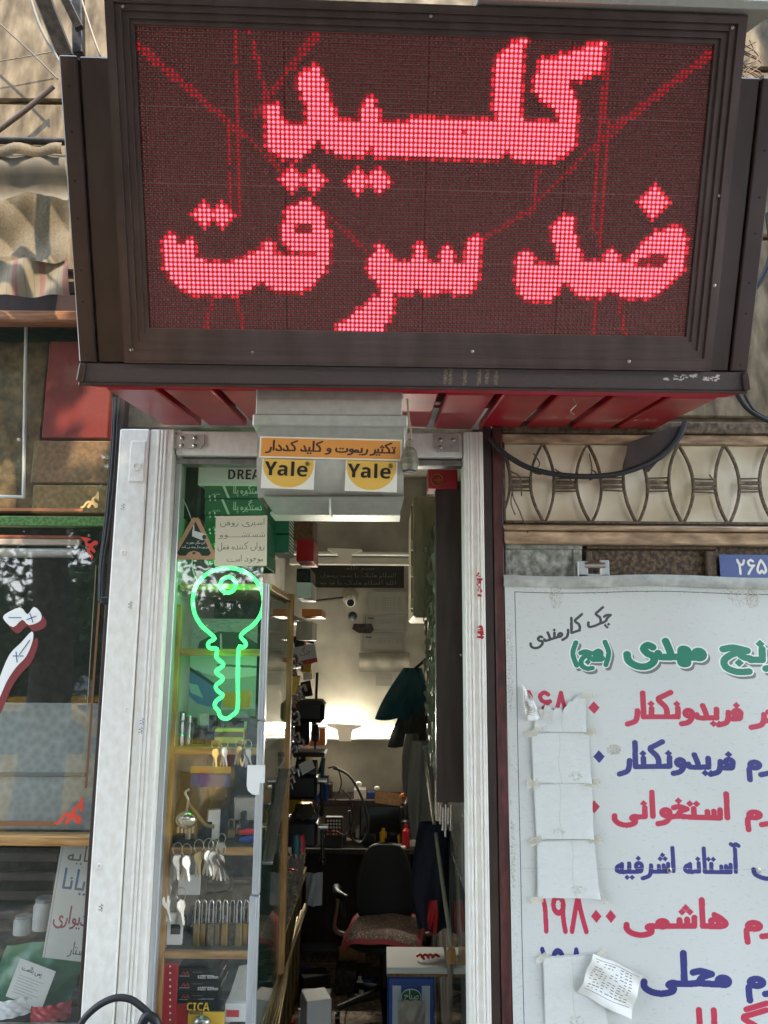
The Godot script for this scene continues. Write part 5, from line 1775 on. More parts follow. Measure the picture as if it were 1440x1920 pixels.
	poly_fill(im, [Vector2(86, 0), Vector2(100, 0), Vector2(140, 80), Vector2(126, 80)], Color("c9d3c8"))
	for q in [24, 52]:
		im.fill_rect(Rect2i(q, 0, 8, 10), Color("dfe6df"))
		im.fill_rect(Rect2i(q, 66, 8, 14), Color("dfe6df"))
	write(im, "دستگیره پلا", 312, 54, 17, Color("c5d8c8"), 0.14, 160)
	write(im, "شماره فنی", 84, 62, 5, Color("c5d8c8"), 0.12)
	var gm := print_mat(im, 0.45)
	for k in 5:
		var g := thing("green_box", "green carton with pale Persian lettering, stacked on the display case" if k < 4 else "green carton standing at the bottom of its stack on the case", "box", Vector3.ZERO, "green cartons on the case")
		var y0 := 905 + k * 31
		b = MB.new()
		rbox(b, 384, y0, 494, y0 + 29, zg - 0.131, 0.3, 0.001)
		obj("carton", b, M.green_card, g)
		b = MB.new()
		var gr := R(384, y0, 494, y0 + 29, zg - 0.13)
		b.quad(Vector3(gr[0], gr[3], zg - 0.13), Vector3(gr[2], gr[3], zg - 0.13), Vector3(gr[2], gr[1], zg - 0.13), Vector3(gr[0], gr[1], zg - 0.13), Vector3.BACK)
		obj("print", b, gm, g)
	for k in 2:
		var g := crate("green_box", ["green ribbed carton over the wooden corner of the case", "green ribbed carton right on the wooden corner of the case"][k], 511, 966 + k * 36, 541, 1000 + k * 36, zb + 0.2, 0.18, M.green_card)
		for s in 5:
			b = MB.new()
			var e := R(511, 966 + k * 36, 541, 1000 + k * 36, zb + 0.2)
			b.bx(Vector3(e[2], e[1] + 0.01 + s * 0.013, zb + 0.04), Vector3(e[2] + 0.0015, e[1] + 0.014 + s * 0.013, zb + 0.18))
			obj("rib", b, M.white_plastic, g)
	crate("dark_case", "black instrument case standing beside the white carton on the case", 334, 862, 378, 972, zg - 0.15, 0.12, M.black, "case")
	# ---- shelf one: cylinders, yellow box, lock parts
	var z := zg - 0.13
	for q in [[331, 1338, 346, 1398, "chrome lock cylinder standing at the left end of the first shelf"], [348, 1345, 358, 1398, "thin chrome lock cylinder beside the wide one on the first shelf"]]:
		var o := thing("lock_cylinder", q[4], "lock", W((q[0] + q[2]) / 2.0, q[3], z))
		var rad: float = (q[2] - q[0]) * 0.00088
		var h: float = (q[3] - q[1]) * 0.00175
		b = MB.new()
		b.lathe([Vector2(0, 0), Vector2(rad, 0), Vector2(rad, h * 0.3), Vector2(rad * 0.8, h * 0.34), Vector2(rad * 0.8, h * 0.7), Vector2(rad, h * 0.74), Vector2(rad, h * 0.95), Vector2(rad * 0.7, h), Vector2(0, h)], 16)
		obj("barrel", b, M.chrome, o)
	var yb := crate("yellow_box", "yellow and brown product carton on the first shelf under the neon key", 402, 1367, 456, 1394, z, 0.05, M.yellow)
	b = MB.new()
	rbox(b, 402, 1372, 456, 1382, z + 0.0012, 0.001, 0.0)
	obj("brown_print", b, mat(Color("6b4a1c"), 0.5), yb)
	for q in [[385, 1372, 400, 1400, "small dark lock case beside the yellow carton", M.black], [462, 1345, 486, 1398, "grey steel lock case leaning at the right end of the first shelf", M.steel], [362, 1362, 384, 1400, "black cardboard lock box on the first shelf", M.black_gloss]]:
		crate("lock_case", q[4], q[0], q[1], q[2], q[3], z - 0.03, 0.05, q[5], "lock")
	var gold: Material = M.brass
	key_ring(404, 1396, zg - 0.05, 2, gold, "gold key ring with two keys over the first shelf edge at its left")
	key_ring(421, 1394, zg - 0.05, 3, M.nickel, "gold topped ring with three silver keys over the first shelf edge")
	key_ring(448, 1392, zg - 0.05, 3, gold, "gold key ring with three keys near the latch plate")
	key_ring(465, 1396, zg - 0.05, 4, M.nickel, "ring of four silver keys hanging next to the latch plate")
	for k in 2:
		crate("brass_tag", "small brass tag above the key rings on the first shelf edge", 396 + k * 50, 1388, 412 + k * 50, 1396, zg - 0.05, 0.003, M.brass, "tag", "brass tags on the shelf edge")
	# ---- shelf two
	var pk := thing("blister_pack", "clear blister pack with a yellow and blue header card on the second shelf", "pack")
	b = MB.new()
	rbox(b, 356, 1437, 432, 1450, z - 0.05, 0.003)
	obj("yellow_header", b, M.yellow, pk)
	b = MB.new()
	rbox(b, 357, 1451, 431, 1476, z - 0.05, 0.003)
	obj("blue_card", b, M.blue, pk)
	b = MB.new()
	rbox(b, 372, 1450, 424, 1500, z - 0.02, 0.03, 0.006)
	obj("blister", b, M.glass, pk)
	b = MB.new()
	var bag := W(355, 1580, z - 0.1)
	b.grid(14, 12, func(s, t): return bag + Vector3((s - 0.5) * 0.12 * (0.7 + 0.3 * t) + 0.01 * sin(t * 5.0), (1.0 - t) * 0.22, 0.03 * sin(PI * s) + 0.004 * sin(s * 13.0 + t * 8.0)))
	solo("black_pouch", b, M.black, "black cloth pouch at the back of the second shelf", "pouch")
	for q in [[398, 1480, 425, 1585, "grey plastic sleeve standing upright on the second shelf", M.steel], [438, 1495, 490, 1538, "grey steel lock box with two screws on the second shelf", M.galv], [430, 1505, 440, 1580, "dark strip of metal behind the second shelf lock box", M.black]]:
		crate("lock_box", q[4], q[0], q[1], q[2], q[3], z - 0.08, 0.05, q[5], "lock")
	for q in [[449, 1552, 490, 1566, "red plastic tool handle lying on the second shelf", M.red_plastic], [449, 1567, 490, 1578, "blue plastic tool handle lying under the red one", M.blue]]:
		b = MB.new()
		var e := R(q[0], q[1], q[2], q[3], z)
		b.tube([Vector3(e[0], (e[1] + e[3]) / 2 - 0.003, z), Vector3((e[0] + e[2]) / 2, (e[1] + e[3]) / 2, z), Vector3(e[2] - 0.004, (e[1] + e[3]) / 2 + 0.004, z)], [0.007, 0.010, 0.008], 10)
		solo("pliers", b, q[5], q[4], "pliers")
	var sk := thing("metal_charm", "domed chrome key charm with dangling keys on the left of the second shelf", "charm", W(349, 1545, zg - 0.055))
	b = MB.new()
	b.ball(Vector3(0, 0.012, 0), Vector3(0.033, 0.026, 0.02), 16, 10)
	obj("dome", b, M.chrome, sk)
	for k in 5:
		b = MB.new()
		b.box(Vector3(-0.022 + k * 0.011, -0.016, 0.004), Vector3(0.007, 0.018, 0.004), 0.001)
		obj("tooth", b, M.nickel, sk)
	b = MB.new()
	b.tube(smooth([Vector3(0, 0.04, 0), Vector3(0.004, 0.07, 0.005), Vector3(-0.006, 0.09, 0.005), Vector3(0.006, 0.1, 0.0)], 5), 0.004, 7)
	obj("hanger", b, M.nickel, sk)
	var mk := [[333, 1592, 2], [350, 1594, 3], [373, 1586, 2], [391, 1584, 3], [400, 1586, 2], [414, 1592, 6]]
	for k in mk.size():
		key_ring(mk[k][0], mk[k][1], zg - 0.05, mk[k][2], M.nickel if k != 2 else M.dull_brass, ["two thin keys on a ring at the left end of the second shelf edge", "three keys on a ring just under the chrome charm", "two dull brass keys hanging from the second shelf edge", "three wide silver keys in the middle of the second shelf edge", "two silver keys hanging close beside the wide silver keys", "fan of six long silver keys under the second shelf edge"][k], 1.3)
	key_ring(416, 1572, zg - 0.055, 1, M.brass, "single brass key lying over the fan of long keys", 1.0)
	b = MB.new()
	b.tube(smooth(wpts([[352, 1505], [366, 1522], [385, 1546], [402, 1550]], zg - 0.07), 5), 0.006, 8)
	solo("metal_clip", b, M.dull_brass, "bronze coloured clip lying across the second shelf", "clip")
	# small spare parts crowding the shelves
	var sr := RandomNumberGenerator.new()
	sr.seed = 31
	var rows3 := [[1402, 340, 488, 14], [1588, 325, 488, 20], [1782, 312, 480, 20]]
	for ri in 3:
		for k in int(rows3[ri][3]):
			var px: float = lerpf(rows3[ri][1], rows3[ri][2], (k + sr.randf() * 0.8) / rows3[ri][3])
			var zz := zg - 0.16 - 0.14 * sr.randf()
			var at := W(px, rows3[ri][0], zg - 0.1)
			at = Vector3(at.x * (1.0 + (zg - 0.1 - zz) * 0.1), shelf_y[ri + 1] + 0.001, zz)
			b = MB.new()
			b.x = Transform3D(Basis(Vector3.UP, sr.randf() * 3.0), at)
			var kind := sr.randi() % 3
			var shelf_word: String = ["first", "second", "third"][ri]
			if kind == 0:
				var h := sr.randf_range(0.03, 0.075)
				var rad := sr.randf_range(0.008, 0.014)
				b.lathe([Vector2(0, 0), Vector2(rad, 0), Vector2(rad, h * 0.6), Vector2(rad * 0.7, h * 0.65), Vector2(rad * 0.7, h * 0.9), Vector2(0, h)], 12)
				solo("spare_cylinder", b, [M.chrome, M.brass, M.nickel][k % 3], ["chrome", "brass", "nickel"][k % 3] + " lock cylinder among the spare parts at the back of the %s shelf" % shelf_word, "lock", "spare parts in the display case")
			elif kind == 1:
				b.bx(Vector3(-0.02, 0, -0.008), Vector3(0.02, sr.randf_range(0.03, 0.09), 0.008), 0.002)
				solo("spare_lock_case", b, [M.steel, M.black_gloss, M.galv][k % 3], ["dark steel", "black", "grey metal"][k % 3] + " lock case among the spare parts at the back of the %s shelf" % shelf_word, "lock", "spare parts in the display case")
			else:
				var hh := sr.randf_range(0.04, 0.07)
				b.bx(Vector3(-0.014, 0, -0.007), Vector3(0.014, hh * 0.5, 0.007), 0.003)
				b.tube(smooth([Vector3(-0.009, hh * 0.5, 0), Vector3(-0.009, hh * 0.85, 0), Vector3(0, hh, 0), Vector3(0.009, hh * 0.85, 0), Vector3(0.009, hh * 0.5, 0)], 4), 0.0024, 7)
				solo("small_padlock", b, [M.dull_brass, M.nickel, M.brass][k % 3], ["bronze", "nickel", "brass"][k % 3] + " short padlock among the spare parts at the back of the %s shelf" % shelf_word, "padlock", "spare parts in the display case")
	# ---- shelf three: padlocks
	crate("paper_tag", "white printed paper tag standing at the back of the third shelf", 334, 1640, 376, 1678, z - 0.1, 0.001, M.paper, "tag")
	var wl := crate("lock_plate", "white lock plate with a square cut-out on the third shelf", 306, 1712, 342, 1772, z + 0.03, 0.012, M.white_plastic, "lock")
	b = MB.new()
	rbox(b, 320, 1733, 338, 1752, z + 0.0312, 0.002, 0.0)
	obj("cut_out", b, M.black, wl)
	b = MB.new()
	b.x = Transform3D(Basis(Vector3.RIGHT, PI / 2), W(311, 1742, z + 0.03))
	b.lathe([Vector2(0.004, 0), Vector2(0.0035, 0.002), Vector2(0, 0.0025)], 10)
	obj("screw", b, M.nickel, wl)
	key_ring(312, 1668, zg - 0.07, 4, M.nickel, "bunch of four keys lying against the white lock plate", 1.3)
	key_ring(340, 1676, zg - 0.09, 3, M.nickel, "bunch of three keys under the paper tag on the third shelf", 1.3)
	b = MB.new()
	b.ball(W(412, 1655, z - 0.12), Vector3(0.045, 0.03, 0.03), 14, 8)
	solo("black_pouch", b, M.black, "rounded black pouch lying at the back of the third shelf", "pouch")
	crate("grey_panel", "flat grey box behind the padlocks on the third shelf", 436, 1650, 490, 1700, z - 0.15, 0.03, M.steel)
	for k in 9:
		var px := 367 + k * 13.2
		var o := thing("padlock", "long shackle padlock standing in the row on the third shelf", "padlock", W(px, 1776, z + 0.02 - 0.012 * (k % 2)), "row of padlocks")
		b = MB.new()
		b.box(Vector3(0, 0.034, 0), Vector3(0.0195, 0.068, 0.014), 0.003)
		obj("padlock_body", b, [M.dull_brass, M.brass, M.rust][k % 3], o)
		b = MB.new()
		b.tube(smooth([Vector3(-0.0065, 0.066, 0), Vector3(-0.0065, 0.115, 0), Vector3(-0.004, 0.128, 0), Vector3(0, 0.132, 0), Vector3(0.004, 0.128, 0), Vector3(0.0065, 0.115, 0), Vector3(0.0065, 0.066, 0)], 3), 0.0026, 8)
		obj("shackle", b, M.chrome, o)
	# ---- bottom shelf
	var rp := crate("perforated_panel", "red perforated display strip with two rows of white dots", 284, 1806, 331, 1935, zg - 0.075, 0.01, M.red_card, "display strip")
	for k in 10:
		for s in 2:
			b = MB.new()
			b.x = Transform3D(Basis(Vector3.RIGHT, PI / 2), W(293 + s * 26, 1812 + k * 12.5, zg - 0.0745))
			b.lathe([Vector2(0.0028, 0), Vector2(0.0024, 0.001), Vector2(0, 0.0014)], 8)
			obj("white_dot", b, M.white_plastic, rp)
	im = Image.create(200, 80, false, Image.FORMAT_RGB8)
	im.fill(Color("1a1516"))
	for q in [Vector2(12, 0), Vector2(30, 0)]:
		poly_fill(im, [Vector2(10, 46) + q, Vector2(22, 18) + q, Vector2(34, 46) + q, Vector2(28, 46) + q, Vector2(22, 30) + q, Vector2(16, 46) + q], Color("b8343a"))
	im.fill_rect(Rect2i(12, 52, 50, 5), Color("a8a4a2"))
	im.fill_rect(Rect2i(120, 46, 60, 7), Color("b5b2b0"))
	im.fill_rect(Rect2i(76, 24, 50, 4), Color("77706e"))
	var km := print_mat(im, 0.4)
	for k in 3:
		var o := thing("black_box", ["black product carton with a red emblem, top of the stack on the bottom shelf", "black product carton with a red emblem, middle of its stack", "black product carton with a red emblem under the two others"][k], "box")
		b = MB.new()
		rbox(b, 331, 1816 + k * 22, 409, 1837 + k * 22, zg - 0.101, 0.16, 0.001)
		obj("carton", b, M.black_gloss, o)
		var e := R(331, 1816 + k * 22, 409, 1837 + k * 22, zg - 0.1)
		b = MB.new()
		b.quad(Vector3(e[0], e[3], zg - 0.1), Vector3(e[2], e[3], zg - 0.1), Vector3(e[2], e[1], zg - 0.1), Vector3(e[0], e[1], zg - 0.1), Vector3.BACK)
		obj("print", b, km, o)
		words("lettering", "SIZE: 65mm", 0.008, Transform3D(Basis.IDENTITY, W(390, 1832 + k * 22, zg - 0.0985)), M.paper, o, true)
	crate("red_box", "plain bright red carton below the black cartons", 325, 1884, 352, 1935, zg - 0.09, 0.1, M.red_plastic)
	var ci := thing("blister_card", "black and yellow blister card with a round metal part at the foot of the case", "pack")
	b = MB.new()
	rbox(b, 352, 1874, 421, 1896, zg - 0.06, 0.002)
	obj("black_header", b, M.black_gloss, ci)
	b = MB.new()
	rbox(b, 352, 1897, 421, 1940, zg - 0.06, 0.002)
	obj("yellow_card", b, M.yellow, ci)
	words("lettering", "CICA", 0.021, Transform3D(Basis.IDENTITY, W(371, 1888, zg - 0.058)), M.yellow, ci)
	words("lettering", "Padlock", 0.009, Transform3D(Basis.IDENTITY, W(366, 1899, zg - 0.058)), M.black, ci)
	b = MB.new()
	b.ball(W(378, 1918, zg - 0.05), Vector3(0.026, 0.02, 0.014), 14, 8)
	obj("metal_part", b, M.nickel, ci)
	b = MB.new()
	var aq := wpts([[448, 1812], [478, 1806], [474, 1870], [424, 1925], [418, 1905]], zg - 0.09)
	var apl := PackedVector2Array()
	for q in aq:
		apl.append(Vector2(q.x, q.y))
	b.x = Transform3D(Basis.IDENTITY, Vector3(0, 0, zg - 0.09))
	b.prism(apl, 0.003)
	solo("angle_plate", b, M.galv, "grey metal angle plate leaning in the bottom shelf", "plate")
	var wb := crate("white_box", "white carton with a red label at the foot of the bottom shelf", 421, 1882, 466, 1916, zg - 0.07, 0.1, M.white_plastic)
	b = MB.new()
	rbox(b, 424, 1894, 448, 1907, zg - 0.0685, 0.001, 0.0)
	obj("red_label", b, M.red_plastic, wb)
func lamp_fitting(py: float, lit: bool) -> void:
	var z := ROOM_B + 0.003
	var y: float = W(650, py, z).y
	var cx: float = W(648, py, z).x
	var p := thing("tube_lamp", "lit fluorescent wall lamp with a white centre bracket, glaring on the back wall" if lit else "unlit fluorescent wall lamp with a white centre bracket above the black cloth", "lamp", Vector3(cx, y, z))
	var x0 := ROOM_L - cx + 0.03
	var x1 := ROOM_R - cx - 0.03
	var b := MB.new()
	b.bx(Vector3(x0, -0.075, 0), Vector3(x1, -0.06, 0.11 if lit else 0.05), 0.004)
	b.bx(Vector3(x0, -0.06, 0), Vector3(x1, -0.02, 0.02), 0.003)
	obj("tray", b, M.lamp_white, p)
	b = MB.new()
	b.tube([Vector3(x0 + 0.02, 0.0, 0.055), Vector3(x1 - 0.02, 0.0, 0.055)], 0.014, 12)
	obj("tube", b, glow(Color(1.0, 0.98, 0.92), 1.7, Color(0.9, 0.9, 0.88)) if lit else M.white_plastic, p)
	for x in [x0 + 0.01, x1 - 0.01]:
		b = MB.new()
		b.box(Vector3(x, -0.01, 0.05), Vector3(0.02, 0.05, 0.05), 0.004)
		obj("end_holder", b, M.lamp_white, p)
	b = MB.new()
	b.x = Transform3D(Basis.IDENTITY, Vector3(0, -0.03, 0.135))
	b.prism(PackedVector2Array([Vector2(-0.115, 0.058), Vector2(0.11, 0.05), Vector2(0.118, 0.04), Vector2(0.05, 0.018), Vector2(0.042, -0.05), Vector2(-0.036, -0.05), Vector2(-0.048, 0.018), Vector2(-0.112, 0.042)]), 0.02)
	obj("bracket", b, M.lamp_white, p)
	if lit:
		var l := AreaLight3D.new()
		l.name = "tube_light"
		l.area_size = Vector2(0.8, 0.03)
		l.light_color = Color(1.0, 0.97, 0.9)
		l.light_energy = 0.8
		l.area_range = 6.0
		l.area_attenuation = 2.0
		l.shadow_enabled = true
		p.add_child(l)
		l.transform = Transform3D(Basis(Vector3.UP, PI) * Basis(Vector3.RIGHT, deg_to_rad(12)), Vector3(-0.05, 0.01, 0.075))

func fold_sheet(called: String, label: String, cat: String, px: float, py: float, z: float, w: float, h: float, m: Material, amp := 0.02, k := 11.0) -> MeshInstance3D:
	var b := MB.new()
	var c := W(px, py, z)
	b.grid(18, 16, func(s, t): return c + Vector3((s - 0.5) * w * (0.55 + 0.55 * sin(PI * minf(t * 0.75 + 0.1, 1.0))), (0.5 - t) * h, amp * sin(s * k + t * 3.0) * (0.4 + t) + 0.5 * w * 0.6 * sin(PI * s)))
	b.grid(18, 16, func(s, t): return c + Vector3((0.5 - s) * w * (0.55 + 0.55 * sin(PI * minf(t * 0.75 + 0.1, 1.0))), (0.5 - t) * h, -amp * sin(s * k + t * 3.0) * (0.4 + t) - 0.5 * w * 0.4 * sin(PI * s)))
	return solo(called, b, m, label, cat)

func interior() -> void:
	lamp_fitting(1362, true)
	lamp_fitting(1040, false)
	var z := ROOM_B + 0.004
	# black cloth with faint calligraphy
	var im := Image.create(512, 150, false, Image.FORMAT_RGB8)
	im.fill(Color("23251f"))
	for k in 3:
		write(im, ["بسم الله", "السلام علیک یا بنت رسول", "الله السلام علیک یا فاطمه"][k], 350 if k == 0 else 470, 46 + k * 42, 9, Color("6a6b5e"), 0.12, 160 if k == 0 else 420)
	var b := MB.new()
	card(b, W(670, 1077, z + 0.012), 0.63, 0.18, 0.0, 0.0, 0.002)
	solo("black_cloth", b, print_mat(im, 0.9), "black cloth with pale calligraphy hung under the upper lamp", "cloth")
	var p := thing("security_camera", "white round ceiling style camera on the back wall under the black cloth", "camera", W(656, 1118, z))
	b = MB.new()
	b.x = Transform3D(Basis(Vector3.RIGHT, PI / 2), Vector3.ZERO)
	b.lathe([Vector2(0, 0), Vector2(0.055, 0), Vector2(0.058, 0.02), Vector2(0.05, 0.03), Vector2(0.03, 0.05), Vector2(0, 0.055)], 18)
	obj("base", b, mat(Color("8d8878"), 0.5), p)
	b = MB.new()
	b.cyl(Vector3(0.005, -0.02, 0.03), Vector3(0.01, -0.05, 0.12), 0.032, 16)
	obj("camera_body", b, M.white_plastic, p)
	b = MB.new()
	b.cyl(Vector3(0.01, -0.05, 0.12), Vector3(0.0105, -0.053, 0.128), 0.024, 16)
	obj("lens", b, M.black_gloss, p)
	p = thing("security_camera", "small black camera eye hanging under the white one", "camera", W(661, 1155, z + 0.08))
	b = MB.new()
	b.ball(Vector3.ZERO, Vector3(0.03, 0.03, 0.025), 16, 10)
	obj("housing", b, M.black, p)
	b = MB.new()
	b.ball(Vector3(0, 0, 0.021), Vector3(0.013, 0.013, 0.009), 12, 8)
	obj("lens", b, mat(Color("35424c"), 0.1), p)
	for q in [[[725, 1130], 0.25, 0.15, "handwritten paper sheet under the right end of the black cloth", 0.03, 6], [[722, 1168], 0.3, 0.115, "upper framed permit certificate on the back wall", 0.0, 3], [[718, 1204], 0.3, 0.12, "lower framed permit certificate on the back wall", 0.0, 3], [[720, 1275], 0.11, 0.075, "small paper with a printed block near the hanging bags", 0.0, 2]]:
		im = Image.create(200, 110, false, Image.FORMAT_RGB8)
		im.fill(Color("86867e"))
		if q[5] == 3:
			im.fill_rect(Rect2i(10, 10, 180, 90), Color("5d5e5c"))
			im.fill_rect(Rect2i(13, 13, 174, 84), Color("7f807a"))
			im.fill_rect(Rect2i(24, 22, 26, 8), Color("22231f"))
		for k in int(q[5]):
			write(im, "بازار کلید و قفل ساز", 185, 34 + k * 12, 4, Color("4f504b"), 0.12, 150)
		b = MB.new()
		card(b, W(q[0][0], q[0][1], z + 0.004), q[1], q[2], q[4], 0.0, 0.003)
		solo("wall_paper_sheet", b, print_mat(im, 0.6), q[3], "paper")
	b = MB.new()
	b.grid(16, 6, func(s, t): return W(lerpf(673, 768, s), lerpf(1224, 1260, t), z + 0.02) + Vector3(0, 0, 0.012 * sin(t * 5.0) + 0.005 * sin(s * 13.0)))
	solo("rag", b, mat(Color("8e8b7e"), 0.9, 0.0, tex["blot"], Vector3(3, 3, 3)), "pale folded rag pinned under the permits", "cloth")
	b = MB.new()
	b.tube(wpts([[580, 1128], [650, 1120]], z + 0.03), 0.008, 8)
	solo("wall_rod", b, M.steel, "grey rod reaching to the white camera", "rod")
	b = MB.new()
	b.x = Transform3D(Basis.IDENTITY, W(680, 1178, z + 0.05))
	b.prism(PackedVector2Array([Vector2(-0.06, 0.03), Vector2(0.06, 0.03), Vector2(0.075, -0.01), Vector2(0.05, -0.035), Vector2(-0.03, -0.03), Vector2(-0.07, -0.005)]), 0.01)
	solo("hanging_sign", b, M.steel, "small grey plate hanging under the camera eye", "plate")
	# shelf and desk at the back
	var zs := ROOM_B + 0.3
	b = MB.new()
	b.bx(Vector3(ROOM_L, W(700, 1512, zs).y, ROOM_B), Vector3(ROOM_R, W(700, 1500, zs).y, zs), 0.003)
	solo("wall_shelf", b, M.dark_brown, "dark wooden shelf across the back wall under the lit lamp", "shelf")
	for q in [[664, 1480, 686, 1500, "white carton on the back shelf", M.white_plastic], [689, 1486, 702, 1500, "blue carton between white things on the back shelf", M.blue], [600, 1470, 622, 1500, "grey carton at the left end of the back shelf", M.steel]]:
		crate("small_box", q[4], q[0], q[1], q[2], q[3], zs - 0.04, 0.1, q[5])
	b = MB.new()
	b.box(W(728, 1497, zs + 0.005), Vector3(0.16, 0.075, 0.002), 0.0, Basis(Vector3.BACK, -0.12) * Basis(Vector3.RIGHT, -0.5))
	solo("envelope", b, M.carton, "brown envelope lying on the edge of the back shelf", "envelope")
	for q in [[672, 1470, 0.016, "white bulb lying on the carton on the back shelf"], [707, 1478, 0.014, "pale knob standing behind the envelope"]]:
		b = MB.new()
		b.ball(W(q[0], q[1], zs - 0.06), Vector3(q[2] * 1.3, q[2], q[2]), 12, 8)
		solo("bulb", b, M.white_plastic, q[3], "bulb")
	b = MB.new()
	b.x = Transform3D(Basis(Vector3.RIGHT, PI / 2), W(757, 1496, zs - 0.03))
	b.lathe([Vector2(0.014, 0), Vector2(0.03, 0), Vector2(0.03, 0.03), Vector2(0.014, 0.03), Vector2(0.014, 0)], 16)
	solo("tape_roll", b, M.orange, "orange tape roll at the right end of the back shelf", "tape")
	var zd := -4.95
	var yd: float = W(690, 1592, zd).y
	p = thing("desk", "dark worn desk across the back of the shop", "desk")
	b = MB.new()
	b.bx(Vector3(ROOM_L + 0.02, yd - 0.03, ROOM_B + 0.01), Vector3(ROOM_R - 0.02, yd, zd), 0.003)
	obj("desk_top", b, mat(Color("3a332c"), 0.5, 0.0, tex["dirt"], Vector3(3, 3, 3)), p)
	for x in [ROOM_L + 0.04, ROOM_R - 0.1]:
		b = MB.new()
		b.bx(Vector3(x, FLOOR, ROOM_B + 0.05), Vector3(x + 0.05, yd - 0.032, zd - 0.05), 0.003)
		obj("side_panel", b, M.dark_brown, p)
	b = MB.new()
	b.bx(Vector3(ROOM_L + 0.1, FLOOR + 0.1, ROOM_B + 0.1), Vector3(-0.1, yd - 0.06, ROOM_B + 0.14))
	obj("back_panel", b, M.dark_brown, p)
	p = thing("monitor", "dark flat monitor standing on the back desk", "monitor", W(714, 1582, -5.15))
	b = MB.new()
	b.bx(Vector3(-0.13, 0.02, -0.03), Vector3(0.12, 0.25, 0), 0.006)
	obj("bezel", b, M.black, p)
	b = MB.new()
	b.bx(Vector3(-0.12, 0.035, 0.0), Vector3(0.11, 0.24, 0.002))
	obj("screen", b, M.screen_glass, p)
	b = MB.new()
	b.bx(Vector3(-0.06, 0, -0.06), Vector3(0.05, 0.02, 0.03), 0.004)
	obj("stand", b, M.black, p)
	p = thing("microscope", "black bench microscope with a white base at the right end of the desk", "microscope", W(766, 1592, -5.05))
	b = MB.new()
	b.box(Vector3(0, 0.01, 0), Vector3(0.1, 0.02, 0.12), 0.006)
	obj("base", b, M.white_plastic, p)
	b = MB.new()
	b.cyl(Vector3(0.01, 0.02, 0), Vector3(0.01, 0.06, 0), 0.04, 16)
	obj("stage", b, M.white_plastic, p)
	b = MB.new()
	b.lathe([Vector2(0, 0.07), Vector2(0.03, 0.07), Vector2(0.042, 0.1), Vector2(0.042, 0.16), Vector2(0.03, 0.17), Vector2(0.03, 0.26), Vector2(0.02, 0.28), Vector2(0, 0.28)], 16)
	obj("head", b, M.black, p)
	b = MB.new()
	b.bx(Vector3(-0.05, 0.02, -0.03), Vector3(-0.03, 0.24, 0.0), 0.004)
	obj("column", b, M.black, p)
	b = MB.new()
	b.box(W(745, 1588, -5.0), Vector3(0.1, 0.02, 0.07), 0.004)
	solo("white_tray", b, M.white_plastic, "white plastic tray lying on the desk before the microscope", "tray")
	for q in [[[[625, 1440], [655, 1455], [680, 1500], [690, 1550], [678, 1580], [660, 1570], [655, 1520]], "black cable looped in front of the monitor"], [[[640, 1480], [658, 1500], [660, 1545], [648, 1565], [632, 1560]], "thin grey cable loop beside the test panel"], [[[615, 1440], [632, 1440], [640, 1470], [628, 1500]], "short black cable above the test panel"]]:
		b = MB.new()
		b.tube(smooth(wpts(q[0], -4.75), 6), 0.007 if q[1].begins_with("black") else 0.004, 8)
		solo("cable", b, M.rubber if q[1].find("grey") < 0 else M.steel, q[1], "cable")
	p = thing("test_panel", "dark instrument panel with rows of pale buttons left of the monitor", "instrument", W(626, 1560, -4.85))
	b = MB.new()
	b.box(Vector3.ZERO, Vector3(0.1, 0.17, 0.05), 0.004)
	obj("housing", b, M.black, p)
	for r in 5:
		for c in 5:
			b = MB.new()
			b.box(Vector3(-0.034 + c * 0.017, 0.066 - r * 0.018, 0.026), Vector3(0.011, 0.010, 0.006), 0.001)
			obj("button", b, M.nickel if r < 3 else [M.orange, M.red_plastic, M.nickel][c % 3], p)
	# odds and ends that crowd the benches and the floor
	var odd := RandomNumberGenerator.new()
	odd.seed = 404
	for k in 66:
		var zone := k % 3
		var at := Vector3(odd.randf_range(-0.62, 0.2), yd + 0.001, odd.randf_range(-5.3, -4.98))
		if zone == 1:
			at = Vector3(odd.randf_range(-0.5, -0.42), 0.901, odd.randf_range(-4.8, -3.2))
		elif zone == 2:
			at = Vector3(odd.randf_range(-0.42, 0.22), FLOOR + 0.001, odd.randf_range(-5.0, -4.75)) if k % 2 else Vector3(odd.randf_range(-0.43, -0.3), FLOOR + 0.001, odd.randf_range(-4.9, -3.7))
		var place: String = ["on the back desk", "on the left bench", "on the shop floor"][zone]
		var ci := odd.randi() % 8
		var cm: Material = [M.steel, M.nickel, M.black, M.red_plastic, M.white_plastic, M.blue, M.carton, M.yellow][ci]
		var cw: String = ["dark steel", "shiny nickel", "black", "red", "white", "blue", "brown", "yellow"][ci]
		b = MB.new()
		b.x = Transform3D(Basis(Vector3.UP, odd.randf() * TAU), at)
		match odd.randi() % 3:
			0:
				var big := 1.0 if zone < 2 else 2.2
				b.bx(Vector3(-0.035, 0, -0.025) * big, Vector3(0.035, odd.randf_range(0.025, 0.08), 0.025) * big, 0.003)
				solo("odd_box", b, cm, cw + " small box among the clutter " + place, "box", "clutter " + place)
			1:
				var h := odd.randf_range(0.05, 0.14)
				b.lathe([Vector2(0, 0), Vector2(0.022, 0), Vector2(0.022, h * 0.7), Vector2(0.01, h * 0.82), Vector2(0.01, h), Vector2(0, h)], 12)
				solo("odd_bottle", b, cm, cw + " small bottle among the clutter " + place, "bottle", "clutter " + place)
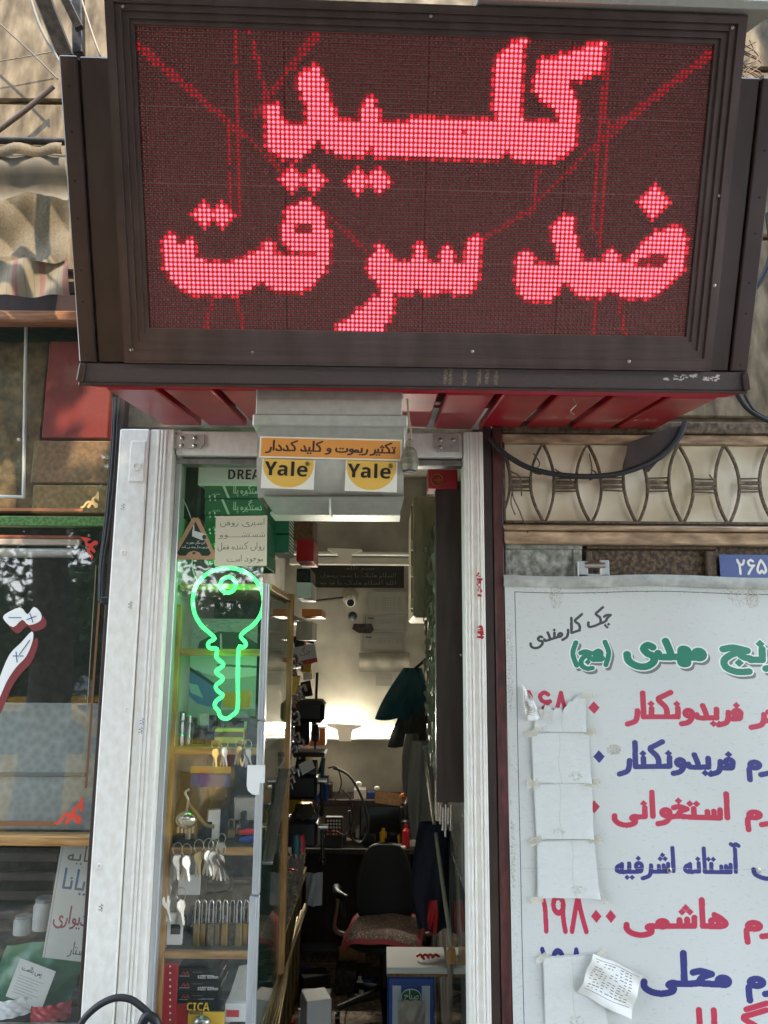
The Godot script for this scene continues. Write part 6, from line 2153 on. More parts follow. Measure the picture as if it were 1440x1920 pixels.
			2:
				b.tube([Vector3(-0.08, 0.012, 0), Vector3(0.0, 0.014, 0.0), Vector3(0.02, 0.012, 0)], [0.010, 0.012, 0.008], 8)
				b.tube([Vector3(0.02, 0.012, 0), Vector3(0.1, 0.01, 0.01)], 0.004, 6)
				solo("odd_tool", b, cm, cw + " handled tool among the clutter " + place, "tool", "clutter " + place)
	# ---- chair
	chair(Vector3(W(722, 1740, -4.45).x, FLOOR, -4.5))
	# ---- left side of the passage: shelving, machines, keys
	for q in [[546, 966, 586, 1012, "brown carton on the upper shelf past the display case", M.carton], [556, 1012, 588, 1052, "red carton under the brown carton past the display case", M.red_plastic], [556, 1066, 582, 1090, "pale grey carton on the second tier past the display case", M.steel], [556, 1092, 584, 1122, "white and red carton below the pale grey carton", M.white_plastic], [566, 1142, 603, 1156, "flat orange carton sticking out of the left shelves", M.orange], [556, 1165, 585, 1200, "beige carton on the left shelves under the orange one", M.beige_plastic]]:
		crate("stock_box", q[4], q[0], q[1], q[2], q[3], -3.35, 0.25, q[5])
	p = thing("stock_shelf", "dark open shelving along the left wall of the shop", "shelving")
	for y in [1.93, 1.7, 1.35, 1.02]:
		b = MB.new()
		b.bx(Vector3(ROOM_L + 0.005, y - 0.02, -4.6), Vector3(-0.42, y, -3.2), 0.002)
		obj("shelf", b, M.dark_brown, p)
	for zz in [-3.2, -4.6]:
		b = MB.new()
		b.bx(Vector3(ROOM_L + 0.005, 0.5, zz - 0.03), Vector3(ROOM_L + 0.04, 2.0, zz), 0.002)
		obj("upright", b, M.dark_brown, p)
	# hanging blister packs and metal parts along the shelves
	var cols := [M.red_card, M.white_plastic, M.blue, M.yellow, M.green_card, M.steel, M.orange]
	for k in 42:
		b = MB.new()
		var at := Vector3(-0.41 + 0.035 * sin(k * 2.7), 1.86 - 0.075 * (k % 11) - 0.02 * sin(k * 5.0), -3.3 - 0.03 * k)
		b.box(at, Vector3(0.05, 0.075, 0.008), 0.001, Basis(Vector3.UP, 0.4 + 0.5 * sin(k * 3.1)) * Basis(Vector3.BACK, 0.3 * sin(k * 1.3)))
		solo("hanging_pack", b, cols[k % 7], ["red card", "white card", "blue card", "yellow card", "green card", "grey card", "orange card"][k % 7] + " pack hanging from the left shelves in the passage", "pack", "packs on the left shelves")
	for k in 26:
		b = MB.new()
		var at := Vector3(-0.395 + 0.02 * sin(k * 1.9), 1.75 - 0.033 * k, -3.4 - 0.05 * (k % 7))
		b.tube(smooth([at, at + Vector3(0.015, -0.015, 0.01), at + Vector3(0.03, -0.005, 0), at + Vector3(0.04, -0.03, 0.005)], 4), 0.006, 7)
		solo("chrome_lever", b, M.chrome, "small chrome door handle hanging on the left shelves", "lever", "chrome handles on the left shelves")
	b = MB.new()
	b.x = Transform3D(Basis(Vector3.UP, 0.35), W(572, 1228, -3.5))
	im = Image.create(120, 100, false, Image.FORMAT_RGB8)
	im.fill(Color("b9b5ac"))
	im.fill_rect(Rect2i(0, 76, 120, 24), Color("a5262e"))
	write(im, "جنگ", 90, 50, 14, Color("8e2b30"), 0.1)
	card(b, Vector3.ZERO, 0.1, 0.08, 0.2)
	solo("price_card", b, print_mat(im, 0.5), "white card with a red lower edge hanging on the left shelves", "card")
	# pillar drill
	p = thing("pillar_drill", "black pillar drill standing in front of the lit lamp", "drill", W(592, 1345, -3.75))
	b = MB.new()
	b.box(Vector3(-0.02, 0.03, 0), Vector3(0.13, 0.1, 0.16), 0.02)
	obj("drill_head", b, M.black, p)
	b = MB.new()
	b.box(Vector3(-0.06, -0.06, -0.02), Vector3(0.07, 0.12, 0.09), 0.01)
	obj("motor", b, M.black_gloss, p)
	b = MB.new()
	b.lathe([Vector2(0, -0.14), Vector2(0.004, -0.14), Vector2(0.006, -0.11), Vector2(0.018, -0.1), Vector2(0.018, -0.06), Vector2(0.012, -0.03), Vector2(0, -0.03)], 14)
	obj("chuck", b, M.steel, p)
	b = MB.new()
	b.tube([Vector3(0.0, 0.08, 0), Vector3(0.002, 0.2, 0)], 0.006, 8)
	obj("feed_rod", b, M.steel, p)
	b = MB.new()
	b.box(Vector3(-0.02, -0.155, 0), Vector3(0.14, 0.02, 0.16), 0.004)
	obj("table", b, M.black, p)
	crate("orange_box", "orange and pink carton glaring beside the drill chuck", 566, 1366, 610, 1398, -4.4, 0.12, M.orange)
	# two key cutting machines
	for q in [[578, 1470, -3.6, "upper key cutting machine with a white plate on the left bench"], [578, 1555, -3.45, "lower key cutting machine with a domed guard on the left bench"]]:
		p = thing("key_machine", q[3], "machine", W(q[0], q[1], q[2]))
		b = MB.new()
		b.box(Vector3(-0.02, 0, 0), Vector3(0.13, 0.1, 0.2), 0.012)
		obj("machine_body", b, M.black, p)
		b = MB.new()
		b.cyl(Vector3(-0.05, 0.06, 0.04), Vector3(0.04, 0.06, 0.04), 0.045, 18)
		obj("wheel_guard", b, M.black_gloss, p)
		b = MB.new()
		b.cyl(Vector3(0.04, 0.02, 0.05), Vector3(0.085, 0.02, 0.05), 0.012, 12)
		obj("spindle", b, M.chrome, p)
		b = MB.new()
		b.tube([Vector3(0.06, 0.02, 0.05), Vector3(0.065, -0.1, 0.06)], 0.008, 9)
		obj("lever", b, M.steel, p)
		b = MB.new()
		b.ball(Vector3(0.065, -0.108, 0.06), Vector3(0.014, 0.014, 0.014), 12, 8)
		obj("knob", b, M.black_gloss, p)
		b = MB.new()
		b.box(Vector3(0.0, 0.085, 0.09), Vector3(0.06, 0.05, 0.003), 0.0, Basis(Vector3.BACK, 0.5) * Basis(Vector3.RIGHT, -0.6))
		obj("plate", b, M.white_plastic if q[1] < 1500 else M.nickel, p)
	for q in [[[595, 1485], [607, 1420], -3.7, 0.016, "screwdriver with a dark green and orange handle between the machines", M.teal], [[588, 1490], [598, 1462], -3.68, 0.012, "stubby orange tool handle beside the screwdriver", M.orange], [[555, 1600], [556, 1565], -3.2, 0.02, "green bottle shaped can on the bench edge", M.teal], [[565, 1598], [566, 1566], -3.25, 0.014, "red plastic knob next to the green can", M.red_plastic]]:
		b = MB.new()
		b.tube([W(q[0][0], q[0][1], q[2]), W((q[0][0] + q[1][0]) / 2.0, (q[0][1] + q[1][1]) / 2.0, q[2]), W(q[1][0], q[1][1], q[2])], [q[3] * 0.8, q[3], q[3] * 0.6], 12)
		solo("tool", b, q[5], q[4], "tool")
	b = MB.new()
	b.grid(10, 8, func(s, t): return W(602, 1478, -3.9) + Vector3((s - 0.5) * 0.07, (0.5 - t) * 0.12, 0.02 * sin(s * 9.0) + 0.01 * sin(t * 11.0)))
	solo("blue_packet", b, M.blue, "crumpled blue and white packet hanging behind the machines", "packet")
	# bench front with hooked keys and brass rods
	p = thing("work_bench", "low wooden bench with brass edged panels along the left of the passage", "bench")
	b = MB.new()
	b.bx(Vector3(ROOM_L + 0.01, 0.86, -4.9), Vector3(-0.405, 0.9, -3.16), 0.003)
	obj("bench_top", b, M.wood_h, p)
	b = MB.new()
	b.bx(Vector3(ROOM_L + 0.01, FLOOR, -4.9), Vector3(-0.45, 0.86, -3.18))
	obj("bench_body", b, M.dark_brown, p)
	for k in 9:
		b = MB.new()
		b.bx(Vector3(-0.45, FLOOR + 0.02, -3.2 - k * 0.18), Vector3(-0.436, 0.5, -3.215 - k * 0.18), 0.002)
		obj("brass_strip", b, M.dull_brass, p)
	for y in [0.5, 0.53]:
		b = MB.new()
		b.bx(Vector3(-0.45, y, -4.9), Vector3(-0.43, y + 0.012, -3.18), 0.002)
		obj("edge_rail", b, M.dull_brass, p)
	p = thing("key_board", "red edged board crowded with hooked keys on the bench side", "key board")
	b = MB.new()
	b.bx(Vector3(-0.45, 0.54, -4.7), Vector3(-0.444, 0.85, -3.2))
	obj("board", b, M.dark_brown, p)
	b = MB.new()
	b.bx(Vector3(-0.444, 0.56, -3.45), Vector3(-0.44, 0.84, -3.38), 0.001)
	obj("red_strip", b, M.red_card, p)
	var kr := RandomNumberGenerator.new()
	kr.seed = 77
	var many := MB.new()
	var proto := key_shape(1.0, 1.0)
	for k in 190:
		var t := Transform3D(Basis(Vector3.UP, kr.randf_range(-0.2, 1.4)) * Basis(Vector3.BACK, kr.randf_range(-0.3, 0.3)), Vector3(-0.432 + 0.018 * kr.randf(), 0.58 + 0.045 * (k % 6) + kr.randf() * 0.012, -3.25 - 1.35 * (k / 190.0)))
		for i in proto.v.size():
			many.v.append(t * proto.v[i])
			many.n.append(t.basis * proto.n[i])
			many.u.append(Vector2.ZERO)
	var mo := obj("hooked_keys", many, M.key_metal, p)
	mo.set_meta("kind", "stuff")
	b = MB.new()
	b.grid(12, 10, func(s, t): return W(589, 1665, -3.6) + Vector3((s - 0.5) * 0.07, (0.5 - t) * 0.13, 0.025 * sin(PI * s) + 0.006 * sin(s * 15.0 + t * 7.0)))
	solo("clear_bag", b, mat(Color("9aa0a0"), 0.3), "small clear plastic bag hanging from the bench edge", "bag")
	for k in 5:
		b = MB.new()
		b.tube([W(585 - k * 7, 1672 + k * 12, -3.7), W(497 - k * 2 + k * 8, 1925, -2.85)], 0.005, 7)
		solo("brass_rod", b, M.dull_brass, "long thin rod leaning out along the bench foot", "rod", "rods along the bench")
	b = MB.new()
	b.box(W(592, 1905, -3.5), Vector3(0.1, 0.16, 0.12), 0.003, Basis(Vector3.UP, 0.3))
	solo("white_carton", b, M.paper, "white carton standing on the floor at the bench foot", "box")
	# ---- right side: key cabinet, box, bags
	p = thing("key_cabinet", "dark brown cabinet end on the right wall with rows of keys along its side", "cabinet")
	var q4 := R(817, 902, 868, 1505, -2.66)
	var xs: float = q4[0]
	b = MB.new()
	b.bx(Vector3(xs, q4[1], -2.69), Vector3(ROOM_R - 0.002, q4[3], -2.66), 0.003)
	obj("end_panel", b, M.brown_board, p)
	b = MB.new()
	b.bx(Vector3(xs + 0.05, q4[1] + 0.01, -3.7), Vector3(ROOM_R - 0.002, q4[3], -2.69))
	obj("board", b, M.black, p)
	many = MB.new()
	for k in 420:
		var t := Transform3D(Basis(Vector3.UP, kr.randf_range(-1.5, -0.3)) * Basis(Vector3.BACK, kr.randf_range(-0.3, 0.3)), Vector3(xs + 0.012 + 0.034 * kr.randf(), q4[1] + 0.06 + 0.045 * (k % 20) + kr.randf() * 0.012, -2.73 - 0.95 * (k / 420.0)))
		for i in proto.v.size():
			many.v.append(t * proto.v[i])
			many.n.append(t.basis * proto.n[i])
			many.u.append(Vector2.ZERO)
	mo = obj("hanging_keys", many, M.key_metal, p)
	mo.set_meta("kind", "stuff")
	for y in [1.25, 1.75]:
		b = MB.new()
		b.x = Transform3D(Basis(Vector3.RIGHT, PI / 2), Vector3(ROOM_R - 0.03, y, -2.66))
		b.lathe([Vector2(0.004, 0), Vector2(0.0035, 0.002), Vector2(0, 0.003)], 8)
		obj("screw", b, M.nickel, p)
	p = thing("red_pennant", "dark red box with a gold round emblem on top of the key cabinet", "box")
	b = MB.new()
	rbox(b, 803, 880, 858, 916, -2.64, 0.1, 0.003)
	obj("box_body", b, M.red_card, p)
	b = MB.new()
	var pc := W(820, 900, -2.637)
	var pts := []
	for k in 20:
		pts.append(pc + Vector3(cos(TAU * k / 20), sin(TAU * k / 20), 0) * 0.02)
	b.tube(pts, 0.0016, 5, true)
	b.beam(pc + Vector3(-0.01, 0, 0), pc + Vector3(0.012, 0, 0), 0.004, 0.001)
	b.beam(pc + Vector3(0.002, 0.01, 0), pc + Vector3(0.012, 0, 0), 0.004, 0.001)
	b.beam(pc + Vector3(0.002, -0.01, 0), pc + Vector3(0.012, 0, 0), 0.004, 0.001)
	obj("emblem", b, M.brass, p)
	p = thing("wall_unit", "long beige plastic casing with white latches high on the right wall", "casing")
	var u4 := R(775, 930, 800, 1158, -3.75)
	b = MB.new()
	b.bx(Vector3(u4[0], u4[1], -4.45), Vector3(ROOM_R - 0.003, u4[3], -3.75), 0.01)
	obj("body", b, M.beige_plastic, p)
	for f in [0.12, 0.38, 0.6]:
		b = MB.new()
		b.box(Vector3(u4[0] - 0.004, lerpf(u4[1], u4[3], f), -3.8), Vector3(0.014, 0.05, 0.03), 0.003)
		obj("latch", b, M.white_plastic, p)
	b = MB.new()
	b.bx(Vector3(u4[0] - 0.006, u4[1] + 0.03, -3.86), Vector3(u4[0] + 0.002, u4[3] - 0.03, -3.85), 0.001)
	obj("seam", b, M.dark_brown, p)
	p = thing("hooded_jacket", "teal and dark grey hooded cloth bundle hanging on the right wall", "jacket", W(752, 1310, -4.3))
	b = MB.new()
	for q in [[0.0, 0.0, 0.25, 0.26, M.teal_cloth, "hood", 0.06], [0.04, -0.1, 0.2, 0.3, M.grey_cloth, "body_fold", 0.03]]:
		b = MB.new()
		for sd in [1.0, -1.0]:
			b.grid(34, 22, func(u, t): return Vector3(q[0] + 0.06 - 0.06 * t + sd * (u - 0.5) * q[2] * (0.3 + 0.8 * sin(minf(t * 1.3 + 0.1, 1.45))) , q[1] + 0.16 - t * q[3] + 0.012 * sin(u * 6.0) * t, q[6] * 0.5 + sd * (0.08 * sin(PI * u) * sin(minf(t * 2.2 + 0.15, 2.6)) + 0.010 * absf(sin(u * 9.0 + t * 4.0)) + 0.006 * sin(u * 17.0 - t * 9.0))))
		obj(q[5], b, q[4], p)
	b = MB.new()
	b.tube(smooth([Vector3(0.05, 0.14, 0.02), Vector3(0.1, 0.18, 0.05), Vector3(0.14, 0.22, 0.1)], 4), 0.008, 8)
	obj("hanging_loop", b, M.rubber, p)
	# tools hanging down the right wall
	for k in 14:
		b = MB.new()
		var tz := -3.75 - 0.1 * (k % 7)
		var ty := 1.52 - 0.16 * (k / 7) - 0.03 * sin(k * 2.0)
		b.tube([Vector3(0.25, ty, tz), Vector3(0.245, ty - 0.05, tz), Vector3(0.25, ty - 0.12, tz)], [0.011, 0.012, 0.008], 8)
		b.tube([Vector3(0.25, ty - 0.12, tz), Vector3(0.25, ty - 0.2, tz)], 0.004, 6)
		solo("hand_tool", b, [M.steel, M.red_plastic, M.black, M.yellow, M.chrome][k % 5], ["grey steel", "red handled", "black handled", "yellow handled", "chrome"][k % 5] + " hand tool hanging on the right wall behind the keys", "tool", "tools on the right wall")
	fold_sheet("plastic_bag", "grey translucent plastic bag hanging long beside the keys", "bag", 790, 1480, -4.0, 0.12, 0.45, mat(Color("8a8884"), 0.3), 0.012, 17.0)
	fold_sheet("plastic_bag", "crumpled pale plastic bag hanging in front of the microscope", "bag", 772, 1435, -4.1, 0.09, 0.3, mat(Color("77736e"), 0.3), 0.012, 13.0)
	fold_sheet("navy_bag", "navy blue cloth bag hanging low on the right wall", "bag", 812, 1640, -3.6, 0.16, 0.42, M.navy, 0.015, 9.0)
	fold_sheet("red_bag", "bright red plastic bag tip showing under the navy bag", "bag", 814, 1718, -3.55, 0.05, 0.13, M.red_plastic, 0.008, 9.0)
	p = thing("leaning_tube", "thin metal tube leaning against the right wall with a wooden foot", "tube")
	b = MB.new()
	b.tube([W(797, 1420, -4.0), W(849, 1792, -3.05)], 0.008, 9)
	obj("tube", b, M.galv, p)
	b = MB.new()
	b.box(W(846, 1792, -3.04), Vector3(0.03, 0.05, 0.03), 0.003)
	obj("foot", b, M.wood, p)
	p = thing("tool_strip", "chrome tools hanging in a row under the key cabinet", "tools")
	for k in 5:
		b = MB.new()
		b.tube([W(826 + k * 5, 1508 + (k % 2) * 6, -2.8), W(825 + k * 5, 1545 + (k % 3) * 12, -2.8)], 0.004, 7)
		obj("tool_shank", b, M.chrome, p)
	b = MB.new()
	b.bx(Vector3(0.268, FLOOR + 0.02, -3.25), Vector3(0.272, 1.0, -2.56))
	solo("glass_leaf", b, M.glass, "scratched glass door leaf folded back along the right wall", "glass door")
	# box and tin
	var zt := -3.35
	var tr := R(727, 1832, 815, 1935, zt)
	p = thing("oil_tin", "blue oil tin with a white worded oval near the doorway", "tin")
	b = MB.new()
	b.bx(Vector3(tr[0], tr[3] - 0.36, zt - 0.2), Vector3(tr[2], tr[3], zt), 0.006)
	obj("can", b, M.blue, p)
	im = Image.create(200, 340, false, Image.FORMAT_RGB8)
	im.fill(Color("b5c3cc"))
	im.fill_rect(Rect2i(46, 0, 110, 78), Color("234a8c"))
	blot(im, Vector2(100, 44), 54, 32, Color("dfe6e0"), false)
	blot(im, Vector2(100, 44), 50, 28, Color("2b6a4a"), false)
	write(im, "صباح", 140, 52, 15, Color("e6ebe6"), 0.14, 80)
	blot(im, Vector2(120, 170), 60, 34, Color("6b6a50"), false)
	blot(im, Vector2(60, 180), 30, 16, Color("3a5a5a"), false)
	b = MB.new()
	var tw: float = tr[2] - tr[0]
	card(b, Vector3((tr[0] + tr[2]) / 2, tr[3] - 0.18, zt + 0.002), tw * 0.8, 0.3)
	obj("label_print", b, print_mat(im, 0.35), p)
	b = MB.new()
	b.bx(Vector3(tr[0] - 0.02, FLOOR, zt - 0.24), Vector3(tr[2] + 0.02, tr[3] - 0.362, zt + 0.02), 0.004)
	solo("storage_crate", b, M.dark_brown, "dark crate under the blue oil tin", "crate")
	b = MB.new()
	b.grid(12, 10, func(s, t): return W(772, 1900, zt + 0.06) + Vector3((s - 0.5) * 0.1, (0.5 - t) * 0.09, 0.04 * sin(PI * s) * sin(PI * t) + 0.007 * sin(s * 17.0 + t * 9.0)))
	solo("plastic_wrap", b, mat(Color("a8a193"), 0.35), "crumpled clear plastic wrap in front of the oil tin", "wrap")
	b = MB.new()
	b.bx(Vector3(tr[0] - 0.005, tr[3] + 0.003, zt - 0.22), Vector3(0.258, tr[3] + 0.035, zt + 0.005), 0.002)
	p = thing("flat_carton", "flat white carton lid lying on the blue oil tin", "carton")
	obj("lid", b, M.paper, p)
	b = MB.new()
	b.bx(Vector3(tr[0] - 0.004, tr[3] + 0.003, zt + 0.006), Vector3(0.257, tr[3] + 0.014, zt + 0.009), 0.001)
	obj("brown_edge", b, M.carton, p)
	p = thing("red_clamp", "red plastic clamps lying on the white carton lid", "clamp", W(795, 1800, zt - 0.08))
	for k in 4:
		b = MB.new()
		b.tube(smooth([Vector3(-0.03 + k * 0.02, 0.012, 0.01 * (k % 2)), Vector3(-0.015 + k * 0.02, 0.02, 0), Vector3(k * 0.02, 0.01, 0.02 - 0.01 * k)], 4), 0.005, 7)
		obj("clamp_arm", b, M.red_plastic, p)
	for k in 3:
		crate("floor_bag", ["grey woven bag lying under the chair", "dark bundle on the floor behind the chair", "beige sack at the foot of the desk"][k], 628 + k * 28, 1820 + k * 5, 668 + k * 28, 1862 + k * 4, -4.75 - 0.05 * k, 0.15, [M.steel, M.black, M.canvas][k], "bag")

func chair(at: Vector3) -> void:
	var p := thing("office_chair", "black leather swivel chair with arm loops and a patterned seat mat", "chair", at)
	var sy := 0.40
	var b := MB.new()
	b.grid(22, 16, func(s, t): return Vector3((0.158 - 0.028 * cos(PI * t)) * signf(cos(TAU * s)) * pow(absf(cos(TAU * s)), 0.8) * pow(sin(PI * t), 0.42), 0.6 + 0.19 * cos(PI * t), -0.2 - 0.034 * sin(TAU * s) * pow(sin(PI * t), 0.5) - 0.045 * cos(PI * t) + 0.05 * pow(cos(TAU * s), 2.0) * sin(PI * t)))
	obj("backrest", b, M.leather, p)
	b = MB.new()
	b.grid(24, 12, func(s, t): return Vector3(0.22 * cos(TAU * s) * pow(sin(PI * t), 0.5), sy - 0.02 + 0.045 * cos(PI * t), -0.21 * sin(TAU * s) * pow(sin(PI * t), 0.5)))
	obj("seat", b, M.leather, p)
	b = MB.new()
	b.tube(smooth([Vector3(0, sy - 0.04, -0.15), Vector3(0, sy, -0.26), Vector3(0, 0.55, -0.26)], 5), 0.018, 8)
	obj("back_stem", b, M.black, p)
	for s in [-1.0, 1.0]:
		b = MB.new()
		b.tube(smooth([Vector3(s * 0.2, sy - 0.02, -0.02), Vector3(s * 0.265, sy + 0.02, 0.0), Vector3(s * 0.25, sy + 0.15, 0.03), Vector3(s * 0.25, sy + 0.2, 0.06)], 6), 0.013, 8)
		obj("arm_post", b, M.nickel, p)
		b = MB.new()
		b.tube(smooth([Vector3(s * 0.2, sy + 0.20, 0.13), Vector3(s * 0.245, sy + 0.215, 0.09), Vector3(s * 0.26, sy + 0.21, -0.03), Vector3(s * 0.25, sy + 0.16, -0.14), Vector3(s * 0.23, sy + 0.03, -0.14)], 6), 0.02, 9)
		obj("armrest", b, M.black, p)
	b = MB.new()
	b.cyl(Vector3(0, 0.1, 0), Vector3(0, sy - 0.05, 0), 0.024, 12)
	obj("gas_column", b, M.black, p)
	for k in 5:
		var a := TAU * k / 5 + 0.3
		var d := Vector3(cos(a), 0, sin(a))
		b = MB.new()
		b.tube([Vector3(0, 0.12, 0), d * 0.14 + Vector3(0, 0.095, 0), d * 0.25 + Vector3(0, 0.07, 0)], [0.028, 0.02, 0.014], 9)
		var leg := obj("base_arm", b, M.black, p)
		b = MB.new()
		b.cyl(d * 0.25 + Vector3(-0.012, 0.026, 0), d * 0.25 + Vector3(0.012, 0.026, 0), 0.026, 12)
		obj("caster", b, M.black_gloss, leg)
	# mat
	var im := Image.create(160, 160, false, Image.FORMAT_RGB8)
	im.fill(Color("5d5148"))
	var rr := RandomNumberGenerator.new()
	rr.seed = 4
	for k in 2600:
		im.fill_rect(Rect2i(rr.randi() % 158, rr.randi() % 158, 2, 2), [Color("3a2f2c"), Color("7d6f60"), Color("6b2b30"), Color("93877a")][rr.randi() % 4])
	for q in [0, 150]:
		im.fill_rect(Rect2i(0, q, 160, 10), Color("7c1f28"))
		im.fill_rect(Rect2i(q, 0, 10, 160), Color("7c1f28"))
	b = MB.new()
	b.grid(14, 12, func(s, t): return Vector3((s - 0.5) * 0.4 - (t - 0.5) * 0.05, sy + 0.05 - 0.05 * pow(absf(s - 0.5) * 2.0, 4.0) - 0.04 * pow(maxf(t - 0.75, 0.0) * 4.0, 2.0) + 0.004 * sin(s * 14.0), (t - 0.5) * 0.42 + (s - 0.5) * 0.08))
	var mt := obj("seat_mat", b, print_mat(im, 0.95), p)
	mt.set_meta("label", "patterned woven mat with a red border")

func tree(at: Vector3, h: float, r: float, seed_: int, label: String, per := 150) -> void:
	var p := thing("street_tree", label, "tree", at, "street trees")
	var rr := RandomNumberGenerator.new()
	rr.seed = seed_
	var b := MB.new()
	b.tube(smooth([Vector3(0, 0, 0), Vector3(0.06, h * 0.3, 0.05), Vector3(-0.05, h * 0.6, 0), Vector3(0.1, h, 0.1)], 5), range(16).map(func(i): return 0.2 - 0.009 * i), 12)
	obj("trunk", b, mat(Color("6a5d50"), 0.9, 0.0, tex["dirt"], Vector3(2, 2, 2), 1.0, tex["fine"]), p)
	var limbs := MB.new()
	var clumps := []
	var nl := 26 if per > 300 else 16
	for k in nl:
		var a := TAU * k / 16.0 + rr.randf()
		var d := Vector3(cos(a), rr.randf_range(-0.15, 0.7), sin(a)).normalized()
		var o := Vector3(0, h * rr.randf_range(0.62, 0.95), 0)
		var e := o + d * r * rr.randf_range(0.6, 0.95)
		limbs.tube(smooth([o, o.lerp(e, 0.5) + Vector3(0, 0.25, 0), e], 4), [0.06, 0.055, 0.05, 0.045, 0.04, 0.032, 0.025, 0.018, 0.012], 6)
		for i in 4:
			clumps.append(o.lerp(e, rr.randf_range(0.45, 1.05)) + Vector3(rr.randf_range(-0.4, 0.4), rr.randf_range(-0.1, 0.5), rr.randf_range(-0.4, 0.4)))
	obj("limbs", limbs, mat(Color("5d5146"), 0.9), p)
	var leaf := MB.new()
	leaf.grid(2, 3, func(s, t): return Vector3((s - 0.5) * 0.075 * sin(PI * clampf(t * 0.9 + 0.08, 0.0, 1.0)), 0.012 * absf(s - 0.5) * 2.0, (t - 0.5) * 0.13))
	var mm := MultiMesh.new()
	mm.transform_format = MultiMesh.TRANSFORM_3D
	mm.use_colors = true
	mm.mesh = leaf.mesh()
	mm.instance_count = clumps.size() * per
	var i := 0
	for c in clumps:
		for k in per:
			var q: Vector3 = c + Vector3(rr.randfn(0, 0.3), rr.randfn(0, 0.22), rr.randfn(0, 0.3)) * (r / 2.2)
			mm.set_instance_transform(i, Transform3D(Basis.from_euler(Vector3(rr.randf_range(-1.2, 1.2), rr.randf() * TAU, rr.randf_range(-0.8, 0.8))).scaled(Vector3.ONE * rr.randf_range(0.8, 1.5)), q))
			var g := rr.randf_range(0.7, 1.3)
			mm.set_instance_color(i, Color(0.07 * g, 0.13 * g, 0.03 * g))
			i += 1
	var lm := mat(Color.WHITE, 0.55)
	lm.vertex_color_use_as_albedo = true
	lm.backlight_enabled = true
	lm.backlight = Color(0.4, 0.5, 0.2)
	var mi := MultiMeshInstance3D.new()
	mi.name = "crown"
	mi.multimesh = mm
	mi.material_override = lm
	mi.set_meta("kind", "stuff")
	p.add_child(mi)

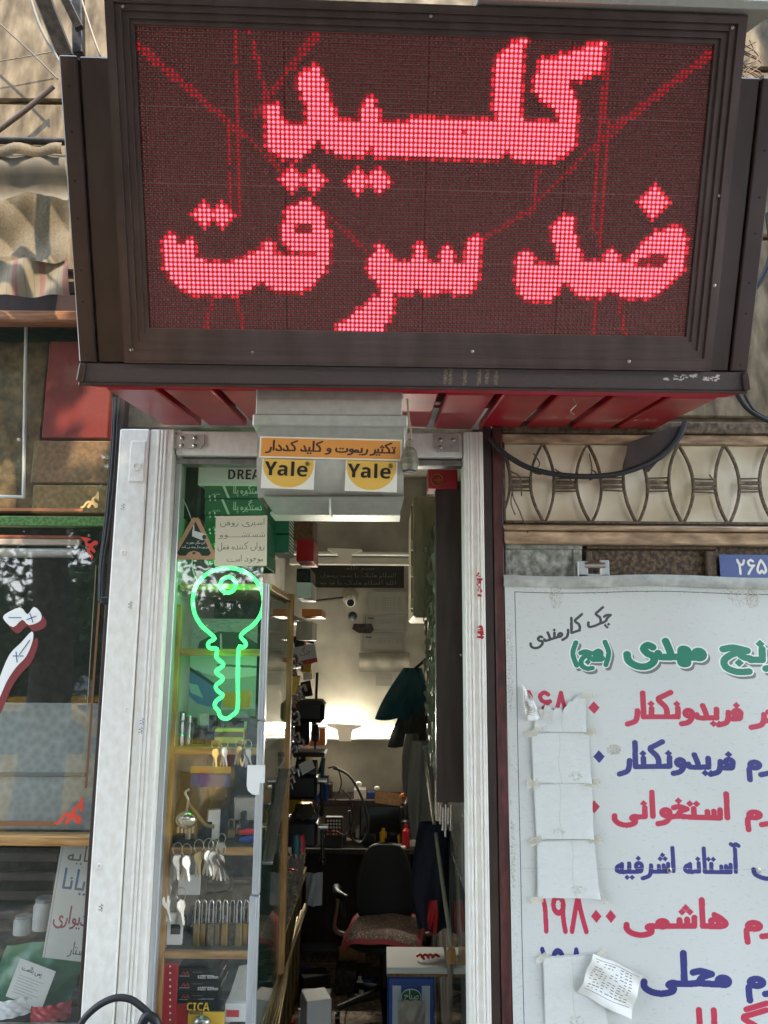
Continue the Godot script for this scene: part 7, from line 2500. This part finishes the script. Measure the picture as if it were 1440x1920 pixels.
func car(at: Vector3, turn: float, m: Material, label: String) -> void:
	var p := thing("parked_car", label, "car", at)
	p.rotation.y = turn
	var side := [Vector2(-2.1, 0.35), Vector2(-2.12, 0.72), Vector2(-1.95, 0.9), Vector2(-1.0, 0.98), Vector2(-0.35, 1.4), Vector2(0.9, 1.42), Vector2(1.55, 1.0), Vector2(2.05, 0.95), Vector2(2.15, 0.6), Vector2(2.1, 0.35), Vector2(1.72, 0.33), Vector2(1.6, 0.6), Vector2(1.3, 0.68), Vector2(1.0, 0.6), Vector2(0.88, 0.3), Vector2(-0.92, 0.3), Vector2(-1.04, 0.6), Vector2(-1.34, 0.68), Vector2(-1.64, 0.6), Vector2(-1.76, 0.33)]
	var b := MB.new()
	b.x = Transform3D(Basis.IDENTITY, Vector3(0, 0, 0.8))
	b.prism(PackedVector2Array(side), 1.6)
	obj("body", b, m, p)
	for s in [-1.0, 1.0]:
		for q in [[Vector2(-0.9, 0.99), Vector2(-0.33, 1.34), Vector2(0.25, 1.36), Vector2(0.25, 0.99)], [Vector2(0.3, 0.99), Vector2(0.3, 1.36), Vector2(0.86, 1.36), Vector2(1.38, 1.0)]]:
			b = MB.new()
			b.x = Transform3D(Basis.IDENTITY, Vector3(0, 0, 0.806 if s > 0 else -0.80))
			b.prism(PackedVector2Array(q), 0.006)
			obj("side_window", b, M.black_gloss, p)
		for x in [-1.34, 1.3]:
			b = MB.new()
			b.cyl(Vector3(x, 0.31, s * 0.62), Vector3(x, 0.31, s * 0.81), 0.31, 22)
			var w := obj("wheel", b, M.rubber, p)
			b = MB.new()
			b.cyl(Vector3(x, 0.31, s * 0.8), Vector3(x, 0.31, s * 0.82), 0.19, 18)
			obj("rim", b, M.nickel, w)
		b = MB.new()
		b.box(Vector3(-2.1, 0.7, s * 0.6), Vector3(0.06, 0.14, 0.3), 0.03)
		obj("headlight", b, M.white_plastic, p)
		b = MB.new()
		b.box(Vector3(2.1, 0.78, s * 0.62), Vector3(0.06, 0.16, 0.25), 0.03)
		obj("tail_light", b, M.red_plastic, p)
	for q in [[Vector3(-0.68, 1.17, 0), 0.73, 0.56], [Vector3(1.24, 1.21, 0), 0.7, -0.57]]:
		b = MB.new()
		b.box(q[0], Vector3(q[1], 0.012, 1.36), 0.0, Basis(Vector3.BACK, q[2]))
		obj("windscreen", b, M.black_gloss, p)

func street() -> void:
	tree(Vector3(-2.6, 0, 1.2), 5.4, 2.5, 3, "leafy street tree at the kerb near the neighbouring shop window", 330)
	tree(Vector3(1.6, 0, 1.4), 5.8, 2.6, 8, "leafy street tree at the kerb opposite the price banner", 330)
	tree(Vector3(5.0, 0, 1.3), 5.5, 2.4, 15, "leafy street tree farther along the kerb past the banner", 330)
	tree(Vector3(-8.5, -0.13, 8.6), 4.6, 3.2, 21, "broad dark tree across the road behind the yellow car")
	tree(Vector3(-4.6, -0.13, 8.2), 4.4, 3.3, 27, "broad dark tree across the road behind the white car")
	tree(Vector3(-0.8, -0.13, 8.8), 4.6, 3.2, 33, "broad dark tree across the road facing the key shop")
	tree(Vector3(3.4, -0.13, 8.5), 4.5, 3.2, 39, "broad dark tree across the road facing the banner")
	for k in 5:
		tree(Vector3(-9.5 + k * 3.0, -0.13, 7.0 + 0.3 * (k % 2)), 1.9, 2.1, 50 + k, ["low bushy tree across the road at the far end behind the yellow car", "low bushy tree across the road behind the yellow car's bonnet", "low bushy tree across the road behind the white car's roof", "low bushy tree across the road between two tall trees facing the key shop", "low bushy tree across the road facing the price banner"][k])
	car(Vector3(1.4, -0.13, 3.3), 0.0, mat(Color("d3d5d6"), 0.2), "white car parked by the kerb across from the price banner")
	car(Vector3(-3.7, -0.13, 3.1), 0.0, mat(Color("d6a52a"), 0.2), "yellow car parked by the kerb across from the painted window")
